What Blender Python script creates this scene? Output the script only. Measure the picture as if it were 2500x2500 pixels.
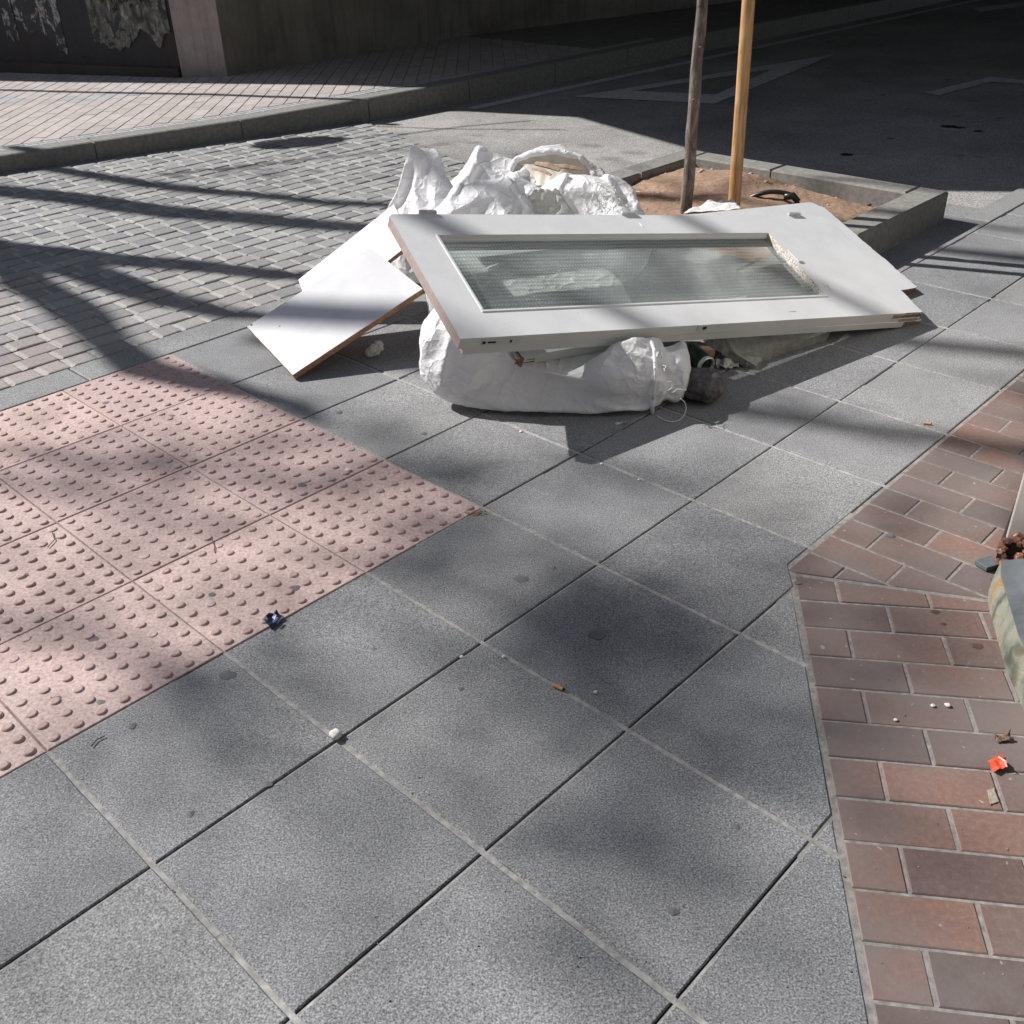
import bpy, bmesh, math, random
import numpy as np
from mathutils import Vector, Matrix, noise
from mathutils.geometry import tessellate_polygon

R = math.radians
for o in list(bpy.data.objects):
    bpy.data.objects.remove(o)
scene = bpy.context.scene
col = scene.collection

# ---------------------------------------------------------------- camera
CAM_H, PITCH, ROLL, FPX = 1.4079, 0.5567, -0.0292, 2458.6
cp, sp = math.cos(PITCH), math.sin(PITCH)
cr, sr = math.cos(ROLL), math.sin(ROLL)
fwd = Vector((0, cp, -sp)); rt0 = Vector((1, 0, 0)); up0 = Vector((0, sp, cp))
c_rt = cr * rt0 + sr * up0
c_up = -sr * rt0 + cr * up0
C0 = Vector((0, 0, CAM_H))
cam_d = bpy.data.cameras.new('camera')
cam = bpy.data.objects.new('camera', cam_d)
col.objects.link(cam)
rot = Matrix((c_rt, c_up, -fwd)).transposed()
cam.matrix_world = Matrix.Translation(C0) @ rot.to_4x4()
cam_d.sensor_width = 36
cam_d.lens = 36 * FPX / 2500
cam_d.clip_start = 0.05
cam_d.clip_end = 500
scene.camera = cam

# ---------------------------------------------------------------- light
AZ, EL = 113.0, 40.0            # direction the shadows fall, height of the sun
sd = Vector((math.sin(R(AZ)) * math.cos(R(EL)), math.cos(R(AZ)) * math.cos(R(EL)), -math.sin(R(EL))))
world = bpy.data.worlds.new("World")
scene.world = world
world.use_nodes = True
wn = world.node_tree
bg = wn.nodes['Background']
sky = wn.nodes.new('ShaderNodeTexSky')
sky.sky_type = 'NISHITA'
sky.sun_disc = False
sky.sun_elevation = R(EL)
sky.sun_rotation = R(AZ + 180)
wn.links.new(sky.outputs[0], bg.inputs[0])
bg.inputs[1].default_value = 0.055
sun_d = bpy.data.lights.new('sun', 'SUN')
sun_d.energy = 4.8
sun_d.angle = R(0.5)
sun_d.color = (1.0, 0.97, 0.945)
sun = bpy.data.objects.new('sun', sun_d)
col.objects.link(sun)
sun.location = (-8, 6, 12)
sun.rotation_euler = sd.to_track_quat('-Z', 'Y').to_euler()
vs = scene.view_settings
vs.view_transform = 'Standard'
vs.look = 'None'
vs.exposure = 0.5
vs.gamma = 1
scene.cycles.max_bounces = 8
scene.cycles.transparent_max_bounces = 16
scene.cycles.caustics_reflective = False
scene.cycles.caustics_refractive = False

# ---------------------------------------------------------------- helpers
def at(x, y, z=0.0):
    """world point seen at photo position (x, y) (1932 px wide copy), at height z"""
    d = fwd + c_rt * ((x * 1.294 - 1250) / FPX) - c_up * ((y * 1.294 - 1250) / FPX)
    t = (z - CAM_H) / d.z
    return C0 + d * t

TH = R(44.324)
GU = Vector((math.sin(TH), math.cos(TH), 0)); GV = Vector((math.cos(TH), -math.sin(TH), 0))
GP = Vector((-.6308, 1.1526, 0))
def AB(a, b, z=0.0):
    return GP + GU * a + GV * b + Vector((0, 0, z))

def tag(o, label=None, cat=None, group=None, kind=None):
    if label: o['label'] = label
    if cat: o['category'] = cat
    if group: o['group'] = group
    if kind: o['kind'] = kind
    return o

def empty(name, loc, label=None, cat=None, group=None):
    o = bpy.data.objects.new(name, None)
    o.empty_display_size = .1
    o.location = loc
    col.objects.link(o)
    return tag(o, label, cat, group)

class MB:
    """collects vertices and faces of ONE mesh object"""
    def __init__(s):
        s.v = []; s.f = []; s.m = []; s.r = []; s.cur = 0; s.rnd = 0.5
    def vert(s, p):
        s.v.append(tuple(p)); return len(s.v) - 1
    def face(s, idx, m=None, r=None):
        s.f.append(list(idx)); s.m.append(s.cur if m is None else m); s.r.append(s.rnd if r is None else r)
    def ring(s, pts):
        return [s.vert(p) for p in pts]
    def bridge(s, a, b):
        n = len(a)
        for i in range(n):
            s.face((a[i], a[(i + 1) % n], b[(i + 1) % n], b[i]))
    def loft(s, rings, cap0=True, cap1=True):
        R_ = [s.ring(r) for r in rings]
        for i in range(len(R_) - 1): s.bridge(R_[i], R_[i + 1])
        if cap0: s.face(R_[0][::-1])
        if cap1: s.face(R_[-1])
        return R_
    def prism(s, poly, z0, z1):
        s.loft([[(p[0], p[1], z0) for p in poly], [(p[0], p[1], z1) for p in poly]])
    def box(s, c, h, M=None):
        pts = [Vector((c[0] + i * h[0], c[1] + j * h[1], c[2] + k * h[2])) for k in (-1, 1) for i, j in ((-1, -1), (1, -1), (1, 1), (-1, 1))]
        if M: pts = [M @ p for p in pts]
        s.loft([pts[:4], pts[4:]])
    def tube(s, pts, rad, n=10, cap=True, squash=1.0):
        pts = [Vector(p) for p in pts]
        rings = []
        nrm = None
        for i, p in enumerate(pts):
            t = (pts[min(i + 1, len(pts) - 1)] - pts[max(i - 1, 0)]).normalized()
            if nrm is None:
                nrm = t.orthogonal().normalized()
            nrm = (nrm - t * nrm.dot(t)).normalized()
            bi = t.cross(nrm)
            r = rad[i] if isinstance(rad, (list, tuple)) else rad
            rings.append([p + (nrm * math.cos(2 * math.pi * k / n) + bi * math.sin(2 * math.pi * k / n) * squash) * r for k in range(n)])
        s.loft(rings, cap, cap)
    def build(s, name, mats, parent=None, smooth=False, origin=None, bevel=None, seg=2):
        me = bpy.data.meshes.new(name)
        org = Vector(origin) if origin is not None else Vector((0, 0, 0))
        if origin is None and parent is not None:
            q_ = parent
            while q_ is not None: org += Vector(q_.location); q_ = q_.parent
        me.from_pydata([(v[0] - org.x, v[1] - org.y, v[2] - org.z) for v in s.v], [], s.f)
        if not isinstance(mats, (list, tuple)): mats = [mats]
        for m in mats: me.materials.append(m)
        me.polygons.foreach_set('material_index', s.m)
        at_ = me.attributes.new('rnd', 'FLOAT', 'FACE')
        at_.data.foreach_set('value', s.r)
        if smooth: me.polygons.foreach_set('use_smooth', [True] * len(s.f))
        me.update()
        o = bpy.data.objects.new(name, me)
        col.objects.link(o)
        if parent is not None: o.parent = parent
        else: o.location = org
        if bevel:
            b = o.modifiers.new('b', 'BEVEL'); b.width = bevel; b.segments = seg; b.limit_method = 'ANGLE'; b.angle_limit = R(40)
            b.harden_normals = False
        return o

def clip(poly, n, d):
    """keep the part of a 2D polygon where n.p <= d"""
    out = []
    for i in range(len(poly)):
        p, q = poly[i], poly[(i + 1) % len(poly)]
        dp, dq = n[0] * p[0] + n[1] * p[1] - d, n[0] * q[0] + n[1] * q[1] - d
        if dp <= 0: out.append(p)
        if (dp < 0 < dq) or (dq < 0 < dp):
            t = dp / (dp - dq)
            out.append((p[0] + (q[0] - p[0]) * t, p[1] + (q[1] - p[1]) * t))
    return out

def area(poly):
    return 0.5 * sum(poly[i][0] * poly[(i + 1) % len(poly)][1] - poly[(i + 1) % len(poly)][0] * poly[i][1] for i in range(len(poly)))

def inset(poly, d):
    """shrink a convex ccw polygon by d"""
    n = len(poly); out = []
    L = []
    for i in range(n):
        p, q = poly[i], poly[(i + 1) % n]
        ex, ey = q[0] - p[0], q[1] - p[1]
        l = math.hypot(ex, ey) or 1e-9
        nx, ny = ey / l, -ex / l
        L.append((nx, ny, nx * p[0] + ny * p[1] - d))
    for i in range(n):
        a, b = L[i - 1], L[i]
        det = a[0] * b[1] - a[1] * b[0]
        if abs(det) < 1e-6:
            out.append((poly[i][0] - b[0] * d, poly[i][1] - b[1] * d))
        else:
            out.append(((a[2] * b[1] - b[2] * a[1]) / det, (a[0] * b[2] - b[0] * a[2]) / det))
    return out

def cleanpoly(poly, eps=0.004):
    out = []
    for p in poly:
        if not out or math.hypot(p[0] - out[-1][0], p[1] - out[-1][1]) > eps: out.append(p)
    if len(out) > 1 and math.hypot(out[0][0] - out[-1][0], out[0][1] - out[-1][1]) <= eps: out.pop()
    return out

def rough(poly, n, amp):
    out = []
    for i in range(len(poly)):
        p, q = poly[i], poly[(i + 1) % len(poly)]
        dx, dy = q[0] - p[0], q[1] - p[1]; l = math.hypot(dx, dy)
        if l < .03: out.append(p); continue
        k = max(2, int(n * l / .4))
        for j in range(k):
            t = j / k
            w = 0 if j == 0 else amp * (noise.noise(Vector((p[0] * 9 + t * l * 14, p[1] * 9, i))) + (1.6 * random.random() if random.random() < .06 else 0))
            out.append((p[0] + dx * t - dy / l * w, p[1] + dy * t + dx / l * w))
    return out
def paver(mb, poly, gap, bev, z=0.0, depth=.02, tilt=0.0, dome=0.0, fr=None):
    """one paving unit: sides, bevel, slightly tilted top. poly in grid (a, b) or world xy"""
    poly = cleanpoly(poly)
    if len(poly) < 3: return
    if area(poly) < 0: poly = poly[::-1]
    if abs(area(poly)) < 4e-4: return
    p0 = inset(poly, gap)
    p1 = inset(poly, gap + bev)
    if area(p1) <= 1e-4: return
    cx = sum(p[0] for p in p0) / len(p0); cy = sum(p[1] for p in p0) / len(p0)
    tx, ty = random.uniform(-tilt, tilt), random.uniform(-tilt, tilt)
    zz = lambda p: z + (p[0] - cx) * tx + (p[1] - cy) * ty
    P = (lambda p, h: fr(p[0], p[1], h)) if fr else (lambda p, h: Vector((p[0], p[1], h)))
    rings = [[P(p, z - depth) for p in p0], [P(p, zz(p) - bev * .8) for p in p0], [P(p, zz(p)) for p in p1]]
    if dome:
        p2 = inset(poly, gap + bev * 2.6)
        if area(p2) > 1e-4:
            rings.append([P(p, zz(p) + dome) for p in p2])
    mb.rnd = random.random()
    ids = mb.loft(rings, False, True)

# ---------------------------------------------------------------- materials
def mat(name):
    m = bpy.data.materials.new(name); m.use_nodes = True
    nt = m.node_tree
    return m, nt, nt.nodes['Principled BSDF']
def nd(nt, typ, **kw):
    n = nt.nodes.new('ShaderNode' + typ)
    for k, v in kw.items():
        if k.startswith('_'): setattr(n, k[1:], v)
        else:
            n.inputs[int(k[1:]) if k[0] == 'i' and k[1:].isdigit() else k.replace('__', ' ')].default_value = v
    return n
def lk(nt, a, b): nt.links.new(a, b)
def ramp(nt, src, stops):
    n = nt.nodes.new('ShaderNodeValToRGB')
    e = n.color_ramp.elements
    while len(e) < len(stops): e.new(0.5)
    for i, (p, c) in enumerate(stops):
        e[i].position = p
        e[i].color = (c, c, c, 1) if isinstance(c, (int, float)) else (*c, 1)
    lk(nt, src, n.inputs[0])
    return n.outputs[0]
def mix(nt, fac, a, b, mode='MIX'):
    n = nt.nodes.new('ShaderNodeMix'); n.data_type = 'RGBA'; n.blend_type = mode
    if isinstance(fac, (int, float)): n.inputs[0].default_value = fac
    else: lk(nt, fac, n.inputs[0])
    for s, v in ((6, a), (7, b)):
        if isinstance(v, (int, float)): n.inputs[s].default_value = (v, v, v, 1)
        elif isinstance(v, tuple): n.inputs[s].default_value = (*v, 1)
        else: lk(nt, v, n.inputs[s])
    return n.outputs[2]
def math_(nt, op, a, b=None):
    n = nt.nodes.new('ShaderNodeMath'); n.operation = op
    for i, v in ((0, a), (1, b)):
        if v is None: continue
        if isinstance(v, (int, float)): n.inputs[i].default_value = v
        else: lk(nt, v, n.inputs[i])
    return n.outputs[0]
def coords(nt, scale=(1, 1, 1), kind='Object'):
    tc = nt.nodes.new('ShaderNodeTexCoord')
    mp = nt.nodes.new('ShaderNodeMapping'); mp.inputs['Scale'].default_value = scale
    lk(nt, tc.outputs[kind], mp.inputs[0])
    return mp.outputs[0]
def noise_(nt, vec, scale, detail=3, rough=.5, dist=0):
    n = nd(nt, 'TexNoise', Scale=scale, Detail=detail, Roughness=rough, Distortion=dist)
    lk(nt, vec, n.inputs['Vector'])
    return n.outputs[0]
def voro(nt, vec, scale, feature='F1', rnd=1.0):
    n = nt.nodes.new('ShaderNodeTexVoronoi'); n.feature = feature
    n.inputs['Scale'].default_value = scale; n.inputs['Randomness'].default_value = rnd
    lk(nt, vec, n.inputs['Vector'])
    return n
def bump(nt, h, strength=.5, dist=.002, prev=None):
    n = nd(nt, 'Bump', Strength=strength, Distance=dist)
    lk(nt, h, n.inputs['Height'])
    if prev is not None: lk(nt, prev, n.inputs['Normal'])
    return n.outputs[0]
def attr(nt, name='rnd'):
    n = nt.nodes.new('ShaderNodeAttribute'); n.attribute_name = name
    return n.outputs['Fac']

def m_slab(name='grey_slab', base=(.252, .254, .257), warm=0.0):
    m, nt, b = mat(name)
    v = coords(nt)
    g1 = noise_(nt, v, 300, 2, .6)
    vo = voro(nt, v, 210)
    grain = ramp(nt, g1, [(.35, .42), (.46, .86), (.56, 1.08), (.67, 1.6)])
    flecks = ramp(nt, vo.outputs['Distance'], [(.0, 1.15), (.35, 1.0), (.75, .82)])
    c = mix(nt, 1, tuple(base), grain, 'MULTIPLY')
    c = mix(nt, 1, c, flecks, 'MULTIPLY')
    vd = voro(nt, v, 120)
    c = mix(nt, ramp(nt, vd.outputs['Distance'], [(.10, .62), (.20, 0.0)]), c, (.075, .075, .08))
    big = noise_(nt, v, 2.2, 6, .66)
    c = mix(nt, 1, c, ramp(nt, big, [(.28, .74), (.5, 1.0), (.72, 1.18)]), 'MULTIPLY')
    r = attr(nt)
    c = mix(nt, 1, c, ramp(nt, r, [(0, (.86, .865, .88)), (.5, (1, 1, 1)), (1, (1.11, 1.10, 1.07))]), 'MULTIPLY')
    sm = noise_(nt, v, 11, 4, .65)
    c = mix(nt, ramp(nt, sm, [(.62, 0.0), (.76, .28)]), c, (.12, .115, .11))
    # darker irregular stains
    st = noise_(nt, v, 4.5, 2, .5, .8)
    c = mix(nt, ramp(nt, st, [(.69, 0.0), (.73, .28)]), c, (.09, .087, .085))
    lk(nt, c, b.inputs['Base Color'])
    b.inputs['Roughness'].default_value = .72
    b.inputs['Specular IOR Level'].default_value = .35
    lk(nt, bump(nt, g1, .35, .0012), b.inputs['Normal'])
    return m
def m_simple(name, color, rough=.7, nscale=30, var=.15, bstr=.3, bdist=.002, spec=.4, metallic=0, detail=4, rndvar=0):
    m, nt, b = mat(name)
    v = coords(nt)
    n = noise_(nt, v, nscale, detail, .6)
    c = mix(nt, 1, tuple(color), ramp(nt, n, [(.3, 1 - var), (.7, 1 + var)]), 'MULTIPLY')
    if rndvar:
        c = mix(nt, 1, c, ramp(nt, attr(nt), [(0, 1 - rndvar), (1, 1 + rndvar)]), 'MULTIPLY')
    lk(nt, c, b.inputs['Base Color'])
    b.inputs['Roughness'].default_value = rough
    b.inputs['Specular IOR Level'].default_value = spec
    b.inputs['Metallic'].default_value = metallic
    if bstr: lk(nt, bump(nt, n, bstr, bdist), b.inputs['Normal'])
    return m
def m_tactile():
    m, nt, b = mat('pink_tactile_concrete')
    v = coords(nt)
    g = noise_(nt, v, 120, 3, .65)
    c = mix(nt, 1, (.49, .375, .352), ramp(nt, g, [(.32, .68), (.5, 1.0), (.68, 1.22)]), 'MULTIPLY')
    c = mix(nt, 1, c, ramp(nt, attr(nt), [(0, (.84, .83, .84)), (1, (1.1, 1.08, 1.05))]), 'MULTIPLY')
    d = noise_(nt, v, 7, 6, .75)
    c = mix(nt, ramp(nt, d, [(.48, 0.0), (.70, .42)]), c, (.22, .165, .15))
    # worn top of each blister shows the pinker body
    geo = nt.nodes.new('ShaderNodeNewGeometry')
    sep = nt.nodes.new('ShaderNodeSeparateXYZ'); lk(nt, geo.outputs['Position'], sep.inputs[0])
    top = ramp(nt, math_(nt, 'MULTIPLY', sep.outputs[2], 200), [(.45, 0.0), (.75, 1.0)])
    c = mix(nt, math_(nt, 'MULTIPLY', top, ramp(nt, noise_(nt, v, 14, 3), [(.35, .15), (.6, .75)])), c, (.42, .29, .262))
    sp_ = voro(nt, v, 26)
    lk(nt, c, b.inputs['Base Color'])
    b.inputs['Roughness'].default_value = .75
    b.inputs['Specular IOR Level'].default_value = .35
    lk(nt, bump(nt, g, .45, .002), b.inputs['Normal'])
    return m
def m_brick():
    m, nt, b = mat('red_brick_paver')
    v = coords(nt)
    r = attr(nt)
    g = noise_(nt, v, 90, 4, .7)
    c = ramp(nt, r, [(0, (.085, .065, .062)), (.25, (.15, .092, .078)), (.5, (.20, .118, .094)), (.75, (.235, .13, .098)), (1, (.13, .098, .09))])
    c = mix(nt, 1, c, ramp(nt, g, [(.3, .75), (.55, 1.02), (.72, 1.35)]), 'MULTIPLY')
    # grey trodden dirt film
    big = noise_(nt, v, 3.2, 4, .6)
    c = mix(nt, ramp(nt, big, [(.36, .12), (.62, .8)]), c, (.185, .16, .15))
    sp_ = noise_(nt, v, 60, 2, .5)
    c = mix(nt, ramp(nt, sp_, [(.70, 0.0), (.76, .75)]), c, (.42, .36, .31))
    lk(nt, c, b.inputs['Base Color'])
    b.inputs['Roughness'].default_value = .62
    b.inputs['Specular IOR Level'].default_value = .4
    lk(nt, bump(nt, g, .35, .0015), b.inputs['Normal'])
    return m
def m_sett():
    m, nt, b = mat('grey_sett_stone')
    v = coords(nt)
    g = noise_(nt, v, 70, 4, .7)
    c = ramp(nt, attr(nt), [(0, (.20, .20, .205)), (.5, (.26, .258, .255)), (1, (.32, .315, .30))])
    # reddish worn area near the street end
    sep = nt.nodes.new('ShaderNodeSeparateXYZ'); lk(nt, v, sep.inputs[0])
    red = math_(nt, 'MULTIPLY', ramp(nt, math_(nt, 'ADD', math_(nt, 'MULTIPLY', sep.outputs[1], -.5), 2.6), [(.25, 0.0), (.75, 1.0)]), ramp(nt, noise_(nt, v, 2.5, 3), [(.4, .1), (.65, .55)]))
    c = mix(nt, red, c, (.27, .205, .185))
    c = mix(nt, 1, c, ramp(nt, g, [(.3, .78), (.7, 1.2)]), 'MULTIPLY')
    big = noise_(nt, v, 1.6, 4, .6)
    c = mix(nt, 1, c, ramp(nt, big, [(.3, .85), (.7, 1.12)]), 'MULTIPLY')
    lk(nt, c, b.inputs['Base Color'])
    b.inputs['Roughness'].default_value = .7
    lk(nt, bump(nt, g, .5, .003), b.inputs['Normal'])
    return m
def m_asphalt():
    m, nt, b = mat('asphalt')
    v = coords(nt)
    g = noise_(nt, v, 140, 3, .75)
    c = mix(nt, 1, (.285, .275, .262), ramp(nt, g, [(.36, .4), (.5, 1.0), (.62, 1.7)]), 'MULTIPLY')
    big = noise_(nt, v, .9, 6, .62)
    c = mix(nt, 1, c, ramp(nt, big, [(.3, .62), (.55, 1.0), (.72, 1.3)]), 'MULTIPLY')
    st = noise_(nt, v, 3.4, 3, .55)
    c = mix(nt, ramp(nt, st, [(.66, 0.0), (.72, .6)]), c, (.05, .05, .05))
    lk(nt, c, b.inputs['Base Color'])
    b.inputs['Roughness'].default_value = .8
    lk(nt, bump(nt, g, .5, .004), b.inputs['Normal'])
    return m
def m_paint(name='white_gloss_paint', color=(.73, .74, .74), rough=.33, dirt=.45):
    m, nt, b = mat(name)
    v = coords(nt)
    n = noise_(nt, v, 5, 5, .6)
    c = mix(nt, 1, tuple(color), ramp(nt, n, [(.3, 1 - .06), (.7, 1.04)]), 'MULTIPLY')
    d = noise_(nt, v, 55, 3, .7)
    c = mix(nt, math_(nt, 'MULTIPLY', ramp(nt, d, [(.67, 0.0), (.73, 1.0)]), dirt), c, (.36, .33, .29))
    gr = noise_(nt, v, 3.2, 6, .72)
    c = mix(nt, math_(nt, 'MULTIPLY', ramp(nt, gr, [(.50, 0.0), (.72, 1.0)]), dirt), c, tuple(x * .78 for x in color))
    sc = nt.nodes.new('ShaderNodeTexCoord')
    w = noise_(nt, coords(nt, (3, 60, 3)), 4, 2, .5)
    c = mix(nt, math_(nt, 'MULTIPLY', ramp(nt, w, [(.66, 0.0), (.72, 1.0)]), dirt * .35), c, (.5, .49, .47))
    lk(nt, c, b.inputs['Base Color'])
    b.inputs['Roughness'].default_value = rough
    b.inputs['Specular IOR Level'].default_value = .45
    lk(nt, bump(nt, noise_(nt, v, 160, 2), .06, .001), b.inputs['Normal'])
    return m
def m_sack(name='woven_white_plastic', color=(.93, .93, .935), trans=.26, crease=.4):
    m, nt, b = mat(name)
    v = coords(nt)
    # weave: two crossed sets of flat tapes
    w1 = nd(nt, 'TexWave', Scale=85.0, Distortion=1.2, Detail=1.0); w1.bands_direction = 'X'; lk(nt, v, w1.inputs[0])
    w2 = nd(nt, 'TexWave', Scale=85.0, Distortion=1.2, Detail=1.0); w2.bands_direction = 'Z'; lk(nt, v, w2.inputs[0])
    wv = math_(nt, 'MAXIMUM', w1.outputs[0], w2.outputs[0])
    dn = nd(nt, 'TexNoise', Scale=7.0, Detail=3.0); lk(nt, v, dn.inputs['Vector'])
    vm = nt.nodes.new('ShaderNodeVectorMath'); vm.operation = 'MULTIPLY_ADD'; lk(nt, dn.outputs['Color'], vm.inputs[0]); vm.inputs[1].default_value = (.12, .12, .12); lk(nt, v, vm.inputs[2])
    n1 = voro(nt, vm.outputs[0], 15, 'DISTANCE_TO_EDGE').outputs['Distance']
    rid = ramp(nt, n1, [(.0, 1.0), (.05, .62), (.16, .25), (.4, 0.0)])
    n2 = noise_(nt, v, 5, 4, .6)
    c = mix(nt, 1, tuple(color), ramp(nt, n2, [(.3, (.90, .89, .87)), (.65, (1.03, 1.03, 1.04))]), 'MULTIPLY')
    d = noise_(nt, v, 24, 4, .75)
    c = mix(nt, ramp(nt, d, [(.68, 0.0), (.8, .45)]), c, (.42, .38, .33))
    lk(nt, c, b.inputs['Base Color'])
    b.inputs['Roughness'].default_value = .42
    b.inputs['Specular IOR Level'].default_value = .45
    nb = bump(nt, rid, crease, .012)
    n3 = noise_(nt, v, 42, 4, .65, 1.5)
    nb = bump(nt, ramp(nt, n3, [(.35, 0.0), (.48, .8), (.5, 1.0), (.52, .8), (.65, 0.0)]), .32, .004, nb)
    nb = bump(nt, wv, .22, .0012, nb)
    lk(nt, nb, b.inputs['Normal'])
    tr = nt.nodes.new('ShaderNodeBsdfTranslucent'); lk(nt, c, tr.inputs[0]); lk(nt, nb, tr.inputs['Normal'])
    ms = nt.nodes.new('ShaderNodeMixShader'); ms.inputs[0].default_value = trans
    out = nt.nodes['Material Output']
    lk(nt, b.outputs[0], ms.inputs[1]); lk(nt, tr.outputs[0], ms.inputs[2]); lk(nt, ms.outputs[0], out.inputs[0])
    return m

M = {}
M['slab'] = m_slab()
M['kerbflush'] = m_slab('grey_kerb_concrete', (.27, .27, .268))
M['tactile'] = m_tactile()
M['brick'] = m_brick()
M['sett'] = m_sett()
M['asphalt'] = m_asphalt()
M['jointdark'] = m_simple('dark_joint_dirt', (.045, .042, .038), .9, 60, .4, .5, .004)
M['mortar'] = m_simple('pale_joint_mortar', (.32, .31, .29), .85, 60, .35, .6, .003)
M['mortarpink'] = m_simple('pink_joint_mortar', (.22, .17, .15), .85, 60, .35, .6, .003)
M['settmortar'] = m_simple('sett_joint_mortar', (.36, .345, .315), .85, 50, .3, .6, .004)
M['gum'] = m_simple('old_gum_spot', (.14, .14, .142), .6, 60, .2, .2, .001)
M['concrete'] = m_simple('rough_concrete', (.215, .207, .19), .8, 40, .25, .6, .003, detail=8)
M['oppaver'] = m_simple('beige_paver', (.40, .36, .34), .75, 30, .14, .3, .002, rndvar=.10)
M['oppaver_grey'] = m_simple('grey_paver', (.34, .345, .35), .75, 30, .14, .3, .002, rndvar=.08)
M['roadpaint'] = m_simple('worn_road_paint', (.55, .54, .54), .7, 22, .3, .3, .002)
M['white'] = m_paint()
M['whiteboard'] = m_paint('white_melamine', (.60, .60, .612), .38, .5)
M['whiteedge'] = m_paint('aged_cream_paint', (.56, .56, .52), .45, .5)
M['chip'] = m_simple('brown_chipboard_edge', (.36, .20, .115), .8, 90, .35, .6, .002)
M['rawwood'] = m_simple('greyed_raw_wood', (.33, .27, .24), .8, 60, .15, .5, .002)
M['brokenwood'] = m_simple('splintered_wood', (.20, .12, .07), .85, 70, .5, .8, .004)
M['sack'] = m_sack()
M['sack_taut'] = m_sack('taut_woven_plastic', crease=.36)
M['film'] = m_sack('thin_cloudy_plastic', (.80, .80, .76), .35, .3)

# ================================================================ setting
random.seed(7)
def hz(a):          # the far pavement rises from a dropped kerb
    pts = [(-4, .075), (.5, .085), (2, .10), (3.5, .12), (4.6, .15), (99, .15)]
    for (a0, z0), (a1, z1) in zip(pts, pts[1:]):
        if a <= a1: return z0 + (z1 - z0) * max(0, (a - a0) / (a1 - a0))
    return .15

# road: one sheet to the horizon
mb = MB()
mb.face([mb.vert(p) for p in ((-140, -60, -.012), (140, -60, -.012), (140, 220, -.012), (-140, 220, -.012))])
tag(mb.build('road', M['asphalt']), kind='structure')

# ---- grey slabs
EDGE_P, EDGE_Q = (1.48, .360), (.675, .945)
def halfplane(p, q, inside):
    nx, ny = (q[1] - p[1]), -(q[0] - p[0])
    l = math.hypot(nx, ny); nx /= l; ny /= l
    d = nx * p[0] + ny * p[1]
    if nx * inside[0] + ny * inside[1] > d: nx, ny, d = -nx, -ny, -d
    return (nx, ny), d
E_N, E_D = halfplane(EDGE_P, EDGE_Q, (0, 0))
L12_N, L12_D = halfplane((1.47, .365), (1.69, .79), (5, .5))      # zone 1 side
mb = MB()
for i in range(-5, 24):
    for r in range(-3, 7):
        a0, b0 = .4 * i, .4 * (r - 2)
        if b0 < -.41 and a0 < 1.19: continue
        if b0 < -.41 and a0 > 4.4: continue
        cell = [(a0 + .0018, b0), (a0 + .3982, b0), (a0 + .3982, b0 + .4), (a0 + .0018, b0 + .4)]
        if (i, r) == (3, 2): pc = [(1.2014, 0), (1.5986, 0), (1.5986, .345), (1.50, .345), (1.43, .4), (1.2014, .4)]
        elif a0 >= 1.59:
            pc = clip(cell, (0, 1), .345)
        else:
            pc = clip(cell, E_N, E_D)
        if len(pc) >= 3:
            if area(pc) < 0: pc = pc[::-1]
            pc = rough(cleanpoly(pc), 14, .0011)
            paver(mb, pc, .0034, .0024, z=random.uniform(-.0012, .0012), tilt=.003, fr=AB)
# old gum trodden flat on the slabs
gumspots = [(430, 1274, .017), (1129, 1196, .02), (983, 1093, .016), (1505, 1100, .008), (1270, 1720, .008), (505, 1480, .008),
            (1045, 1072, .007), (706, 1225, .006), (640, 778, .011), (1680, 1010, .012), (870, 1300, .006), (1180, 800, .009), (360, 1535, .008), (1390, 1560, .007)]
def gum(mb, p, r, m):
    n = 11; ph = random.random() * 6
    for z, k in ((.0016, 1.0), ):
        c = mb.vert((p.x, p.y, .0021))
        rg = [mb.vert((p.x + r * (1 + .22 * math.sin(2.3 * t + ph) + random.uniform(-.1, .1)) * math.cos(t), p.y + r * .9 * (1 + .2 * math.sin(3.1 * t + ph)) * math.sin(t), .0009))
              for t in [2 * math.pi * k_ / n for k_ in range(n)]]
        for k_ in range(n): mb.face((c, rg[k_], rg[(k_ + 1) % n]), m)
for x, y, r in gumspots: gum(mb, at(x, y), r, 1)
tag(mb.build('pavement', [M['slab'], M['gum']]), kind='structure')
# bedding under the slabs: dark dirt in the joints along the street, pale mortar in the cross joints
mb = MB()
def strip(mb, a0, a1, b0, b1, z, m=0):
    mb.face([mb.vert(AB(a, b, z)) for a, b in ((a0, b0), (a1, b0), (a1, b1), (a0, b1))], m)
strip(mb, -2.4, 4.47, -2.0, 1.9, -.0075)
strip(mb, 4.47, 10, -.52, .34, -.0075)
for i in range(-5, 24):
    for q in range(-50, 40):          # mortar in short uneven lengths
        b0 = .04 * q
        if b0 < (-.4 if i < 3 else -2.0) or b0 > (1.6 if i < 4 else .34) or (i > 11 and b0 < -.5): continue
        strip(mb, .4 * i - .0054, .4 * i + .0054, b0, b0 + .04, -.0024 + .0007 * noise.noise(Vector((i * 3.1, q * .4, 0))), 1)
for r in range(-3, 7):
    for q in range(-60, 240):
        a0 = .04 * q; b0 = .4 * (r - 2)
        if (r < 1 and a0 < 1.2) or (r < 1 and a0 > 4.4) or r > 2 and a0 > 1.4 or r > 3 and a0 > .9: continue
        k = noise.noise(Vector((r * 5.3, q * .11, 2))) + (1.2 if r >= 3 else .45 if r >= 2 else .12)
        if k > .05: strip(mb, a0, a0 + .04, b0 + .0, b0 + .0045 - .0012 * abs(noise.noise(Vector((r, q * .9, 7)))), -.0026, 1)
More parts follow.
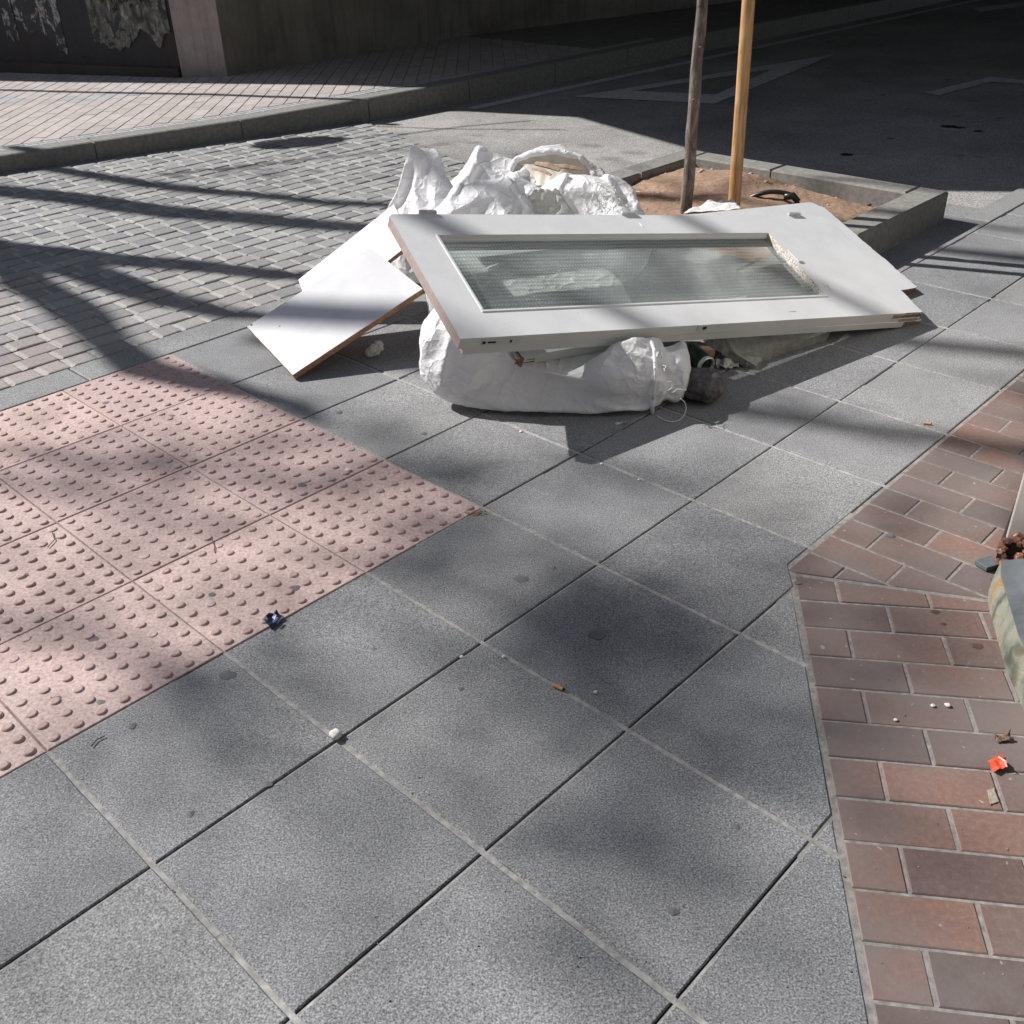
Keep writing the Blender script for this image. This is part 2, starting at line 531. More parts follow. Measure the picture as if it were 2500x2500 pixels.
tag(mb.build('pavement_bedding', [M['jointdark'], M['mortar']]), kind='structure')

# ---- tactile paving with real blisters
mb = MB()
for i in range(-4, 3):
    for r in range(-3, 1):
        a0, b0 = .4 * i, .4 * (r - 2)
        paver(mb, [(a0, b0), (a0 + .4, b0), (a0 + .4, b0 + .4), (a0, b0 + .4)], .002, .0018, z=random.uniform(-.001, .001), tilt=.002, fr=AB)
        rr = mb.rnd
        for k in range(8):
            for l in range(8):
                ca, cb = a0 + .025 + .05 * k, b0 + .025 + .05 * l
                h = .0046 * (random.uniform(.45, .8) if random.random() < .08 else random.uniform(.9, 1.08))
                R0 = .0128 * random.uniform(.95, 1.04)
                ph = random.random() * 6
                worn = random.random() < .09
                rings = []
                for fr_, fz in ((1.0, -.0006), (.93, .45), (.80, .85), (.62, 1.0)):
                    rings.append([AB(ca + R0 * fr_ * math.cos(t) * (1 + (.10 * math.sin(3 * t + ph) if worn else .012 * math.sin(2 * t + ph))),
                                     cb + R0 * fr_ * math.sin(t), (h * fz if fz > 0 else fz)) for t in [2 * math.pi * q / 14 for q in range(14)]])
                mb.loft(rings, False, True)
tg = [(200, 760, .011), (325, 785, .009), (485, 790, .008), (570, 915, .013), (520, 935, .012), (175, 1205, .012), (555, 1110, .013), (400, 1122, .009), (105, 1320, .012), (190, 1325, .008), (120, 812, .01), (800, 818, .01), (900, 967, .012), (250, 1370, .009), (48, 1085, .008)]
for x, y, r in tg: gum(mb, at(x, y), r, 1)
o = tag(mb.build('tactile_pavement', [M['tactile'], M['gum']]), kind='structure')
o.data.polygons.foreach_set('use_smooth', [len(p.vertices) != 14 and p.area < 2e-4 for p in o.data.polygons])
mb = MB(); strip(mb, -2.4, 1.2, -2.0, -.4, -.0035)
tag(mb.build('tactile_bedding', M['mortarpink']), kind='structure')

# ---- flush kerb strips
mb = MB()
a = -3.1
while a < 2.62:
    paver(mb, [(a, -2.165), (min(a + 1.0, 2.62), -2.165), (min(a + 1.0, 2.62), -2.0), (a, -2.0)], .003, .004, z=.001, tilt=.002, fr=AB, depth=.03); a += 1.0
for b0 in (-2.05, -1.05):
    paver(mb, [(4.485, b0), (4.60, b0), (4.60, min(b0 + 1.0, -.4)), (4.485, min(b0 + 1.0, -.4))], .002, .004, z=.002, tilt=.002, fr=AB, depth=.03)
a = 3.3
while a < 4.4:
    paver(mb, [(a, -.455), (a + .6, -.455), (a + .6, -.4), (a, -.4)], .002, .003, z=.001, tilt=.002, fr=AB, depth=.03); a += .6
a = 4.60
while a < 11:
    paver(mb, [(a, -.53), (a + 1, -.53), (a + 1, -.4), (a, -.4)], .003, .004, z=.0035, tilt=.002, fr=AB, depth=.03); a += 1
tag(mb.build('flush_kerb', M['kerbflush']), kind='structure')

# ---- setts of the crossing
mb = MB()
SN, SD = halfplane((4.376, -4.72), (3.60, -2.16), (0, -3))
b = -2.165
row = 0
pale = []
while b > -6.0:
    w = .1 + random.uniform(-.003, .003)
    a = -2.6 + random.uniform(0, .15)
    while a < 4.6:
        l = random.choice((.10, .11, .12, .13, .14)) + random.uniform(-.006, .006)
        j = lambda: random.uniform(-.0035, .0035)
        pc = [(a + .003 + j(), b - w + j()), (a + l - .003 + j(), b - w + j()), (a + l - .003 + j(), b + j()), (a + .003 + j(), b + j())]
        if a + l < 4.2: pale.append((a + l, b, w))
        pc = clip(pc, SN, SD)
        if len(pc) >= 3: paver(mb, pc, .0028, .0034, z=random.uniform(-.0022, .0016), tilt=.018, dome=.0014, fr=AB)
        a += l
    b -= w; row += 1
tag(mb.build('setts_crossing', M['sett']), kind='structure')
mb = MB()
mb.face([mb.vert(AB(*p, -.0075)) for p in ((-3, -2.16), (3.62, -2.16), (4.4, -4.8), (4.7, -6.2), (-3, -6.2))][::-1])
for a_, b_, w_ in pale:
    jx = lambda: random.uniform(-.002, .002)
    if SN[0] * a_ + SN[1] * b_ > SD: continue
    zq = random.uniform(-.0035, -.001)
    mb.face([mb.vert(AB(a_ - .0085 + jx(), b_ - w_ + .004 + jx(), zq)), mb.vert(AB(a_ + .0085 + jx(), b_ - w_ + .004 + jx(), zq)), mb.vert(AB(a_ + .0085 + jx(), b_ - .004 + jx(), zq)), mb.vert(AB(a_ - .0085 + jx(), b_ - .004 + jx(), zq))], 1)
tag(mb.build('setts_bedding', [m_simple('sett_joint_dirt', (.15, .143, .133), .9, 60, .4, .5, .004), M['settmortar']]), kind='structure')

# ---- red brick paving of the shop entrance
mb = MB()
k = -6
while k < 60:
    a0 = 1.787 + .1025 * k; 
    b = .352
    first = .1 if k % 2 else .2
    while b < 2.6:
        l = first if b < .36 else .2
        pc = clip([(a0, b), (a0 + .1025, b), (a0 + .1025, b + l), (a0, b + l)], L12_N, L12_D - .004)
        if len(pc) >= 3: paver(mb, pc, .0032, .002, z=random.uniform(-.0012, .001), tilt=.004, fr=AB)
        b += l
    k += 1
rx, ry = .9871, -.1599
nx_, ny_ = -.1599, -.9871
def W2(p, q, h=0): return Vector((.672 + rx * p + nx_ * q, 1.942 + ry * p + ny_ * q, h))
def g2(a, b):
    v = AB(a, b) - Vector((.672, 1.942, 0)); return (v.x * rx + v.y * ry, v.x * nx_ + v.y * ny_)
eN, eD = halfplane(g2(*EDGE_P), g2(*EDGE_Q), (2, .5))
lN, lD = halfplane(g2(1.47, .365), g2(1.69, .79), (.5, 2))
for k in range(-4, 18):
    q0 = .0985 * k
    p = .1 if False else 0
    st = -(eN[1] * (q0 + .05) - eD) / eN[0]
    first = .2 if k % 2 else .1
    p = st - .02
    i = 0
    while p < st + 1.6:
        l = (first + .02) if i == 0 else .2
        pc = [(p, q0), (p + l, q0), (p + l, q0 + .0985), (p, q0 + .0985)]
        pc = clip(pc, eN, eD - .006); 
        if len(pc) >= 3: pc = clip(pc, lN, lD - .003)
        if len(pc) >= 3: paver(mb, pc, .0030, .002, z=random.uniform(-.001, .001), tilt=.004, fr=W2)
        p += l; i += 1
for x, y, r in ((1845, 1220, .012), (1780, 1178, .006), (1765, 1155, .009)): gum(mb, at(x, y), r, 1)
tag(mb.build('brick_pavement', [M['brick'], m_simple('brown_stain', (.10, .055, .045), .6, 80, .3, .2, .001)]), kind='structure')
mb = MB()
mb.face([mb.vert(AB(*p, -.0022)) for p in ((1.48, .345), (10, .345), (10, 3), (1.48, 3))][::-1])
mb.face([mb.vert(W2(*p, -.0023)) for p in ((-.05, -.1), (.0, -.3), (2, -.3), (2, 1.9), (-.10, 1.9))][::-1])
mb.face([mb.vert(AB(*p, -.0018)) for p in ((1.36, .44), (1.50, .34), (1.62, .335), (1.62, .36), (1.52, .37), (1.42, .46))])
tag(mb.build('brick_bedding', m_simple('brick_joint_mortar', (.25, .235, .215), .85, 60, .35, .6, .003)), kind='structure')

# ---- far pavement, its kerb
KERB = [(-4.2, -7.4), (-3.2, -6.9), (-2.1, -6.5), (-1.1, -6.17), (-.15, -5.88), (.75, -5.62), (1.65, -5.42), (2.57, -5.20), (3.5, -4.97), (4.44, -4.77), (5.4, -4.72), (6.4, -4.72), (7.4, -4.74), (8.4, -4.76), (9.4, -4.74), (10.4, -4.72), (11.4, -4.7), (12.4, -4.7), (13.4, -4.7), (14.4, -4.7), (15.4, -4.7), (16.4, -4.7), (22, -4.7), (40, -4.7)]
KW = .15
mb = MB()
for (a0, b0), (a1, b1) in zip(KERB, KERB[1:]):
    d = math.hypot(a1 - a0, b1 - b0); ta, tb = (a1 - a0) / d, (b1 - b0) / d
    g_ = .005
    A0 = (a0 + ta * g_, b0 + tb * g_); A1 = (a1 - ta * g_, b1 - tb * g_)
    q = lambda P, w, z: AB(P[0] + tb * w * 1.0, P[1] - ta * w, z)
    prof = [(0, -.03), (-0.0, hz(a0) - .022), (.004, hz(a0) - .006), (.014, hz(a0)), (KW, hz(a0)), (KW, -.03)]
    prof1 = [(0, -.03), (-0.0, hz(a1) - .022), (.004, hz(a1) - .006), (.014, hz(a1)), (KW, hz(a1)), (KW, -.03)]
    # subdivide along so the dirt bump has something to work with
    mb.loft([[q(A0, w, z) for w, z in prof], [q(A1, w, z) for w, z in prof1]])
tag(mb.build('far_kerb', M['concrete']), kind='structure')
# mortar between the stones
mb = MB()
inner = []
for j, (a0, b0) in enumerate(KERB):
    a1, b1 = KERB[min(j + 1, len(KERB) - 1)]; ap, bp = KERB[max(j - 1, 0)]
    d = math.hypot(a1 - ap, b1 - bp); ta, tb = (a1 - ap) / d, (b1 - bp) / d
    inner.append((a0 + tb * KW, b0 - ta * KW, a0 + tb * .012, b0 - ta * .012))
for u, w in zip(inner, inner[1:]):
    mb.face([mb.vert(AB(u[2], u[3], hz(u[0]) - .012)), mb.vert(AB(w[2], w[3], hz(w[0]) - .012)), mb.vert(AB(w[0], w[1], hz(w[0]) - .012)), mb.vert(AB(u[0], u[1], hz(u[0]) - .012))])
    mb.face([mb.vert(AB(u[2], u[3], -.02)), mb.vert(AB(w[2], w[3], -.02)), mb.vert(AB(w[2], w[3], hz(w[0]) - .012)), mb.vert(AB(u[2], u[3], hz(u[0]) - .012))])
tag(mb.build('kerb_mortar', M['mortar']), kind='structure')
# pavement surface: small grey border setts next to the kerb, beige pavers behind
mb = MB()
def opp(a, b, h=0): return AB(a, b, hz(a) + h - .001)
def inner_b(a):
    for u, w in zip(inner, inner[1:]):
        if u[0] <= a <= w[0]: return u[1] + (w[1] - u[1]) * (a - u[0]) / (w[0] - u[0])
    return inner[-1][1]
for rr_ in range(2):
    a = -3.5 + .05 * rr_
    while a < 8:
        b0 = inner_b(a) - .055 * rr_ - .004; b1 = inner_b(a + .11) - .055 * rr_ - .004
        paver(mb, [(a, b0 - .055), (a + .11, b1 - .055), (a + .11, b1), (a, b0)], .003, .003, z=0, fr=opp, depth=.015)
        a += .11
for f in mb.m: pass
mb.m = [1] * len(mb.m); mb.cur = 0
s2 = math.sqrt(.5)
BN, BD = None, None
for k in range(-20, 95):
    for l in range(-60, 40):
        # running bond laid at 45 degrees
        u0 = .1 * k; v0 = .2 * l + (.1 if k % 2 else 0)
        pts = [(u0, v0), (u0 + .1, v0), (u0 + .1, v0 + .2), (u0, v0 + .2)]
        pc = [(-2 + (u + v) * s2, -8.5 + (u - v) * s2) for u, v in pts]
        ca = sum(p[0] for p in pc) / 4; cb = sum(p[1] for p in pc) / 4
        if not (-3.2 < ca < 7.2 and -10.5 < cb < inner_b(ca) + .1): continue
        ib0, ib1 = inner_b(ca - .15) - .118, inner_b(ca + .15) - .118
        n_, d_ = halfplane((ca - .15, ib0), (ca + .15, ib1), (ca, -20))
        pc = clip(pc, n_, d_)
        if len(pc) < 3: continue
        mb.cur = 1 if (3.1 < ca < 4.2 and -6.95 < cb < -6.45 and (ca - 3.1) * .6 - 6.95 < cb) or (2.2 < ca < 3.0 and cb < -7.0) else 0
        paver(mb, pc, .0026, .002, z=random.uniform(-.001, .001), tilt=.004, fr=opp, depth=.015)
mb.cur = 0
tag(mb.build('far_pavement', [M['oppaver'], M['oppaver_grey']]), kind='structure')
mb = MB()
prev = None
for u, w in zip(inner, inner[1:]):
    mb.face([mb.vert(AB(u[0], u[1], hz(u[0]) - .006)), mb.vert(AB(w[0], w[1], hz(w[0]) - .006)), mb.vert(AB(w[0], -16, hz(w[0]) - .006)), mb.vert(AB(u[0], -16, hz(u[0]) - .006))])
tag(mb.build('far_pavement_bedding', m_simple('grey_pavement_base', (.20, .195, .185), .85, 12, .25, .4, .003)), kind='structure')

# ---- road markings: a give-way triangle and an edge line
mb = MB()
def quad(mb, pts, z): mb.face([mb.vert(AB(*p, z)) for p in pts])
T0, T1, T2 = (6.02, -4.19), (9.1, -3.62), (6.40, -3.14)
cA = ((T0[0] + T1[0] + T2[0]) / 3, (T0[1] + T1[1] + T2[1]) / 3)
I = []
for p, k in ((T0, .36), (T1, .48), (T2, .36)): I.append((p[0] + (cA[0] - p[0]) * k * 1.15, p[1] + (cA[1] - p[1]) * k * 1.15))
for i in range(3):
    p, q = (T0, T1, T2)[i], (T0, T1, T2)[(i + 1) % 3]
    quad(mb, [p, q, I[(i + 1) % 3], I[i]], -.007)
quad(mb, [(5.2, -4.55), (20, -4.42), (20, -4.32), (5.2, -4.45)], -.0072)
P = [at(1745, 172), at(1868, 143), at(1932, 149), at(1932, 156), at(1870, 152), at(1770, 178)]
mb.face([mb.vert((p.x, p.y, -.0071)) for p in P][::-1])
P = [at(1835, 14), at(1932, 2), at(1932, 10), at(1850, 21)]
mb.face([mb.vert((p.x, p.y, -.0071)) for p in P][::-1])
tag(mb.build('road_markings', M['roadpaint']), kind='structure')
mb = MB()
for x, y, r in ((1790, 239, .055), (1810, 241, .035), (1597, 292, .04), (1845, 248, .03), (1680, 262, .02)):
    p = at(x, y, -.012)
    rg = [mb.vert((p.x + r * (1 + random.uniform(-.15, .15)) * math.cos(t), p.y + r * .8 * math.sin(t), -.009)) for t in [2 * math.pi * k / 12 for k in range(12)]]
    mb.face(rg)
tag(mb.build('oil_stains', m_simple('oil_stain', (.02, .02, .02), .5, 40, .3, .1, .001)), kind='structure')

# ================================================================ walls, overpass, planter, tree
random.seed(11)
W0, W1, W2_, W3, W4 = (-4.412, 9.688), (-2.597, 8.934), (-2.211, 8.865), (-.212, 11.112), (1.888, 12.768)
def wallmat(name, c1, c2, sc=2.5, rust=None):
    m, nt, b = mat(name)
    v = coords(nt)
    n = noise_(nt, v, sc, 6, .65)
    c = ramp(nt, n, [(.3, c1), (.7, c2)])
    st = noise_(nt, coords(nt, (5, 5, .5)), 3, 5, .7)
    c = mix(nt, ramp(nt, st, [(.48, 0.0), (.72, .55)]), c, tuple(x * .42 for x in c1))
    if rust: c = mix(nt, ramp(nt, noise_(nt, v, 1.4, 4), [(.55, 0.0), (.7, .6)]), c, rust)
    sp_ = noise_(nt, coords(nt, (30, 30, 6)), 4, 2)
    c = mix(nt, ramp(nt, sp_, [(.70, 0.0), (.74, .5)]), c, (.04, .035, .03))
    lk(nt, c, b.inputs['Base Color']); b.inputs['Roughness'].default_value = .7
    lk(nt, bump(nt, n, .3, .01), b.inputs['Normal'])
    return m
HW = 3.45
def wall(mb, p, q, t, z0=-.02, z1=HW):
    p, q = Vector((*p, 0)), Vector((*q, 0))
    d = (q - p).normalized(); nn = Vector((-d.y, d.x, 0))
    if nn.y < 0: nn = -nn
    base = [p, q, q + nn * t, p + nn * t]
    mb.loft([[b_ + Vector((0, 0, z0)) for b_ in base], [b_ + Vector((0, 0, z1)) for b_ in base]])
# dark wall that carries the torn posters
Wl = Vector((*W1, 0)) - Vector((*W0, 0)); Wd = Wl.normalized(); Wn = Vector((Wd.y, -Wd.x, 0))
Wfar = Vector((*W0, 0)) - Wd * 7
mb = MB(); wall(mb, Wfar[:2], W1, .3)
ow = mb.build('poster_wall', wallmat('black_painted_wall', (.016, .015, .017), (.034, .032, .035), 3, (.05, .018, .014)))
tag(ow, 'black painted wall carrying torn poster remains across the street', 'wall')
mb = MB()
pB = [Vector((*W1, 0)) + Wn * .03 - Wd * .01, Vector((*W1, 0)) + Wn * .03 - Wd * 9]
q0, q1 = pB
mb.loft([[q0 + Vector((0, 0, .1)), q1 + Vector((0, 0, .1)), q1 - Wn * .028 + Vector((0, 0, .1)), q0 - Wn * .028 + Vector((0, 0, .1))],
         [q0 + Vector((0, 0, .205)), q1 + Vector((0, 0, .205)), q1 - Wn * .028 + Vector((0, 0, .215)), q0 - Wn * .028 + Vector((0, 0, .215))]])
mb.build('skirting', wallmat('dark_brown_skirting', (.035, .024, .02), (.06, .042, .036)), ow)
# pale stone pillar at the corner
mb = MB(); wall(mb, W1, W2_, .35)
op = mb.build('corner_pillar', wallmat('pinkish_stone', (.30, .255, .24), (.40, .345, .325), 9))
tag(op, 'pinkish stone pillar cladding at the wall corner beside the posters', 'pillar')
mb = MB(); wall(mb, W2_, W3, .3); wall(mb, W3, W4, .3)
e = Vector((*W4, 0)) + (Vector((*W4, 0)) - Vector((*W3, 0))).normalized() * 26
wall(mb, W4, e[:2], .3)
ot = mb.build('stained_wall', wallmat('olive_stained_render', (.15, .14, .115), (.27, .25, .21), 1.7, (.06, .035, .025)))
tag(ot, 'long stained olive grey wall running along the shaded far pavement', 'wall')

# torn posters: layered paper scraps a few millimetres proud of the wall
def m_poster(name, cols_, dark):
    m, nt, b = mat(name)
    v = coords(nt)
    w = noise_(nt, coords(nt, (1, 1, .6)), 16, 5, .65, 1.2)
    c = ramp(nt, w, [(.36, cols_[0]), (.44, cols_[1]), (.50, cols_[2]), (.56, cols_[3]), (.64, cols_[4])])
    fib = noise_(nt, coords(nt, (1, 1, .12)), 60, 3, .7)
    c = mix(nt, 1, c, ramp(nt, fib, [(.35, .72), (.65, 1.2)]), 'MULTIPLY')
    s = noise_(nt, coords(nt, (1, 1, .7)), 9, 7, .78, .8)
    c = mix(nt, ramp(nt, s, [(.50 - dark * .06, 1.0), (.52 - dark * .06, 0.0)]), c, (.020, .019, .021))
    lk(nt, c, b.inputs['Base Color']); b.inputs['Roughness'].default_value = .6
    lk(nt, bump(nt, s, .4, .006), b.inputs['Normal'])
    return m
def poster(name, label, u0, u1, z0, z1, m, jag, seed, tail=None):
    random.seed(seed)
    L = Wl.length
    ns = 60
    pts = []
    W0v = Vector((*W0, 0)) + Wn * (.002 + .003 * (seed % 3))
    P = lambda u, z, o=0: W0v + Wd * (u * L) + Wn * o + Vector((0, 0, z))
    bot = []
    for i in range(ns + 1):
        t = i / ns
        zz = z0 + jag * (noise.noise(Vector((t * 5 + seed, .3, 0))) + .3 * noise.noise(Vector((t * 17 + seed, 1.3, 0)))) + (tail(t) if tail else 0)
        bot.append((u0 + (u1 - u0) * t, max(.22, zz)))
    mb = MB()
    A = [mb.vert(P(u, z, .0)) for u, z in bot]; B = [mb.vert(P(u, z1, .0)) for u, z in bot]
    A2 = [mb.vert(P(u, z, .002)) for u, z in bot]; B2 = [mb.vert(P(u, z1, .002)) for u, z in bot]
    for i in range(ns):
        mb.face((A2[i], A2[i + 1], B2[i + 1], B2[i])); mb.face((A[i + 1], A[i], B[i], B[i + 1]))
        mb.face((A[i], A[i + 1], A2[i + 1], A2[i])); mb.face((B2[i], B2[i + 1], B[i + 1], B[i]))
    mb.face((A[0], A2[0], B2[0], B[0])); mb.face((A2[-1], A[-1], B[-1], B2[-1]))
    o = mb.build(name, m)
    tag(o, label, 'poster', 'torn posters on the black wall')
pm1 = m_poster('torn_poster_paper_blue', [(.05, .05, .055), (.13, .15, .17), (.30, .34, .36), (.42, .40, .36), (.30, .17, .09)], -.3)
pm2 = m_poster('torn_poster_paper_grey', [(.05, .048, .043), (.09, .086, .078), (.13, .125, .11), (.15, .14, .12), (.30, .28, .24)], .9)
pm3 = m_poster('torn_poster_paper_bright', [(.30, .08, .05), (.18, .15, .12), (.50, .46, .40), (.42, .30, .10), (.14, .19, .12)], .2)
poster('torn_poster', 'tall torn strip of bluish white poster paper near the left edge', .175, .42, .32, 1.3, pm1, .10, 3, lambda t: .22 * (1 - t) ** 1.5 - .06 * math.exp(-((t - .85) / .12) ** 2))
poster('torn_poster', 'wide grey poster remnant with ragged hanging edge beside the pillar', .58, .985, .40, 1.3, pm2, .16, 8)
poster('torn_poster', 'coloured poster scraps above the grey remnant near the pillar', .60, .93, .66, 1.3, pm3, .07, 14)
poster('torn_poster', 'thin vertical shreds of white paper at the far left of the wall', .10, .165, .40, 1.3, pm1, .1, 21)

# overpass above the street (out of the picture): its deck keeps the sun off the road
DZ = 4.0
off = lambda x, y, z0=0: (x - 1.0966 * (DZ - z0), y + .4657 * (DZ - z0))
front = [off(-14.2, 12.32, .12), off(-4.194, 9.165, .12), off(-.724, 8.067, .12), off(-.589, 7.985), off(.509, 7.815), off(1.146, 6.681), off(1.847, 5.465), off(2.30, 5.345), off(2.704, 5.279), off(7.0, 4.45), off(14.0, 3.1), off(22, 1.5)]
back = [(24, 30), (-26, 34)]
poly = front + back
mb = MB()
HOLES = []
def ngon_prism(mb, poly, z0, z1, holes=()):
    outer_n = len(poly)
    allp = list(poly)
    for h in holes: allp += h
    tri = tessellate_polygon([[Vector((*p, 0)) for p in poly]] + [[Vector((*p, 0)) for p in h] for h in holes])
    if holes: poly = allp
    lo = [mb.vert((*p, z0)) for p in poly]; hi = [mb.vert((*p, z1)) for p in poly]
    for t in tri:
        a_, b_, c_ = t
        ar = (poly[b_][0] - poly[a_][0]) * (poly[c_][1] - poly[a_][1]) - (poly[c_][0] - poly[a_][0]) * (poly[b_][1] - poly[a_][1])
        if ar < 0: b_, c_ = c_, b_
        mb.face((hi[a_], hi[b_], hi[c_])); mb.face((lo[a_], lo[c_], lo[b_]))
    n = outer_n
    ccw = area(poly[:outer_n]) > 0
    for i in range(n):
        j = (i + 1) % n
        f = (lo[i], lo[j], hi[j], hi[i])
        mb.face(f if ccw else f[::-1])
    s_ = outer_n
    for h in holes:
        for i in range(len(h)):
            j = (i + 1) % len(h)
            mb.face((lo[s_ + i], lo[s_ + j], hi[s_ + j], hi[s_ + i]))
        s_ += len(h)
ngon_prism(mb, poly, 3.88, DZ, HOLES)
tag(mb.build('overpass', M['concrete']), 'concrete overpass deck above the street that shades the far road', 'overpass')

# ---- planter
pl = empty('tree_planter', AB(3.5, -1.31), 'low square concrete planter of bare brown soil at the pavement corner', 'planter')
RW, PH = .14, .143
PA0, PA1, PB0, PB1 = 2.9, 4.475, -2.06, -.575
def rim(a0, a1, b0, b1):
    mb = MB()
    n = 1
    P_ = [(a0, b0), (a1, b0), (a1, b1), (a0, b1)]
    i_ = inset(P_, .008)
    mb.loft([[AB(*p, -.03) for p in P_], [AB(*p, PH - .008) for p in P_], [AB(*p, PH) for p in i_]], True, True)
    return mb.build('rim_block', M['concrete'], pl)
g_ = .004
am = (PA0 + PA1) / 2 + .2
rim(PA0, am - g_, PB0, PB0 + RW); rim(am + g_, PA1, PB0, PB0 + RW)                     # street side
rim(PA0, am - .3 - g_, PB1 - RW, PB1); rim(am - .3 + g_, PA1, PB1 - RW, PB1)           # pavement side
bm_ = (PB0 + PB1) / 2
rim(PA1 - RW, PA1, PB0 + RW + g_, bm_ - .12 - g_); rim(PA1 - RW, PA1, bm_ - .12 + g_, PB1 - RW - g_)
rim(PA0, PA0 + RW, PB0 + RW + g_, PB1 - RW - g_)
# soil
m, nt, b = mat('dry_sandy_soil')
v = coords(nt)
g1 = noise_(nt, v, 55, 6, .75); g2_ = noise_(nt, v, 6, 4, .6)
c = mix(nt, 1, (.40, .265, .18), ramp(nt, g1, [(.3, .6), (.5, 1.0), (.7, 1.4)]), 'MULTIPLY')
c = mix(nt, 1, c, ramp(nt, g2_, [(.3, .82), (.7, 1.12)]), 'MULTIPLY')
lk(nt, c, b.inputs['Base Color']); b.inputs['Roughness'].default_value = .95
lk(nt, bump(nt, noise_(nt, v, 38, 8, .8), .9, .02), b.inputs['Normal'])
M['soil'] = m
mb = MB(); NA, NB = 110, 90
a0, a1, b0, b1 = PA0 + RW, PA1 - RW, PB0 + RW, PB1 - RW
def soilz(a, b):
    ea = min(a - a0, a1 - a) ; eb = min(b - b0, b1 - b)
    m_ = .070 + .040 * min(1, max(0, (b1 - b) / .45)) * min(1, max(0, ea / .2)) 
    m_ += .06 * math.exp(-((a - 4.0) / .35) ** 2 - ((b + 1.5) / .38) ** 2) + .035 * math.exp(-((a - 3.45) / .3) ** 2 - ((b + 1.25) / .3) ** 2)
    m_ -= .025 * math.exp(-(eb / .07) ** 2) + .02 * math.exp(-(ea / .07) ** 2)
    return m_ + .012 * noise.noise(Vector((a * 7, b * 7, 0))) + .006 * noise.noise(Vector((a * 25, b * 25, 3))) + .003 * noise.noise(Vector((a * 70, b * 70, 3)))
ids = [[mb.vert(AB(a0 + (a1 - a0) * i / NA, b0 + (b1 - b0) * j / NB, soilz(a0 + (a1 - a0) * i / NA, b0 + (b1 - b0) * j / NB))) for j in range(NB + 1)] for i in range(NA + 1)]
for i in range(NA):
    for j in range(NB): mb.face((ids[i][j], ids[i][j + 1], ids[i + 1][j + 1], ids[i + 1][j]))
mb.build('soil', M['soil'], pl, smooth=True)
def rock(mb, c, r, seed, sq=.7, sub=1):
    bm = bmesh.new(); bmesh.ops.create_icosphere(bm, subdivisions=sub + 1, radius=1)
    idx = {}
    for v_ in bm.verts:
        k = 1 + .28 * noise.noise(v_.co * 1.3 + Vector((seed, seed * .7, 0))) + .1 * noise.noise(v_.co * 4 + Vector((seed, 0, 0)))
        p = v_.co * k * r
        idx[v_.index] = mb.vert((c[0] + p.x, c[1] + p.y, c[2] + p.z * sq))
    bm.verts.index_update()
    for f in bm.faces: mb.face([idx[v_.index] for v_ in f.verts])
    bm.free()
mb = MB()
for k in range(70):
    a, b = random.uniform(a0 + .03, a1 - .03), random.uniform(b0 + .03, b1 - .03)
    r = random.choice((.004, .005, .006, .008, .013))
    rock(mb, AB(a, b, soilz(a, b) + r * .2), r, k, .7, 0)
mb.build('pebbles', m_simple('pale_pebble', (.42, .34, .27), .8, 30, .3, .3, .002), pl, smooth=True).__setitem__('kind', 'stuff')
mb = MB()
for x, y, r in ((1665, 378, .016), (1640, 386, .012), (1600, 390, .013), (1452, 330, .008), (1560, 388, .008)):
    p = at(x, y, .07); rock(mb, p, r, x, .6, 1)
mb.build('dry_clods', m_simple('dark_clod', (.09, .065, .05), .9, 40, .3, .6, .003), pl).__setitem__('kind', 'stuff')

# ---- young tree and its stake
def bark():
    m, nt, b = mat('smooth_grey_brown_bark')
    v = coords(nt, (1, 1, .35))
    n = noise_(nt, v, 30, 6, .7, .6)
    c = ramp(nt, n, [(.36, (.055, .042, .036)), (.5, (.15, .12, .102)), (.64, (.28, .235, .205))])
    kn = noise_(nt, coords(nt, (1, 1, .8)), 14, 2, .5)
    c = mix(nt, ramp(nt, kn, [(.66, 0.0), (.72, .8)]), c, (.045, .032, .026))
    lk(nt, c, b.inputs['Base Color']); b.inputs['Roughness'].default_value = .8
    lk(nt, bump(nt, n, .8, .012), b.inputs['Normal'])
    return m
M['bark'] = bark()
def leafmat():
    m, nt, b = mat('fresh_leaf_green')
    v = coords(nt)
    c = ramp(nt, noise_(nt, v, 3, 2), [(.3, (.05, .085, .022)), (.7, (.10, .14, .04))])
    lk(nt, c, b.inputs['Base Color']); b.inputs['Roughness'].default_value = .5
    return m
M['leaf'] = leafmat()
def leaf_clump(mb, c, r, n, size=.07):
    for _ in range(n):
        d = Vector((random.gauss(0, 1), random.gauss(0, 1), random.gauss(0, .8)))
        d = d.normalized() * r * random.random() ** .45
        p = Vector(c) + d
        u = Vector((random.gauss(0, 1), random.gauss(0, 1), random.gauss(0, .5))).normalized()
        w = u.orthogonal().normalized()
        s_ = size * random.uniform(.6, 1.2)
        q = [p - u * s_, p - u * s_ * .3 + w * s_ * .5, p + u * s_ * .5 + w * s_ * .42, p + u * s_, p + u * s_ * .4 - w * s_ * .45, p - u * s_ * .4 - w * s_ * .42]
        mb.face([mb.vert(x) for x in q])
tp = Vector((.815, 4.53, .06))
t1 = empty('young_tree', tp, 'slim grey brown trunk of a young tree in the planter, left of the stake', 'tree')
mb = MB()
pts = []; rad = []
for i in range(60):
    z = i / 59 * 3.0
    pts.append((tp.x + .002 * math.sin(z * 7) + .0012 * math.sin(z * 23) + .014 * z, tp.y + .002 * math.cos(z * 7), tp.z - .05 + z))
    rad.append((.0275 - .004 * z + (.008 * math.exp(-z / .05))) * (1 + .035 * math.sin(z * 31) + .03 * noise.noise(Vector((0, 0, z * 12)))))
mb.tube(pts, rad, 16)
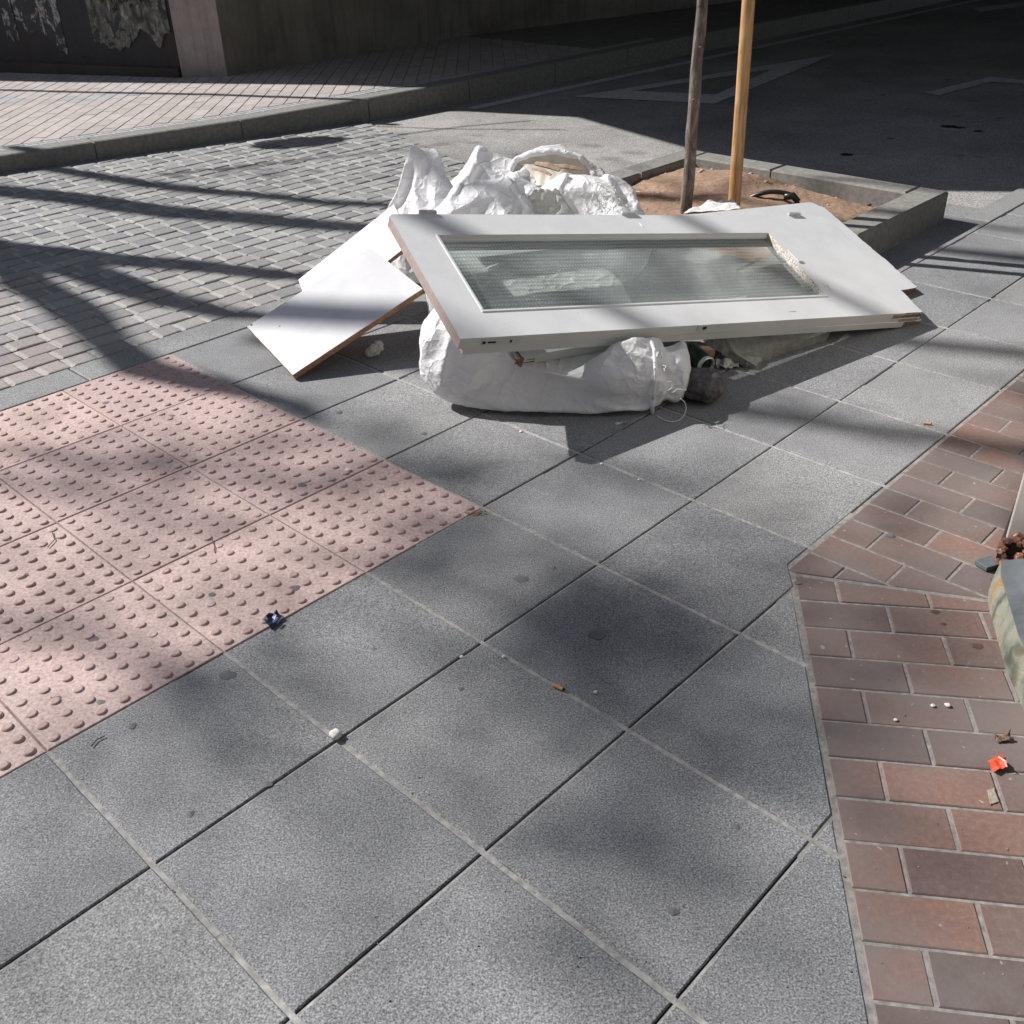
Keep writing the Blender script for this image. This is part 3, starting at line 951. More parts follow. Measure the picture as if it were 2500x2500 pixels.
for zk, an, rr_ in ((.42, -1.2, .010), (.63, -1.9, .008), (.86, -1.4, .009), (.19, -1.0, .008), (.98, -2.2, .007)):
    c_ = Vector(pts[int(zk / 3 * 59)]) + Vector((math.cos(an), math.sin(an), 0)) * .022
    rock(mb, c_, rr_, zk * 10, .8, 1)
mb.build('trunk', M['bark'], t1, smooth=True)
mb = MB(); random.seed(5)
for k in range(7):
    an = k * 2.4; z = 1.9 + .15 * k
    base = Vector(pts[min(59, int(z / 3 * 59))])
    e1 = base + Vector((math.cos(an) * .5, math.sin(an) * .5, .6)); mid = (base + e1) / 2 + Vector((0, 0, -.05))
    mb.tube([base, mid, e1], [.012, .009, .004], 6)
mb.build('branches', M['bark'], t1, smooth=True)
mb = MB()
for k in range(7):
    an = k * 2.4; z = 1.9 + .15 * k
    leaf_clump(mb, Vector(pts[min(59, int(z / 3 * 59))]) + Vector((math.cos(an) * .5, math.sin(an) * .5, .65)), .25, 26, .05)
mb.build('crown', M['leaf'], t1)
sp_ = Vector((1.045, 4.575, .06))
m, nt, b = mat('orange_varnished_pine')
v = coords(nt, (1, 1, .12))
n = noise_(nt, v, 40, 4, .6, 1.0)
c = ramp(nt, n, [(.32, (.27, .13, .048)), (.5, (.46, .26, .11)), (.68, (.58, .36, .18))])
c = mix(nt, ramp(nt, noise_(nt, coords(nt, (1, 1, .5)), 16, 2), [(.67, 0.0), (.72, .7)]), c, (.20, .085, .03))
lk(nt, c, b.inputs['Base Color']); b.inputs['Roughness'].default_value = .55; lk(nt, bump(nt, n, .2, .003), b.inputs['Normal'])
mb = MB(); mb.tube([(sp_.x - .002 * z, sp_.y, sp_.z - .05 + z * .1) for z in range(27)], [.0275 - .00008 * z for z in range(27)], 18)
tag(mb.build('tree_stake', m, smooth=True, origin=sp_), 'orange brown round wooden stake standing in the planter soil, right of the trunk', 'stake')

# black irrigation pipe arching out of the soil
mb = MB()
pa, pb, pc_ = at(1408, 378, .12), at(1450, 362, .17), at(1500, 371, .15)
P = []
for i in range(21):
    t = i / 20
    P.append(pa * (1 - t) ** 2 + 2 * (pb + Vector((0, 0, .03))) * t * (1 - t) + pc_ * t * t)
P.append(P[-1] + Vector((.02, -.03, -.05)))
mb.tube(P, .011, 10)
mb.tube([pc_ + Vector((-.05, .0, .0)), pc_ + Vector((-.01, 0, .004)), pc_ + Vector((.015, -.01, -.02))], [.015, .017, .014], 12)
tag(mb.build('irrigation_pipe', m_simple('black_rubber', (.02, .021, .023), .35, 40, .2, .2, .001), smooth=True), 'bent black irrigation pipe half buried in the planter soil', 'pipe')

# ---- shop front corner at the right edge
sf = empty('shop_front', (1.12, 1.9, 0), 'white metal shop frame with rusted foot on a mossy stone plinth at the right edge', 'shop front')
def slate():
    m, nt, b = mat('green_grey_slate')
    v = coords(nt)
    n = noise_(nt, v, 7, 6, .65, 1.2)
    c = ramp(nt, n, [(.30, (.07, .08, .065)), (.42, (.15, .165, .13)), (.52, (.22, .22, .175)), (.60, (.24, .155, .07)), (.70, (.12, .12, .105))])
    w = nd(nt, 'TexWave', Scale=5.0, Distortion=9.0, Detail=3.0); lk(nt, v, w.inputs[0])
    c = mix(nt, 1, c, ramp(nt, w.outputs[0], [(0, .45), (.12, .9), (.5, 1.1)]), 'MULTIPLY')
    lk(nt, c, b.inputs['Base Color']); b.inputs['Roughness'].default_value = .55
    lk(nt, bump(nt, n, .7, .02), b.inputs['Normal'])
    return m
M['slate'] = slate()
pz = .078
low = [at(1864, 1112), at(1862, 1140), at(1877, 1195), at(1893, 1256), at(1921, 1318), at(1934, 1348)]
low = [Vector((p.x, p.y, 0)) for p in low]
dirn = (low[-1] - low[2]).normalized(); low.append(low[-1] + dirn * .8)
mb = MB()
ins = Vector((.9, .12, 0))
segs = []
fr_ = []
for i, p in enumerate(low):
    fr_.append(p)
n = len(fr_)
lo = [mb.vert(p + Vector((0, 0, -.02))) for p in fr_]; mi = [mb.vert(p + Vector((.006, .0, pz * .55))) for p in fr_]; hi = [mb.vert(p + Vector((.014, .003, pz))) for p in fr_]
bk = [mb.vert(p + Vector((.9, .1, pz))) for p in fr_]
for i in range(n - 1):
    mb.face((lo[i + 1], lo[i], mi[i], mi[i + 1])); mb.face((mi[i + 1], mi[i], hi[i], hi[i + 1])); mb.face((hi[i + 1], hi[i], bk[i], bk[i + 1]), 1)
mb.face((lo[0], mi[0], hi[0], bk[0]))
mb.build('stone_plinth', [M['slate'], m_simple('dark_slate_top', (.15, .165, .175), .4, 8, .35, .5, .01)], sf)
L0, L1 = Vector((1.122, 1.905, 0)), Vector((1.358, 2.275, 0))
dd = (L1 - L0).normalized(); nn = Vector((dd.y, -dd.x, 0))
Mx = Matrix.Translation(L0) @ Matrix(((dd.x, nn.x, 0, 0), (dd.y, nn.y, 0, 0), (0, 0, 1, 0), (0, 0, 0, 1)))
mb = MB(); mb.box((.95, .03, 1.3), (.86, .03, 1.24), Mx); mb.build('metal_panel', m_paint('cream_metal', (.50, .47, .43), .35, .6), sf, bevel=.004)
mb = MB(); mb.box((.95, -.004, .02), (.88, .004, .035), Mx); mb.build('panel_edge', m_simple('dark_rubber_seal', (.03, .027, .025), .6), sf)
mb = MB(); mb.box((.035, .09, 1.30), (.035, .045, 1.17), Mx); mb.build('frame_post', m_paint('white_metal', (.75, .74, .72), .35, .6), sf, bevel=.004)
def rustmat():
    m, nt, b = mat('flaking_rust')
    v = coords(nt)
    n = noise_(nt, v, 38, 6, .7, .5)
    c = ramp(nt, n, [(.38, (.035, .02, .015)), (.50, (.11, .045, .025)), (.58, (.24, .09, .035)), (.66, (.5, .44, .4))])
    lk(nt, c, b.inputs['Base Color']); b.inputs['Roughness'].default_value = .9
    lk(nt, bump(nt, n, 1, .01), b.inputs['Normal'])
    return m
mb = MB(); random.seed(3)
for k in range(44):
    p = Mx @ Vector((random.uniform(-.02, .09), random.uniform(.0, .12), random.uniform(.0, .1)))
    rock(mb, p, random.uniform(.007, .017), k, random.uniform(.4, 1.1), 1)
mb.build('rusted_foot', rustmat(), sf)
mb = MB()
mb.tube([Mx @ Vector((.0, .16, pz + .012)), Mx @ Vector((-.30, .2, pz + .012)), Mx @ Vector((-.75, .28, pz + .012))], .012, 10)
mb.build('conduit', m_simple('grey_plastic_conduit', (.27, .28, .3), .4), sf, smooth=True)

# ---- buildings that close the street behind and beside the viewer (outside the picture); they keep the low sky off the shaded faces
def block(x0, x1, y0, y1, h, label, m, rot=0, wins=()):
    e = empty('street_building', ((x0 + x1) / 2, (y0 + y1) / 2, 0), label, 'building')
    mb = MB(); Mz = Matrix.Translation(((x0 + x1) / 2, (y0 + y1) / 2, 0)) @ Matrix.Rotation(R(rot), 4, 'Z')
    hx, hy = (x1 - x0) / 2, (y1 - y0) / 2
    mb.box((0, 0, h / 2 - .02), (hx, hy, h / 2), Mz)
    mb.build('walls', m, e)
    for k in range(wins[0]):
        for fl in range(wins[1]):
            mb = MB()
            if wins[2] == 'y': c_ = (-hx + (k + .5) * 2 * hx / wins[0], hy + .01, 4.4 + fl * 3.1); hh = (.55, .03, .9)
            else: c_ = (-hx - .01, -hy + (k + .5) * 2 * hy / wins[0], 4.4 + fl * 3.1); hh = (.03, .55, .9)
            mb.box(c_, hh, Mz); mb.build('window', M['darkpane'], e)
M['darkpane'] = m_simple('dark_window_glass', (.03, .035, .04), .15, 3, .2, 0)
M['facade'] = m_simple('dull_render_facade', (.10, .10, .105), .85, 2, .2, .3, .01)
block(-16, 12, -16, -6, 13, 'dull rendered street building behind the viewer', M['facade'], 0, (7, 3, 'y'))
block(3.1, 13, -9, 1.2, 12, 'shop building to the right of the viewer above the brick paving', M['facade'], 0, (4, 2, 'x'))

# ================================================================ doors and boards
random.seed(23)
def frame_of(O, X, Y):
    O, X, Y = Vector(O), Vector(X), Vector(Y)
    ex = (X - O).normalized(); ey = (Y - O); ey = (ey - ex * ey.dot(ex)).normalized(); ez = ex.cross(ey)
    return Matrix.Translation(O) @ Matrix((ex, ey, ez)).transposed().to_4x4()
def holed_plate(mb, outer, hole, z1, z0, M_):
    """flat plate with a rectangular opening; outer jagged allowed"""
    loops = [[Vector((*p, 0)) for p in outer]] + ([[Vector((*p, 0)) for p in hole]] if hole else [])
    allp = outer + (hole or [])
    tri = tessellate_polygon(loops)
    hi = [mb.vert(M_ @ Vector((*p, z1))) for p in allp]; lo = [mb.vert(M_ @ Vector((*p, z0))) for p in allp]
    for a_, b_, c_ in tri:
        A_, B_, C_ = allp[a_], allp[b_], allp[c_]
        if (B_[0] - A_[0]) * (C_[1] - A_[1]) - (C_[0] - A_[0]) * (B_[1] - A_[1]) < 0: b_, c_ = c_, b_
        mb.face((hi[a_], hi[b_], hi[c_]), 0); mb.face((lo[a_], lo[c_], lo[b_]), 0)
    return hi, lo
def sides(mb, hi, lo, s, e, mats, flip=False):
    n = e - s
    for i in range(n):
        j = (i + 1) % n
        f = (lo[s + i], lo[s + j], hi[s + j], hi[s + i])
        mb.face(f[::-1] if flip else f, mats[i] if isinstance(mats, list) else mats)
def jag(p, q, n, amp, seed):
    """points from p to q with a chipped outline"""
    out = []
    for i in range(n):
        t = i / n
        x, y = p[0] + (q[0] - p[0]) * t, p[1] + (q[1] - p[1]) * t
        dx, dy = q[0] - p[0], q[1] - p[1]; l = math.hypot(dx, dy)
        k = amp * (noise.noise(Vector((t * l * 14, seed, 0))) + .6 * noise.noise(Vector((t * l * 60, seed, 5)))) if 0 < i else 0
        out.append((x - dy / l * k, y + dx / l * k))
    return out
LEN, WID, TK = 1.862, .62, .036
OPEN = [(.116, .112), (1.478, .112), (1.478, .505), (.116, .505)]
glassm, nt, b = mat('ribbed_glass')
v = coords(nt)
sepx = nt.nodes.new('ShaderNodeSeparateXYZ'); lk(nt, v, sepx.inputs[0])
# pressed grid pattern of small lenses
sx = math_(nt, 'SINE', math_(nt, 'MULTIPLY', sepx.outputs[0], 2 * math.pi / .0115))
sy = math_(nt, 'SINE', math_(nt, 'MULTIPLY', sepx.outputs[1], 2 * math.pi / .0195))
hgt = math_(nt, 'ADD', math_(nt, 'MULTIPLY', sx, .5), sy)
nb = bump(nt, hgt, 1.0, .0060)
nb = bump(nt, noise_(nt, v, 3.5, 2), .25, .02, nb)
out = nt.nodes['Material Output']
gl = nt.nodes.new('ShaderNodeBsdfGlossy'); gl.inputs['Roughness'].default_value = .12; lk(nt, nb, gl.inputs['Normal']); gl.inputs[0].default_value = (.9, .95, .97, 1)
rf = nt.nodes.new('ShaderNodeBsdfRefraction'); rf.inputs['Roughness'].default_value = .08; rf.inputs['IOR'].default_value = 1.3; rf.inputs[0].default_value = (.93, .97, .955, 1); lk(nt, nb, rf.inputs['Normal'])
tr = nt.nodes.new('ShaderNodeBsdfTransparent'); tr.inputs[0].default_value = (.92, .96, .945, 1)
df = nt.nodes.new('ShaderNodeBsdfDiffuse'); df.inputs[0].default_value = (.56, .61, .60, 1)
m1 = nt.nodes.new('ShaderNodeMixShader'); m1.inputs[0].default_value = .72; lk(nt, rf.outputs[0], m1.inputs[1]); lk(nt, tr.outputs[0], m1.inputs[2])
m2 = nt.nodes.new('ShaderNodeMixShader')
lk(nt, ramp(nt, noise_(nt, v, 5, 5, .6), [(.35, .04), (.7, .13)]), m2.inputs[0]); lk(nt, m1.outputs[0], m2.inputs[1]); lk(nt, df.outputs[0], m2.inputs[2])
fr_n = nt.nodes.new('ShaderNodeFresnel'); fr_n.inputs[0].default_value = 1.55
geo_ = nt.nodes.new('ShaderNodeNewGeometry'); front_ = math_(nt, 'SUBTRACT', 1.0, geo_.outputs['Backfacing'])
m3 = nt.nodes.new('ShaderNodeMixShader'); lk(nt, math_(nt, 'MULTIPLY', fr_n.outputs[0], front_), m3.inputs[0]); lk(nt, m2.outputs[0], m3.inputs[1]); lk(nt, gl.outputs[0], m3.inputs[2])
lk(nt, m3.outputs[0], out.inputs[0])
M['glass'] = glassm
M['bead'] = m_paint('white_bead_paint', (.70, .71, .70), .4, .3)
M['steel'] = m_simple('painted_hinge', (.50, .51, .50), .45, 40, .2, .2, .001)
M['blackhole'] = m_simple('dark_recess', (.012, .012, .012), .9)

def door(O, X, Y, label, glazed=True, chip_amp=.004, seed=1, tk=TK, wid=WID, ln=LEN, pane=True):
    M_ = frame_of(O, X, Y)
    t = empty('panelled_door' if not glazed else 'glazed_door', Vector(O), label, 'door', 'doors stacked on the rubble')
    outer = []
    bx = .008
    outer += [(0, 0), (ln * .5, 0)]
    outer += jag((ln - .16, 0), (ln, .0), 10, .003, seed)
    outer += jag((ln - .004, .004), (ln - .002, wid - .05), 46, chip_amp, seed + 3)
    outer += [(ln - .008, wid - .025), (ln - .03, wid - .004), (ln - .05, wid)]
    outer += [(ln * .5, wid), (.012, wid), (0, wid - .01)]
    hole = OPEN if glazed else None
    mb = MB()
    hi, lo = holed_plate(mb, outer, hole, 0, -tk, M_)
    no = len(outer)
    # which outline segments show raw wood: the short ends
    ms = []
    for i in range(no):
        p, q = outer[i], outer[(i + 1) % no]
        ms.append(1 if (abs(p[0]) < .02 and abs(q[0]) < .02) else (2 if (p[0] > ln - .1 and q[0] > ln - .1 and abs(p[0] - q[0]) < .03) else 3))
    sides(mb, hi, lo, 0, no, ms)
    if hole: sides(mb, hi, lo, no, no + 4, [0, 4, 0, 0], flip=True)
    fr = mb.build('frame', [M['white'], M['rawwood'], M['brokenwood'], M['whiteedge'], m_speckle], t, bevel=.0012, seg=2)
    if glazed and pane:
        mb = MB()
        g0, g1 = (OPEN[0][0] - .004, OPEN[0][1] - .004), (OPEN[2][0] + .004, OPEN[2][1] + .004)
        z = -.0235
        pts = [(g0[0], g0[1]), (g1[0], g0[1]), (g1[0], g1[1]), (g0[0], g1[1])]
        mb.loft([[M_ @ Vector((*p, z - .004)) for p in pts], [M_ @ Vector((*p, z)) for p in pts]])
        # keep the pane in its own axes so the ribs follow the door
        o = mb.build('glass_pane', M['glass'], t)
        inv = M_.inverted()
        for vv in o.data.vertices:
            vv.co = inv @ (vv.co + Vector(t.location))
        o.matrix_parent_inverse = Matrix.Identity(4)
        o.matrix_local = Matrix.Translation(-Vector(t.location)) @ M_
        # glazing beads
        def bead(x0, x1, y0, y1, zt=.003, zb=-.019):
            mb.loft([[M_ @ Vector((*p, zb)) for p in ((x0, y0), (x1, y0), (x1, y1), (x0, y1))], [M_ @ Vector((*p, zt)) for p in ((x0, y0), (x1, y0), (x1, y1), (x0, y1))]])
        w = .010
        x0, y0, x1, y1 = OPEN[0][0], OPEN[0][1], OPEN[2][0], OPEN[2][1]
        for a_, b_, c_, d_ in ((x0, x1, y0 + .0005, y0 + w), (x0 + .0005, x0 + w, y0 + w + .0005, y1 - .0005)):
            mb = MB(); bead(a_, b_, c_, d_); mb.build('glazing_bead', M['bead'], t, bevel=.002)
        mb = MB(); bead(x0 + w + .001, x1 - .001, y1 - .006, y1 - .0004, -.014, -.0225); mb.build('glazing_bead', M['bead'], t, bevel=.001)
    return t, M_
def mk_speckle():
    m, nt, b = mat('speckled_old_putty')
    v = coords(nt)
    n = noise_(nt, v, 190, 3, .7)
    c = ramp(nt, n, [(.40, (.30, .22, .15)), (.5, (.62, .57, .47)), (.6, (.80, .78, .72))])
    lk(nt, c, b.inputs['Base Color']); b.inputs['Roughness'].default_value = .8; lk(nt, bump(nt, n, .8, .003), b.inputs['Normal'])
    return m
m_speckle = mk_speckle()
OA, XA, YA = (-.131, 2.657, .331), (1.517, 3.472, .052), (-.361, 3.194, .538)
tA, MA = door(OA, XA, YA, 'white door with ribbed glass pane lying tilted on top of the pile', seed=2, chip_amp=.006)
# hinges on the back edge
for hx in (.135, .91, 1.69):
    mb = MB()
    mb.tube([MA @ Vector((hx - .028, WID + .006, .004)), MA @ Vector((hx + .028, WID + .006, .004))], .007, 12)
    mb.box((hx, WID + .001, -.004), (.030, .0022, .014), MA)
    mb.build('hinge', M['steel'], tA, bevel=.001)
# lock plate on the front edge
mb = MB(); mb.box((.135, -.0012, -.018), (.062, .0012, .0095), MA); lp = mb.build('lock_plate', m_paint('painted_lock_plate', (.50, .50, .46), .4, .3), tA, bevel=.0006)
mb = MB()
for x0, x1, hh in ((.074, .083, .0042), (.090, .116, .0026), (.162, .168, .0045)):
    mb.box(((x0 + x1) / 2, -.0027, -.017), ((x1 - x0) / 2, .0012, hh), MA)
mb.build('lock_slot', M['blackhole'], lp)
mb = MB(); mb.box((.858, -.0014, -.010), (.021, .0014, .0105), MA); nk = mb.build('edge_catch', M['steel'], tA, bevel=.0008)
mb = MB(); mb.box((.864, -.0035, -.011), (.007, .0008, .005), MA); mb.build('catch_slot', M['blackhole'], nk)
mb = MB()
mb.box((.93, .558, .0006), (.0022, .011, .0006), MA @ Matrix.Rotation(.0, 4, 'Z'))
mb.build('paint_chip', m_simple('bright_chip', (.8, .8, .8), .5), tA)
# lifted tape strip by the right end of the opening
mb = MB(); mb.box((1.508, .30, .004), (.010, .035, .0015), MA @ Matrix.Rotation(R(2), 4, 'Z'))
mb.box((1.500, .262, .006), (.003, .018, .0012), MA @ Matrix.Rotation(R(-3), 4, 'Z'))
mb.build('lifted_tape', M['bead'], tA)
# faint blue pencil mark
mb = MB()
mb.box((1.26, .075, .0004), (.016, .0007, .0004), MA @ Matrix.Rotation(R(-1.5), 4, 'Z')); mb.box((1.232, .118, .0004), (.010, .0007, .0004), MA @ Matrix.Rotation(R(-.2), 4, 'Z'))
mb.build('blue_pencil_mark', m_simple('blue_pencil', (.25, .42, .62), .6), tA)
# splintered plies at the broken front corner
for k in range(5):
    mb = MB()
    z = -.004 - .0085 * k
    L_ = .10 + .05 * random.random()
    pts = [(LEN - L_, -.003 - .0012 * (k % 2))] + jag((LEN - L_ * .5, -.003), (LEN + .006 - .004 * k, -.001), 6, .004, k) + jag((LEN + .006 - .005 * (k % 3), .0), (LEN - .003, .10), 9, .006, k + 9) + [(LEN - L_, .02)]
    hi, lo = holed_plate(mb, pts, None, z, z - .0045, MA)
    sides(mb, hi, lo, 0, len(pts), 0)
    mb.build('splintered_ply', (M['rawwood'], M['brokenwood'], M['whiteedge'])[k % 3], tA)

# second glazed door, nearly flush below
dz = -(TK + .0015)
def sh(O, X, Y, dz, dx=0, dy=0, rz=0):
    M_ = frame_of(O, X, Y) @ Matrix.Translation((dx, dy, dz)) @ Matrix.Rotation(rz, 4, 'Z')
    return M_ @ Vector((0, 0, 0)), M_ @ Vector((1.8, 0, 0)), M_ @ Vector((0, .6, 0))
O2, X2, Y2 = sh(OA, XA, YA, dz, .022, .004, R(-.25))
tB, MB_ = door(O2, X2, Y2, 'worn white door flush beneath the top glazed door, only its edge showing', seed=31, chip_amp=.007, tk=.024, pane=False)
# third door, rotated, resting on the planter rim
OC, XC, YC = (.045, 2.84, .193), (1.628, 3.811, .024), (-.242, 3.35, .402)
OPEN_save = OPEN
tC, MC = door(OC, XC, YC, 'lowest white door turned askew, its corner sticking out behind the others', pane=False, seed=47, chip_amp=.007, tk=.034)
for k in range(4):
    mb = MB(); z = -.004 - .010 * k
    pts = [(-.02 + .012 * (k % 2), .002)] + [(.05, -.0025), (.05, .02)] + jag((-.012 + .01 * (k % 3), .05), (-.015 + .006 * k, .002), 6, .008, k + 70)
    hi, lo = holed_plate(mb, pts, None, z, z - .004, MC); sides(mb, hi, lo, 0, len(pts), 0)
    mb.build('splintered_ply', (M['whiteedge'], M['rawwood'], M['brokenwood'])[k % 3], tC)
mb = MB(); mb.box((-.001, .01, -.017), (.004, .018, .016), MC); mb.build('torn_core', M['brokenwood'], tC)

# boards
def board(corners, tk, label, edge, name='white_board', seed=0):
    P = [Vector(c) for c in corners]
    ex = (P[1] - P[0]); ey = (P[3] - P[0]); nrm = ex.cross(ey).normalized()
    if nrm.z < 0: nrm = -nrm
    t = empty(name, P[0], label, 'board', 'white boards leaning beside the doors')
    N = 24
    def side(p, q, a):
        return [p + (q - p) * (i / N) + (q - p).cross(nrm).normalized() * (a * noise.noise(Vector((i * .9, seed, 0)))) for i in range(N)]
    loop = side(P[0], P[1], .0012) + side(P[1], P[2], .0012) + side(P[2], P[3], .0012) + side(P[3], P[0], .0012)
    mb = MB()
    s = .0022
    top = [p for p in loop]
    mb.loft([[p - nrm * tk for p in top], [p - nrm * s for p in top]], True, False)
    mb.build('core', edge, t)
    mb = MB(); mb.loft([[p - nrm * (s - .0002) for p in top], [p + nrm * 0 for p in top]], False, True)
    mb.build('white_face', M['whiteboard'], t)
    return t, nrm
bA, nA = board([(-.726, 3.139, .024), (-.289, 3.396, .222), (-.501, 3.716, .275), (-.938, 3.46, .076)], .021,
      'small white board with brown chipboard edge leaning on the left of the pile', M['chip'], seed=3)
cA_ = [Vector(c) for c in ((-.726, 3.139, .024), (-.289, 3.396, .222), (-.501, 3.716, .275), (-.938, 3.46, .076))]
for u, w, r in ((.03, .985, .0045), (.16, .72, .003), (.30, .985, .003)):
    mb = MB()
    p = cA_[0] + (cA_[1] - cA_[0]) * u + (cA_[3] - cA_[0]) * w
    rg = [mb.vert(p + (cA_[1] - cA_[0]).normalized() * r * math.cos(t) + (cA_[3] - cA_[0]).normalized() * r * math.sin(t) + nA * .0006) for t in [k * .7 for k in range(9)]]
    mb.face(rg)
    mb.build('screw_hole', M['blackhole'], bA)
U0, L0_, L1_ = Vector((-.832, 3.949, .081)), Vector((-.741, 3.67, .018)), Vector((-.339, 3.729, .29))
U1_ = U0 + (L1_ - L0_)
bB, nB = board([tuple(L0_), tuple(L1_), tuple(U1_), tuple(U0)], .016, 'bright white board behind the chipboard one, rising to the door corner', M['chip'], seed=9)

# ---- rubble under the doors
def flatrock(name, label, cat, outline, z, tk, M_, mt, seed):
    mb = MB()
    n = len(outline)
    def ringz(zz, amp, s=1.0):
        cx = sum(p[0] for p in outline) / n; cy = sum(p[1] for p in outline) / n
        return [M_ @ Vector((cx + (p[0] - cx) * s + amp * noise.noise(Vector((i * .8, seed, zz * 50))), cy + (p[1] - cy) * s + amp * noise.noise(Vector((i * .8, seed + 9, zz * 50))), zz)) for i, p in enumerate(outline)]
    mb.loft([ringz(-tk, .006, .97), ringz(-tk * .5, .006), ringz(-.003, .005), ringz(0, .003, .985)])
    o = mb.build(name, mt, origin=M_ @ Vector((0, 0, 0)))
    return tag(o, label, cat)
def refine(poly, n, amp, seed):
    out = []
    for i in range(len(poly)): out += jag(poly[i], poly[(i + 1) % len(poly)], n, amp, seed + i)
    return out
# grey slab fragment leaning under the right half, seen from its broken edge
sl = [at(1345, 640, .10), at(1376, 661, .055), at(1428, 692, .012), at(1440, 672, .02), at(1470, 655, .03), at(1560, 628, .03)]
bk = Vector((.25, .42, .06))
top = [sl[0], sl[1], sl[2], sl[3], sl[4], sl[5], sl[5] + bk * .7, sl[0] + bk * .9]
mb = MB()
def fine(L):
    out = []
    for i in range(len(L)):
        p, q = L[i], L[(i + 1) % len(L)]
        for k in range(7):
            t = k / 7; x = p.lerp(q, t)
            out.append(x + Vector((noise.noise(x * 30), noise.noise(x * 30 + Vector((5, 0, 0))), 0)) * .006)
    return out
L = fine(top)
mb.loft([[p + Vector((0, 0, -.03)) + Vector((noise.noise(p * 60), noise.noise(p * 50), 0)) * .006 for p in L], [p + Vector((0, 0, -.012)) + Vector((noise.noise(p * 70), noise.noise(p * 40), 0)) * .005 for p in L], L])
tag(mb.build('broken_slab', M['concrete'], origin=top[0]), 'grey broken concrete slab with curved edge lying under the doors', 'slab')
p = at(1326, 735, .04)
mb = MB(); rock(mb, (p.x, p.y + .01, .05), .066, 4.2, .78, 3)
for v_i in range(len(mb.v)):
    x, y, z = mb.v[v_i]; mb.v[v_i] = (x + .02 * (x - p.x), y, max(z, .001))
m, nt, b = mat('dark_rubble_stone')
v = coords(nt); n = noise_(nt, v, 28, 7, .7)
c = ramp(nt, n, [(.35, (.05, .045, .045)), (.52, (.105, .095, .095)), (.66, (.16, .145, .14)), (.74, (.30, .27, .24))])
lk(nt, c, b.inputs['Base Color']); b.inputs['Roughness'].default_value = .85; lk(nt, bump(nt, n, 1, .012), b.inputs['Normal'])
M['darkrock'] = m
tag(mb.build('rubble_stone', m, origin=p), 'dark brownish lump of rubble between the front sack and the can', 'stone')
p = at(1300, 668, .08)
mb = MB(); Mx = Matrix.Translation((p.x + .03, p.y + .06, .055)) @ Matrix.Rotation(R(25), 4, 'Z') @ Matrix.Rotation(R(12), 4, 'Y')
mb.box((0, 0, 0), (.05, .045, .03), Mx)
tag(mb.build('brick_piece', m_simple('brown_brick', (.26, .15, .10), .85, 60, .3, .7, .004), origin=p, bevel=.006), 'brown brick fragment beneath the door edge above the dark stone', 'brick')
# crushed drinks can, open end towards the viewer
pc0, pc1 = at(1334, 690, .072), at(1302, 662, .095)
can = empty('drinks_can', pc0, 'dark green drinks can with silver open rim beneath the doors', 'can')
ax = (pc1 + Vector((-.02, .06, 0)) - pc0).normalized()
mb = MB(); mb.tube([pc0 + ax * .006, pc0 + ax * .014, pc0 + ax * .10], [.0265, .032, .032], 24)
mb.build('body', m_simple('dark_green_tin', (.012, .03, .022), .3, 30, .3, .1, .001, metallic=.4), can, smooth=True, bevel=None)
mb = MB()
seg = 24
nrm = ax.orthogonal().normalized(); bi = ax.cross(nrm)
rg = lambda r, d: [pc0 + ax * d + (nrm * math.cos(2 * math.pi * k / seg) + bi * math.sin(2 * math.pi * k / seg)) * r for k in range(seg)]
mb.loft([rg(.030, .012), rg(.030, .0), rg(.0285, -.002), rg(.024, -.001), rg(.0225, .004), rg(.0215, .012)], False, True)
mb.build('rim', m_simple('silver_tin', (.62, .62, .60), .3, 30, .1, .1, .001, metallic=.75), can, smooth=True)

def scrap(name, label, cat, pts, h, mt, seed, group=None, n=14, fold=.5, tk=.0012, smooth=True):
    """a small crumpled sheet: outline in world xy (4 corners), crumple height h"""
    P = [Vector(p) for p in pts]
    mb = MB(); G = []; 
    for k in (0, 1):
        g = []
        for i in range(n + 1):
            row = []
            for j in range(n + 1):
                s, t = i / n, j / n
                x = (P[0] * (1 - s) * (1 - t) + P[1] * s * (1 - t) + P[2] * s * t + P[3] * (1 - s) * t)
                w = Vector((s * 3.1 + seed, t * 3.1, seed * .37))
                z = abs(noise.noise(w)) * 1.5 + abs(noise.noise(w * 2.3)) * .7 + .25 * noise.noise(w * 5)
                dxy = Vector((noise.noise(w * 1.9 + Vector((7, 0, 0))), noise.noise(w * 1.9 + Vector((0, 7, 0))), 0)) * h * .3
                row.append(mb.vert(x + dxy + Vector((0, 0, max(.0006, h * z)) + 0) if False else x + dxy + Vector((0, 0, max(.0008, h * z) + k * tk))))
            g.append(row)
        G.append(g)
    a_, b_ = G
    for i in range(n):
        for j in range(n):
            mb.face((b_[i][j], b_[i + 1][j], b_[i + 1][j + 1], b_[i][j + 1])); mb.face((a_[i][j], a_[i][j + 1], a_[i + 1][j + 1], a_[i + 1][j]))
    for i in range(n):
        mb.face((a_[i][0], a_[i + 1][0], b_[i + 1][0], b_[i][0])); mb.face((a_[i + 1][n], a_[i][n], b_[i][n], b_[i + 1][n]))
        mb.face((a_[0][i + 1], a_[0][i], b_[0][i], b_[0][i + 1])); mb.face((a_[n][i], a_[n][i + 1], b_[n][i + 1], b_[n][i]))
    o = mb.build(name, mt, origin=P[0], smooth=smooth)
    return tag(o, label, cat, group)
M['paper'] = m_simple('white_paper', (.70, .68, .62), .8, 20, .06, .2, .002)
c4 = lambda x0, y0, x1, y1, x2, y2, x3, y3, z=0: [at(x0, y0, z), at(x1, y1, z), at(x2, y2, z), at(x3, y3, z)]
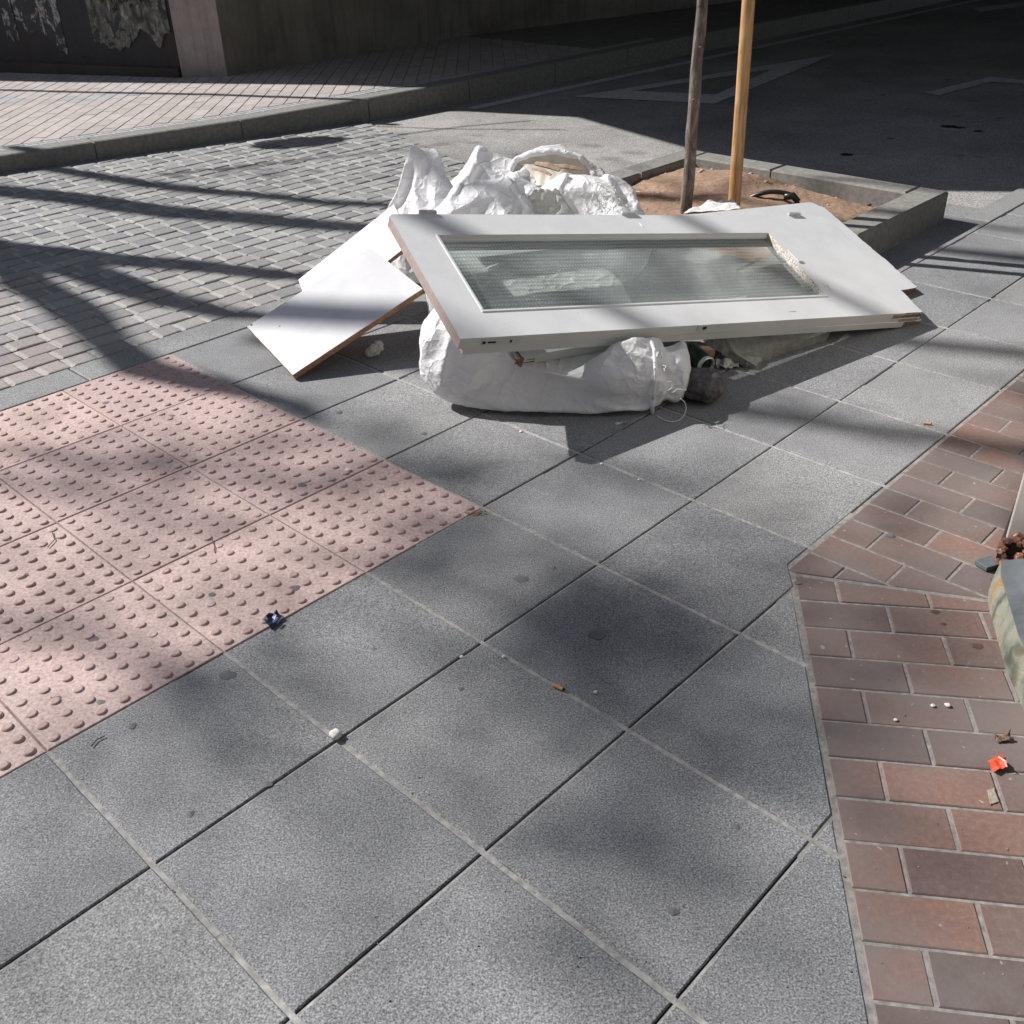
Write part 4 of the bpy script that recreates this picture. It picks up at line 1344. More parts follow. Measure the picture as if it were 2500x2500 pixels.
scrap('plastic_scrap', 'crumpled pale plastic scrap beside the can under the doors', 'plastic scrap', c4(1345, 665, 1350, 700, 1395, 697, 1385, 660), .028, M['film'], 3.3)
scrap('plastic_scrap', 'translucent plastic sheet tucked under the doors behind the can', 'plastic scrap', c4(1325, 640, 1340, 680, 1400, 672, 1390, 630), .04, M['film'], 8.1)

# ================================================================ rubble sacks
# cloth draped over its contents: steps from vertex to vertex in units of 1.5 mm, x then y then z
def quadsphere(n):
    """cube-sphere: vertices on the unit sphere (neighbours follow each other), quads; n cells per edge"""
    import math
    idx = {}; V = []; F = []
    def vid(x, y, z):
        k = (x, y, z)
        if k not in idx:
            p = [math.tan(math.pi / 4 * (2 * c / n - 1)) for c in k]
            l = math.sqrt(sum(c * c for c in p))
            idx[k] = len(V); V.append(tuple(c / l for c in p))
        return idx[k]
    maps = (lambda i, j: (i, j, n), lambda i, j: (n, j, n - i), lambda i, j: (n - i, j, 0), lambda i, j: (0, j, i),
            lambda i, j: (i, n, n - j), lambda i, j: (i, 0, j))
    for f in maps:
        for i in range(n + 1):
            for j in (range(n + 1) if i % 2 == 0 else range(n, -1, -1)): vid(*f(i, j))
    for f in maps:
        for i in range(n):
            for j in range(n):
                F.append((vid(*f(i, j)), vid(*f(i + 1, j)), vid(*f(i + 1, j + 1)), vid(*f(i, j + 1))))
    return V, F
SACKS = {
    'front': (19, (-0.287, 2.792, -0.002), ([107,-7,-5,-5,-3,-3,-3,-1,-1,-1,1,0,1,2,2,3,4,4,6,7,18,-8,-6,-5,-3,-4,-2,-2,-1,0,-1,1,1,2,2,3,4,5,6,6,11,-4,-3,-4,-3,-3,-3,-2,-1,0,0,1,1,2,2,3,4,1,5,10,16,-11,-6,-1,-1,-2,-2,-1,-2,0,0,0,1,2,1,2,1,2,3,6,14,-4,-3,-1,-2,-1,0,-1,0,0,0,1,-2,0,0,2,4,0,6,10,15,-8,-6,-3,2,-1,0,0,-1,2,
0,-1,-1,-1,2,0,2,1,1,3,17,-1,-2,-4,1,-2,1,-4,-1,9,-9,8,-6,0,6,-1,-1,4,5,6,21,-6,-4,-3,-3,3,-2,-5,-2,4,-8,6,-1,0,0,2,1,5,0,2,23,-3,-2,-1,-1,-1,2,-6,0,2,1,1,3,5,-3,1,2,3,3,5,29,-3,-2,-2,-1,-1,3,-4,-4,-2,-3,-1,4,-1,5,-1,0,0,0,1,48,2,2,2,1,0,-4,4,-2,2,3,0,3,0,0,0,-1,0,0,0,
28,3,2,1,1,1,-2,0,1,0,-4,-1,-4,0,2,-3,-4,-1,-3,-5,18,6,6,3,2,7,1,0,3,3,2,2,-1,-1,0,0,-2,-2,-3,-4,19,7,3,2,2,3,1,0,2,-2,-2,-3,-3,-3,-4,-3,-6,-4,-5,-7,19,6,7,6,6,4,5,3,3,3,2,0,0,-1,-2,-2,-3,-4,-4,-6,13,8,9,4,3,2,3,2,-1,-1,-1,-3,-3,-3,-5,-5,-5,-7,-7,-7,18,8,7,6,6,6,4,4,3,2,
2,1,-4,1,-2,-1,-7,-5,-5,-8,17,7,7,4,0,3,2,2,3,4,-3,-3,-5,-5,-4,-2,-7,-6,-7,-8,18,7,7,6,5,2,6,3,5,3,3,-4,-2,-1,-3,-2,-3,-2,-6,-8,17,6,6,3,3,2,2,3,1,-7,-3,2,-1,-2,-7,-4,-5,-5,-6,-7,28,5,5,4,6,5,-6,-1,-2,-2,-3,-1,-2,-3,2,0,-5,-6,-7,-8,2,13,7,3,7,7,-2,2,2,2,2,1,0,1,0,-2,-1,-5,-7,-8,
7,9,8,7,0,-2,2,3,1,-1,-3,-3,-3,-3,-4,-5,-5,-3,-11,-13,2,14,13,5,6,7,4,4,3,2,3,2,-1,-2,-4,-7,4,-8,-9,-10,2,2,9,11,8,7,5,2,0,0,-2,-3,-3,-4,-9,-9,-1,-12,-13,-11,1,11,14,8,9,10,7,4,3,4,2,0,-1,-3,-8,-4,-12,-13,-8,-2,-1,1,10,13,11,10,6,0,4,0,-2,-6,-3,-1,-6,-9,-10,-12,-13,-13,9,8,11,13,13,7,6,4,3,2,
1,0,-1,-3,-8,-11,-11,-13,-11,-2,-6,5,12,13,11,12,10,1,-5,0,0,4,-3,-4,-5,-7,-13,-14,-1,-11,-1,4,10,13,11,7,6,5,2,-3,1,3,-3,-9,-5,-8,-12,-12,-13,-10,-4,14,14,13,8,2,13,2,13,-1,-2,-2,-6,-4,-8,-5,-12,-12,-13,2,-3,-3,13,11,11,8,6,6,5,3,2,-2,-10,1,-11,-12,-4,-11,-14,-15,0,14,13,10,10,10,4,3,2,0,2,-6,-4,-5,-5,-8,-5,-12,-13,3,
-3,7,1,11,3,8,8,0,6,5,-2,-2,-1,-3,-3,-6,-10,-8,-13,-14,-1,14,11,6,7,5,1,2,2,4,0,-4,2,-8,-1,-3,-9,-11,-2,-8,-7,7,6,9,7,9,-4,3,2,0,2,-4,0,-2,0,-5,-5,-2,-12,-12,-2,11,11,-1,4,1,5,3,1,-3,12,-10,-5,-3,7,-8,-8,-5,-8,-9,-7,7,7,9,8,5,2,6,1,-1,3,-8,2,0,-6,-7,5,-6,-8,-4,-8,4,6,5,4,3,1,-1,0,4,
-3,1,3,-3,-3,-8,-5,-4,-6,-7,-7,6,5,6,4,2,1,-1,9,-5,2,1,-3,-3,-3,-4,-5,-9,-6,-7,-17,7,11,4,5,5,5,2,1,1,0,1,-1,-4,-2,-4,-5,-2,-7,-7,-18,8,5,7,1,3,4,2,1,0,0,-1,-1,-1,-3,-4,-4,-6,-10,-11,-15,8,9,5,4,3,4,3,1,1,1,-1,0,-2,-3,-5,-2,-4,-8,-6,-18,5,7,3,3,3,4,1,1,0,0,-1,-4,-3,-1,-3,-4,-5,-4,-9,
-18,7,3,6,1,3,1,3,1,3,0,-1,2,-3,-3,-2,-3,-1,-3,-8,-20,6,3,1,1,2,2,5,-5,0,-2,-1,0,0,-3,0,-3,-5,-2,-5,-24,3,3,4,2,0,1,2,2,1,1,1,2,-4,-1,-1,-2,-1,-1,-4,-27,0,0,1,0,0,3,1,1,-1,-1,-3,-1,-1,-1,-1,-2,-1,-3,-1,-48,-1,-1,0,-1,-1,0,-1,-2,8,1,0,-1,1,0,0,1,2,2,2,-28,-5,-3,-4,-1,-1,-2,-1,0,2,
-3,-5,1,1,2,1,1,4,1,2,-20,-4,-5,-3,-2,-4,-1,-2,-1,2,3,0,1,1,2,2,3,4,5,6,-21,-7,-6,-5,-3,-4,-2,-1,0,-1,-2,1,-1,1,2,3,5,2,5,5,-20,-5,-4,-5,-3,-3,-2,-1,-1,0,3,-1,-1,2,1,4,5,5,6,8,-19,-8,-7,-6,-5,-3,-2,0,0,-1,-4,1,1,2,2,4,3,5,5,7,-18,-8,-5,-5,-4,-4,-2,-2,0,0,4,1,-6,2,4,4,4,8,6,9,
-17,-9,-7,-7,-6,-3,-5,-8,4,-2,4,2,2,1,1,3,4,5,6,8,-16,-8,-7,-6,-4,-2,-2,-1,0,-3,0,1,0,3,2,5,5,7,8,9,-16,-9,-8,-7,-6,-3,-1,-2,-2,-1,8,-6,0,1,2,2,5,5,6,8,1,-10,-8,-2,-4,-5,-5,-6,3,-2,4,6,-1,-2,-2,-1,5,6,8,9,-4,-11,-9,-7,-5,-3,1,3,5,-5,1,-1,-6,3,6,5,7,7,4,10,-1,-13,-8,-6,-8,-6,-6,3,4,-1,
3,-3,-5,-2,1,4,6,7,10,12,-4,-13,-9,-8,-7,-3,-4,-1,5,5,1,0,-4,-4,5,6,8,9,11,14,-2,-13,-13,-10,-8,-7,-6,4,-1,0,1,-6,-2,1,5,5,8,9,11,10,0,-10,-12,-11,-8,-6,-4,4,7,-12,-1,0,1,2,7,8,9,9,14,13,-3,-11,-14,-6,-9,-10,1,-2,-11,0,5,6,4,-10,2,6,9,10,13,10,2,-12,-12,-10,-11,-6,-1,5,9,-3,-8,-6,5,11,3,-1,12,7,10,13,
1,-11,-9,-13,-2,-3,-12,-7,-1,9,1,2,-9,4,-3,7,12,11,11,8,3,-4,-11,-12,-12,-9,-4,-2,1,8,-3,2,-6,3,6,12,4,7,13,11,1,-12,-10,-5,-12,-7,-7,-3,1,6,-9,1,1,2,6,8,11,13,11,3,3,-3,-11,-12,-10,-8,-6,1,-1,-7,1,1,2,3,9,4,7,12,7,13,3,-12,-10,-7,-9,-6,-5,2,-1,-4,-5,2,2,3,6,8,9,11,12,3,3,-9,-3,-11,-9,-8,-4,-4,-2,-2,
8,3,-3,0,6,5,7,9,7,12,5,-11,-7,-10,-4,-7,-3,-3,4,-2,-7,5,1,2,2,8,9,4,9,8,6,-9,-8,-7,-4,-7,0,-2,-2,-5,1,1,2,5,2,3,7,6,8,11,6,-10,-7,-6,-6,-2,-4,-3,-1,0,-2,4,3,2,1,1,7,5,7,9,7,-8,-6,-6,-4,-3,-2,-1,-1,-3,3,0,1,2,2,3,4,6,7,8,-6,-6,-5,-3,-2,-1,1,0,1,2,1,3,4,4,5,5,7,7,16,-6,
-6,-6,-5,-5,-4,-2,-3,-3,-1,0,1,1,3,3,6,4,18,-5,-4,-3,-3,-2,-1,0,2,2,0,5,2,5,6,6,7,6,18,-5,-7,-6,-6,-5,-1,-5,-4,-1,1,0,1,2,2,4,3,4,19,-3,-3,-4,-3,-3,3,-1,0,1,3,4,2,5,5,6,4,6,17,-3,-2,-5,-6,-4,-4,-2,-3,-4,0,2,-1,3,3,3,2,3,22,-2,-2,-1,-3,-3,-2,-1,2,6,2,1,4,4,5,5,1,-1,21,3,2,-4,
-4,-4,-2,-1,-4,-6,0,1,1,3,-1,2,2,0,30,0,1,0,-2,0,0,0,0,3,2,4,3,3,2,0,-4,0,51,0,1,2,3,-1,-1,-3,-2,-1,0,-1,-1,-1,-1,-1,-3,-2,30,4,4,3,2,2,1,2,0,0,1,3,1,-3,-3,-3,0,-2,25,2,0,5,4,3,0,-3,0,0,0,-2,-2,-2,-3,-5,-5,-7,21,6,8,4,6,2,3,2,1,0,-1,0,1,-4,-4,-5,-2,-3,21,3,3,6,4,2,
-1,2,2,0,-1,-2,-3,-7,-5,-6,-7,-5,18,5,9,7,4,6,5,3,-1,-4,1,-1,-1,-2,-1,-6,-6,-6,18,7,7,5,0,0,0,-3,3,-12,10,3,0,-6,-6,-7,-6,-6,18,6,6,5,4,-3,-9,1,7,6,5,1,1,0,-1,-4,-6,-8,18,7,6,2,2,0,-1,-1,-4,-9,-5,-6,1,2,4,2,-8,-3,-364,-7,-6,-6,-5,-4,-4,-3,-4,-4,-3,-1,0,1,6,2,3,6,17,-6,-5,-4,-2,-2,1,1,
2,5,2,3,4,6,4,6,7,7,11,-1,-5,-7,-4,-6,-4,-3,-3,-6,-2,-1,0,4,0,6,4,6,18,-4,-8,-4,0,-2,-1,1,3,4,4,3,4,4,6,6,1,3,17,-1,-1,-4,-5,-5,-3,-4,-4,-7,-2,-1,2,0,3,4,3,8,17,-4,-3,-2,-2,-2,0,0,2,4,3,3,7,4,3,4,0,1,15,-3,3,-5,-4,-3,-1,2,-3,-4,-2,-1,1,1,2,1,3,2,23,-3,-1,1,-2,1,0,1,3,4,
1,-3,2,3,4,-4,2,3,30,-2,-1,0,3,-3,-3,4,1,-4,-3,-1,-1,-1,-1,-1,0,2,51,1,2,2,2,2,2,2,3,3,-3,-3,2,-3,-1,0,0,0,28,3,2,2,1,-1,3,-1,6,-1,-4,-3,0,-3,-4,-3,-3,-4,26,4,4,4,4,0,3,4,4,-8,2,-6,2,-7,-2,-2,-3,-2,19,4,4,3,4,3,2,2,1,1,1,0,-3,-2,-3,-6,-5,-5,21,4,7,6,4,3,1,2,0,-2,-1,-2,
-3,-3,-4,-4,-4,-5,19,6,5,4,4,4,2,3,1,2,0,-2,-1,-4,-4,-7,-7,-7,16,8,8,6,7,4,2,1,0,-1,-3,-1,-6,-1,-4,-4,-6,-6,17,7,6,4,4,2,1,6,-1,4,-5,2,0,-5,-7,-5,-8,-9,18,3,9,8,1,4,3,2,3,0,-1,-5,-9,-2,1,-3,-4,-6],
[77,7,8,9,9,9,9,11,11,14,22,14,11,10,10,8,9,9,8,7,1,-6,-6,-9,-9,-9,-10,-11,-11,-15,-24,-14,-12,-11,-10,-9,-9,-9,-8,-7,1,7,7,7,8,10,10,11,13,15,25,15,12,11,10,9,8,3,6,5,-6,-2,-7,-4,-4,-8,-9,-10,-13,-16,-26,-16,-12,-12,-10,-9,-4,-7,-8,-7,1,7,7,4,8,9,9,11,12,17,27,16,9,9,8,8,8,1,7,3,0,-7,-7,-6,0,-4,-9,-9,-13,-14,
-28,-16,-12,-10,-10,-9,-8,-7,-2,-7,1,3,6,9,8,10,9,12,13,9,25,15,8,10,10,2,2,8,8,7,-5,-7,-7,-8,-8,1,-7,-9,-13,-12,-27,-15,4,-11,-10,-10,-9,-9,-6,-7,-3,9,9,9,9,10,9,-9,15,6,26,16,14,10,-3,8,8,9,8,7,-2,-8,-9,-9,-10,-9,4,-11,-14,-17,-28,-16,4,-11,9,-9,-9,-8,-9,-8,-5,6,6,7,6,6,-8,12,9,12,29,17,0,9,9,11,10,9,8,9,
-5,-7,-8,-10,-8,-8,-2,-9,-11,-17,-27,-18,-12,-10,4,-7,-8,-4,-6,-7,-10,5,7,5,5,8,8,7,14,16,28,16,11,12,6,4,8,7,9,5,-9,3,-6,-5,-7,-8,-10,-11,-13,-17,-25,-17,-14,-12,-9,-6,-8,-6,-4,-6,-7,5,5,7,7,10,10,12,13,17,28,16,13,7,9,9,10,-1,4,9,0,-8,-4,-6,-7,-4,-10,-11,-13,-17,-26,-16,-13,-12,-10,-10,-8,-8,-5,-2,-1,1,8,9,7,9,10,11,12,16,
26,16,9,12,11,10,8,8,1,8,-1,-6,-8,-9,-8,-10,-11,-10,-11,-12,-25,-15,-10,-10,-10,-10,-6,-9,-8,-9,1,9,8,9,9,9,6,10,11,14,24,11,10,11,9,10,10,7,9,7,-2,-8,-8,-10,-9,-9,-7,-9,-12,-11,-23,-14,-11,-10,-2,-9,-9,-8,-9,-9,193,-11,-10,-10,-7,-9,-6,-10,-12,-14,-24,-14,-12,-10,-10,-4,-9,-9,-9,-9,6,0,9,11,8,8,11,4,12,15,25,16,12,11,10,9,5,10,8,10,
5,-10,-9,-10,-11,-11,-10,-10,-10,-15,-26,-15,-12,-12,-1,-9,-11,-11,-6,2,0,0,1,11,11,7,3,12,13,16,27,16,13,9,11,8,10,9,9,10,-4,-13,-10,3,-8,-10,-11,-12,-14,-17,-28,-16,-14,-12,-8,-7,-7,-5,3,-9,0,10,0,9,-4,8,9,12,14,17,28,17,14,13,10,11,2,-2,10,14,-4,-14,-10,-3,5,-7,-12,-13,-13,-18,-29,-16,-14,-13,-10,-9,4,-1,-6,-8,-3,5,1,2,3,10,11,13,14,17,
30,17,15,12,10,6,-6,3,10,14,-4,-14,-8,-4,7,-5,-8,-14,-13,-18,-29,-18,-14,-13,-11,-11,3,1,-12,-10,1,15,-6,3,6,10,12,12,15,17,29,18,14,-2,12,10,-6,6,6,12,-7,-1,-3,-4,-9,-12,1,-12,-5,-18,-29,-17,-13,-13,-9,-12,0,-1,-2,-15,1,15,-4,4,4,10,11,11,14,17,29,17,8,13,5,-1,1,4,4,3,-9,-2,1,9,-1,-1,-10,-11,-14,-16,-28,-14,-13,-12,-11,-9,1,-6,-5,-14,
3,12,12,6,-2,9,6,12,10,14,28,16,14,12,11,7,0,-9,-4,0,7,1,3,8,-7,-10,-9,-12,-13,-15,-26,-10,-13,-9,-12,1,-7,-4,-12,-9,5,9,10,8,8,2,2,7,10,16,26,12,13,12,7,5,9,7,-3,-3,8,4,-1,-9,-6,-10,-9,-11,-13,-13,-22,-12,-11,-11,-8,2,-4,-10,-9,-8,5,9,8,5,-3,6,10,9,12,13,23,9,12,10,8,7,6,8,8,4,-2,-11,-6,-8,-7,-7,-8,-3,-11,-10,
-20,-14,-9,-10,-10,-1,-7,-8,-8,-8,172,-9,-7,-6,-8,-9,-11,-5,-5,-13,-23,-14,-11,-10,-10,-8,-8,-3,-9,-6,-4,8,1,9,10,8,8,11,12,16,25,14,7,11,5,5,9,10,4,10,-2,-5,-9,-1,-9,-10,-10,-4,-9,-16,-26,-16,-12,-11,-11,-9,-10,-9,-4,-3,0,7,2,6,9,10,11,13,12,17,27,15,10,12,4,9,3,8,2,2,6,-10,0,-5,-10,-6,-1,-12,-13,-14,-28,-18,-15,-12,-9,-10,-9,-2,-9,-3,
0,7,1,8,7,10,10,12,12,22,29,15,12,11,0,8,9,1,9,-2,4,4,-8,-9,-1,-10,-11,-10,-5,-17,-31,-18,-13,-11,-11,-7,-10,-7,-4,-6,0,8,8,2,10,6,11,13,14,17,29,17,11,2,10,10,10,10,-1,9,-5,-5,5,-10,-9,-9,-2,-10,-12,-17,-29,-21,-15,-11,-11,-5,-9,-10,-3,-4,-5,5,9,9,7,5,11,10,6,29,31,20,10,12,11,5,8,8,-5,6,7,-9,3,-8,-4,-10,-11,-12,-13,-16,
-32,-21,-10,-12,-9,-9,-9,-3,-9,-10,5,9,8,6,9,7,10,11,13,17,30,17,12,12,11,10,6,2,8,5,-7,5,-8,-2,-10,-9,-11,-10,-13,-16,-29,-14,-13,-13,-11,-10,-9,-9,-4,-8,2,5,6,9,10,11,11,12,14,15,28,16,12,11,8,11,6,9,2,-5,1,0,3,-9,-6,-9,-10,-8,-15,-18,-27,-15,-13,-11,-11,-10,-10,-10,-9,-8,2,8,10,9,9,11,9,11,11,11,18,30,14,13,6,10,9,1,8,-1,
2,-7,-3,-8,-5,-9,-8,-9,-21,-16,-22,-13,-11,-10,-10,-8,-10,-9,-9,-7,4,7,8,8,10,9,10,10,12,11,24,15,9,12,8,10,8,8,7,7,-4,-7,-6,-6,-8,-9,-10,-10,-11,-14,-19,-12,-12,-10,-10,-9,-8,-8,-8,-8,193,-7,-8,-10,-9,-9,-9,-9,-10,-14,-24,-12,-12,-11,-10,-9,-8,-9,-8,-7,2,6,5,9,10,10,11,10,10,15,25,15,9,11,8,10,8,9,10,7,1,-4,-9,-10,-8,-9,-9,-10,-11,-16,
-25,-16,-9,-12,-11,-11,-9,-9,-8,-4,-1,3,9,9,10,11,11,12,10,15,27,17,11,10,11,9,9,9,6,3,3,-7,-2,-9,-9,-9,-11,-10,-14,-15,-27,-13,-14,-12,-11,-11,-10,-8,-7,-11,1,11,6,9,9,11,12,12,12,13,28,16,14,13,10,9,9,9,2,8,5,-9,-5,-11,-9,-7,-12,-13,-10,-17,-28,-16,-14,-8,-12,-11,-9,-8,-7,-11,1,10,8,8,9,11,12,12,12,17,28,16,13,6,13,12,5,11,11,7,
4,-11,-10,-3,-13,-13,-5,-10,-14,-16,-29,-18,-11,-13,-12,-10,-4,-8,-9,-13,4,15,8,7,3,9,13,12,15,16,29,17,13,13,10,4,12,12,5,10,3,-7,-9,-13,-4,-10,-11,-12,-15,-16,-28,-17,-14,-13,-12,-9,-6,-4,-9,-15,2,15,8,4,7,10,11,13,14,16,28,18,14,12,8,11,11,5,12,7,0,-6,-9,-12,-7,-11,-10,-13,-14,-15,-27,-17,-14,-12,-11,-9,-8,-7,-6,-15,2,12,13,4,7,9,11,12,14,16,
25,16,14,12,10,11,9,8,11,6,-2,-5,-11,-7,-11,-8,-11,-12,-13,-16,-25,-15,-13,-12,-11,-9,-4,-12,-9,-11,3,10,8,10,10,7,10,11,13,15,25,16,13,9,11,11,8,10,8,5,-1,-6,-8,-10,-8,-10,-9,-11,-12,-16,-24,-14,-12,-12,-10,-10,-7,-10,-9,-8,7,4,8,9,9,10,10,10,12,15,22,15,12,10,10,10,9,8,8,7,-32,9,5,3,3,3,1,2,4,8,5,-1,-1,0,1,-2,-2,-2,-4,8,
2,2,2,2,1,-1,-3,-5,-5,-3,-3,-4,-4,-5,-8,-6,-3,9,8,5,4,-2,3,3,8,1,-1,8,-6,-3,-1,0,2,-9,-3,9,-1,3,-2,-2,8,-3,-11,1,3,-7,3,-3,-3,-6,-9,-5,-4,9,6,2,0,1,10,0,-1,-2,14,-3,-6,2,5,3,-9,-7,-7,9,10,-3,-5,-2,2,8,-14,-9,0,4,-3,9,-2,-8,-7,-9,-2,7,9,9,0,-7,-11,-1,6,11,15,-9,-3,2,3,5,-9,-1,-8,5,6,-3,
-3,-1,9,3,-13,-22,3,5,5,10,-8,-3,-8,5,-4,7,-3,9,-10,-3,8,-9,-8,13,10,8,2,-4,8,-10,-3,-8,-7,3,5,9,9,-8,-11,-5,-15,2,15,-6,-4,2,3,8,-7,-9,2,-1,8,-3,5,-6,0,7,-15,-7,12,7,11,1,2,-9,-4,-5,-2,7,3,4,5,-7,-11,-9,-6,8,14,-7,6,2,-2,-8,-8,-4,2,6,-2,7,6,-5,0,6,-13,-6,-2,12,9,7,6,-6,-8,-8,2,8,7,5,-6,-10,
-10,-1,0,1,11,0,-2,-7,-6,3,-6,-4,6,-8,5,6,-4,5,6,4,1,4,-3,-2,-2,10,9,-4,-8,-8,-2,8,7,3,-8,-9,-10,0,5,-10,1,2,3,-1,-6,-6,4,8,-1,-8,3,4,-7,-7,-5,-2,9,4,5,10,-1,10,5,2,-6,-7,-2,5,5,-7,-5,4,-8,-8,-7,-9,-6,-5,4,7,7,7,6,3,-148,0,-7,-5,1,0,0,-1,0,-2,-2,-1,-1,-2,-6,-2,-2,2,-4,5,5,4,-4,-2,5,1,
0,1,-3,-1,1,2,8,5,3,-2,1,-6,-1,-5,-1,-5,-7,3,1,-3,-1,-1,1,7,-4,4,-5,-6,0,6,-5,-2,7,2,-7,-1,-1,-1,1,1,3,4,4,5,6,8,2,-6,-8,-9,-7,-1,1,1,2,6,0,-1,-10,-5,-1,3,-1,5,-10,0,0,0,2,10,4,6,3,2,-1,0,-6,-8,9,9,7,7,-2,-9,2,-7,-9,-9,10,12,-1,-4,-4,-3,-10,-10,3,-2,-1,-2,-5,-8,3,5,9,9,2,3,7,9,
-8,-11,-6,10,7,-1,8,9,-2,-9,-8,-9,-3,-1,-3,10,13,-10,-6,-1,-3,-8,-8,-9,4,9,3,-8,-5,-4,9,10,8,6,6,-4,-15,-12,2,7,9,9,9,8,-9,-7,-6,-7,-8,-9,11,-5,10,11,-10,-10,0,-9,-3,-2,6,6,0,-1,-8,-7,7,-3,5,10,12,-22,0,-7,7,-5,7,7,8,8,-10,-7,-6,-7,-2,-9,1,0,5,15,10,-12,-10,-5,4,6,7,9,-4,-7,-1,-7,-8,7,10,10,-10,-11,-7,-1,
-1,6,9,5,6,4,-2,-4,-7,-5,-3,-8,5,1,1,13,8,-8,-10,-6,8,1,5,7,0,1,-6,-7,-5,3,11,4,-3,-13,1,-7,6,-5,8,4,5,5,-7,-4,-4,-2,-1,0,6,-7,11,4,-9,0,-1,2,4,5,3,4,3,1,-2,-4,0,-1,-2,-5,-8,9,-8,7,3,0,-5,1,0,0],
[190,6,4,3,2,1,1,0,0,-1,-5,-2,-2,-2,-2,-3,-2,-3,-5,-5,-2,7,6,3,3,3,2,2,2,2,5,1,0,-1,-1,-1,-3,-4,-5,-6,-14,8,8,7,5,4,1,-1,1,2,-5,-3,-1,-2,-3,-4,-6,-10,-8,-1,-7,-2,6,10,10,7,6,5,3,2,3,-1,-2,-2,-5,-6,-9,-8,-7,-7,-12,8,8,10,5,6,8,4,4,4,-1,-5,-9,-8,-8,-7,-6,-11,-5,2,-12,1,5,8,10,10,8,7,4,9,
2,-7,-5,-8,-4,-6,-7,-7,-11,-8,-11,10,8,3,8,4,7,3,4,12,-8,0,-9,-8,0,-11,-10,-6,-5,-3,0,-5,5,6,6,10,9,-6,6,12,-7,5,-14,-6,-5,-4,-5,-1,-9,-6,-5,0,3,4,5,4,8,7,1,16,-12,-7,0,6,-11,-7,-5,-5,-3,5,-6,-4,2,3,4,4,11,-5,-2,4,9,5,-13,-5,-5,-5,-5,-5,-4,-3,-2,6,7,7,8,9,8,1,11,-12,-6,5,-15,-8,-6,-4,-2,-1,4,-3,
-3,5,-4,2,6,7,12,8,9,-4,9,0,7,-8,-10,-7,-6,-9,-6,-5,11,6,4,8,9,0,9,10,-2,-7,-3,-6,-10,0,-10,-10,-7,-7,3,-7,-4,7,9,9,7,7,6,5,-2,6,12,0,0,2,-5,-8,-3,-8,-8,-5,5,7,7,5,5,2,2,1,0,-1,-5,-3,-4,-10,-6,-6,-3,-10,-9,-3,14,3,-3,7,8,9,5,5,-2,1,6,-1,1,1,-2,-2,-2,-3,-7,-8,0,8,1,1,4,3,1,2,-1,-3,
-3,1,-8,0,-1,-1,-3,-5,-9,-3,3,8,4,-3,-6,1,3,3,6,9,2,-1,-5,-2,-2,3,-4,-2,0,0,-3,-1,0,0,0,-2,6,-2,4,2,0,-10,-4,-3,-3,0,0,8,3,0,-4,-6,-2,0,0,4,6,-1,-2,-2,0,1,1,2,-6,-1,0,0,1,2,4,1,0,0,-3,-3,-6,-3,-2,-2,0,1,1,2,2,9,0,-1,-1,-3,-7,3,0,-2,1,2,0,-11,-2,-1,0,0,1,3,4,6,10,-1,-5,-2,
-1,2,2,3,-3,-1,-5,-7,-8,1,3,6,3,2,-11,-1,1,4,-3,-2,-8,2,3,-3,-1,6,10,1,0,-1,-4,-3,1,8,2,-5,4,-3,-2,-1,-8,6,3,-4,4,1,1,-1,0,0,-1,0,-1,0,-3,-4,-9,-3,0,-2,-8,1,1,5,7,3,2,0,1,1,0,0,0,1,-2,1,-3,4,-3,-6,-8,5,2,0,-2,0,1,-1,0,0,-1,-1,0,1,-1,-2,-7,-6,-1,-1,4,-12,10,2,1,1,0,0,1,-1,
0,1,0,1,-1,1,2,1,-1,-5,-10,3,0,-1,-3,-1,0,-1,1,0,-1,-1,0,0,0,0,0,0,8,1,-20,1,-8,-3,-3,0,-1,0,0,0,1,1,-1,9,-3,-2,4,1,2,1,-9,-4,-1,-1,-6,4,0,-4,-5,-1,-1,0,1,0,2,0,5,6,5,-2,-9,1,-4,-7,-5,-2,-1,-1,-1,0,1,1,5,5,3,-3,12,5,0,-3,2,-4,-5,4,-8,-7,-6,-5,0,7,4,-7,-3,-1,0,4,12,-2,1,0,
-8,3,6,-2,-12,0,7,-4,7,-8,-3,-1,4,-3,4,8,6,-4,4,4,-5,-2,6,-8,-7,4,-8,1,0,5,-9,13,3,-4,1,-11,3,3,-5,7,0,-7,-3,0,3,7,11,-9,-8,-4,2,9,1,-1,-8,9,-5,9,3,-5,-5,5,-6,7,-9,-3,-2,-1,0,6,6,0,2,2,2,-6,-6,3,1,0,-6,4,4,4,5,7,1,-2,-1,-8,1,-8,2,1,1,-4,-7,-2,2,11,-8,0,-6,4,-5,5,6,10,2,-9,
10,-2,-5,-1,0,6,4,-3,-5,-4,-10,-3,6,-6,5,-2,1,9,-4,6,-5,-2,5,2,2,-5,4,4,-1,-6,1,0,-2,0,0,-3,-4,-2,-1,0,1,6,-10,2,9,-8,-3,0,7,-2,3,-8,0,9,-4,2,3,-10,9,0,-1,-1,-3,-5,1,1,1,1,3,4,-10,1,6,-7,1,-3,0,0,-3,4,1,0,9,-2,10,-4,-9,6,-7,9,-4,0,8,-9,1,9,-11,1,-2,-11,1,1,-1,3,0,3,-1,9,3,-4,
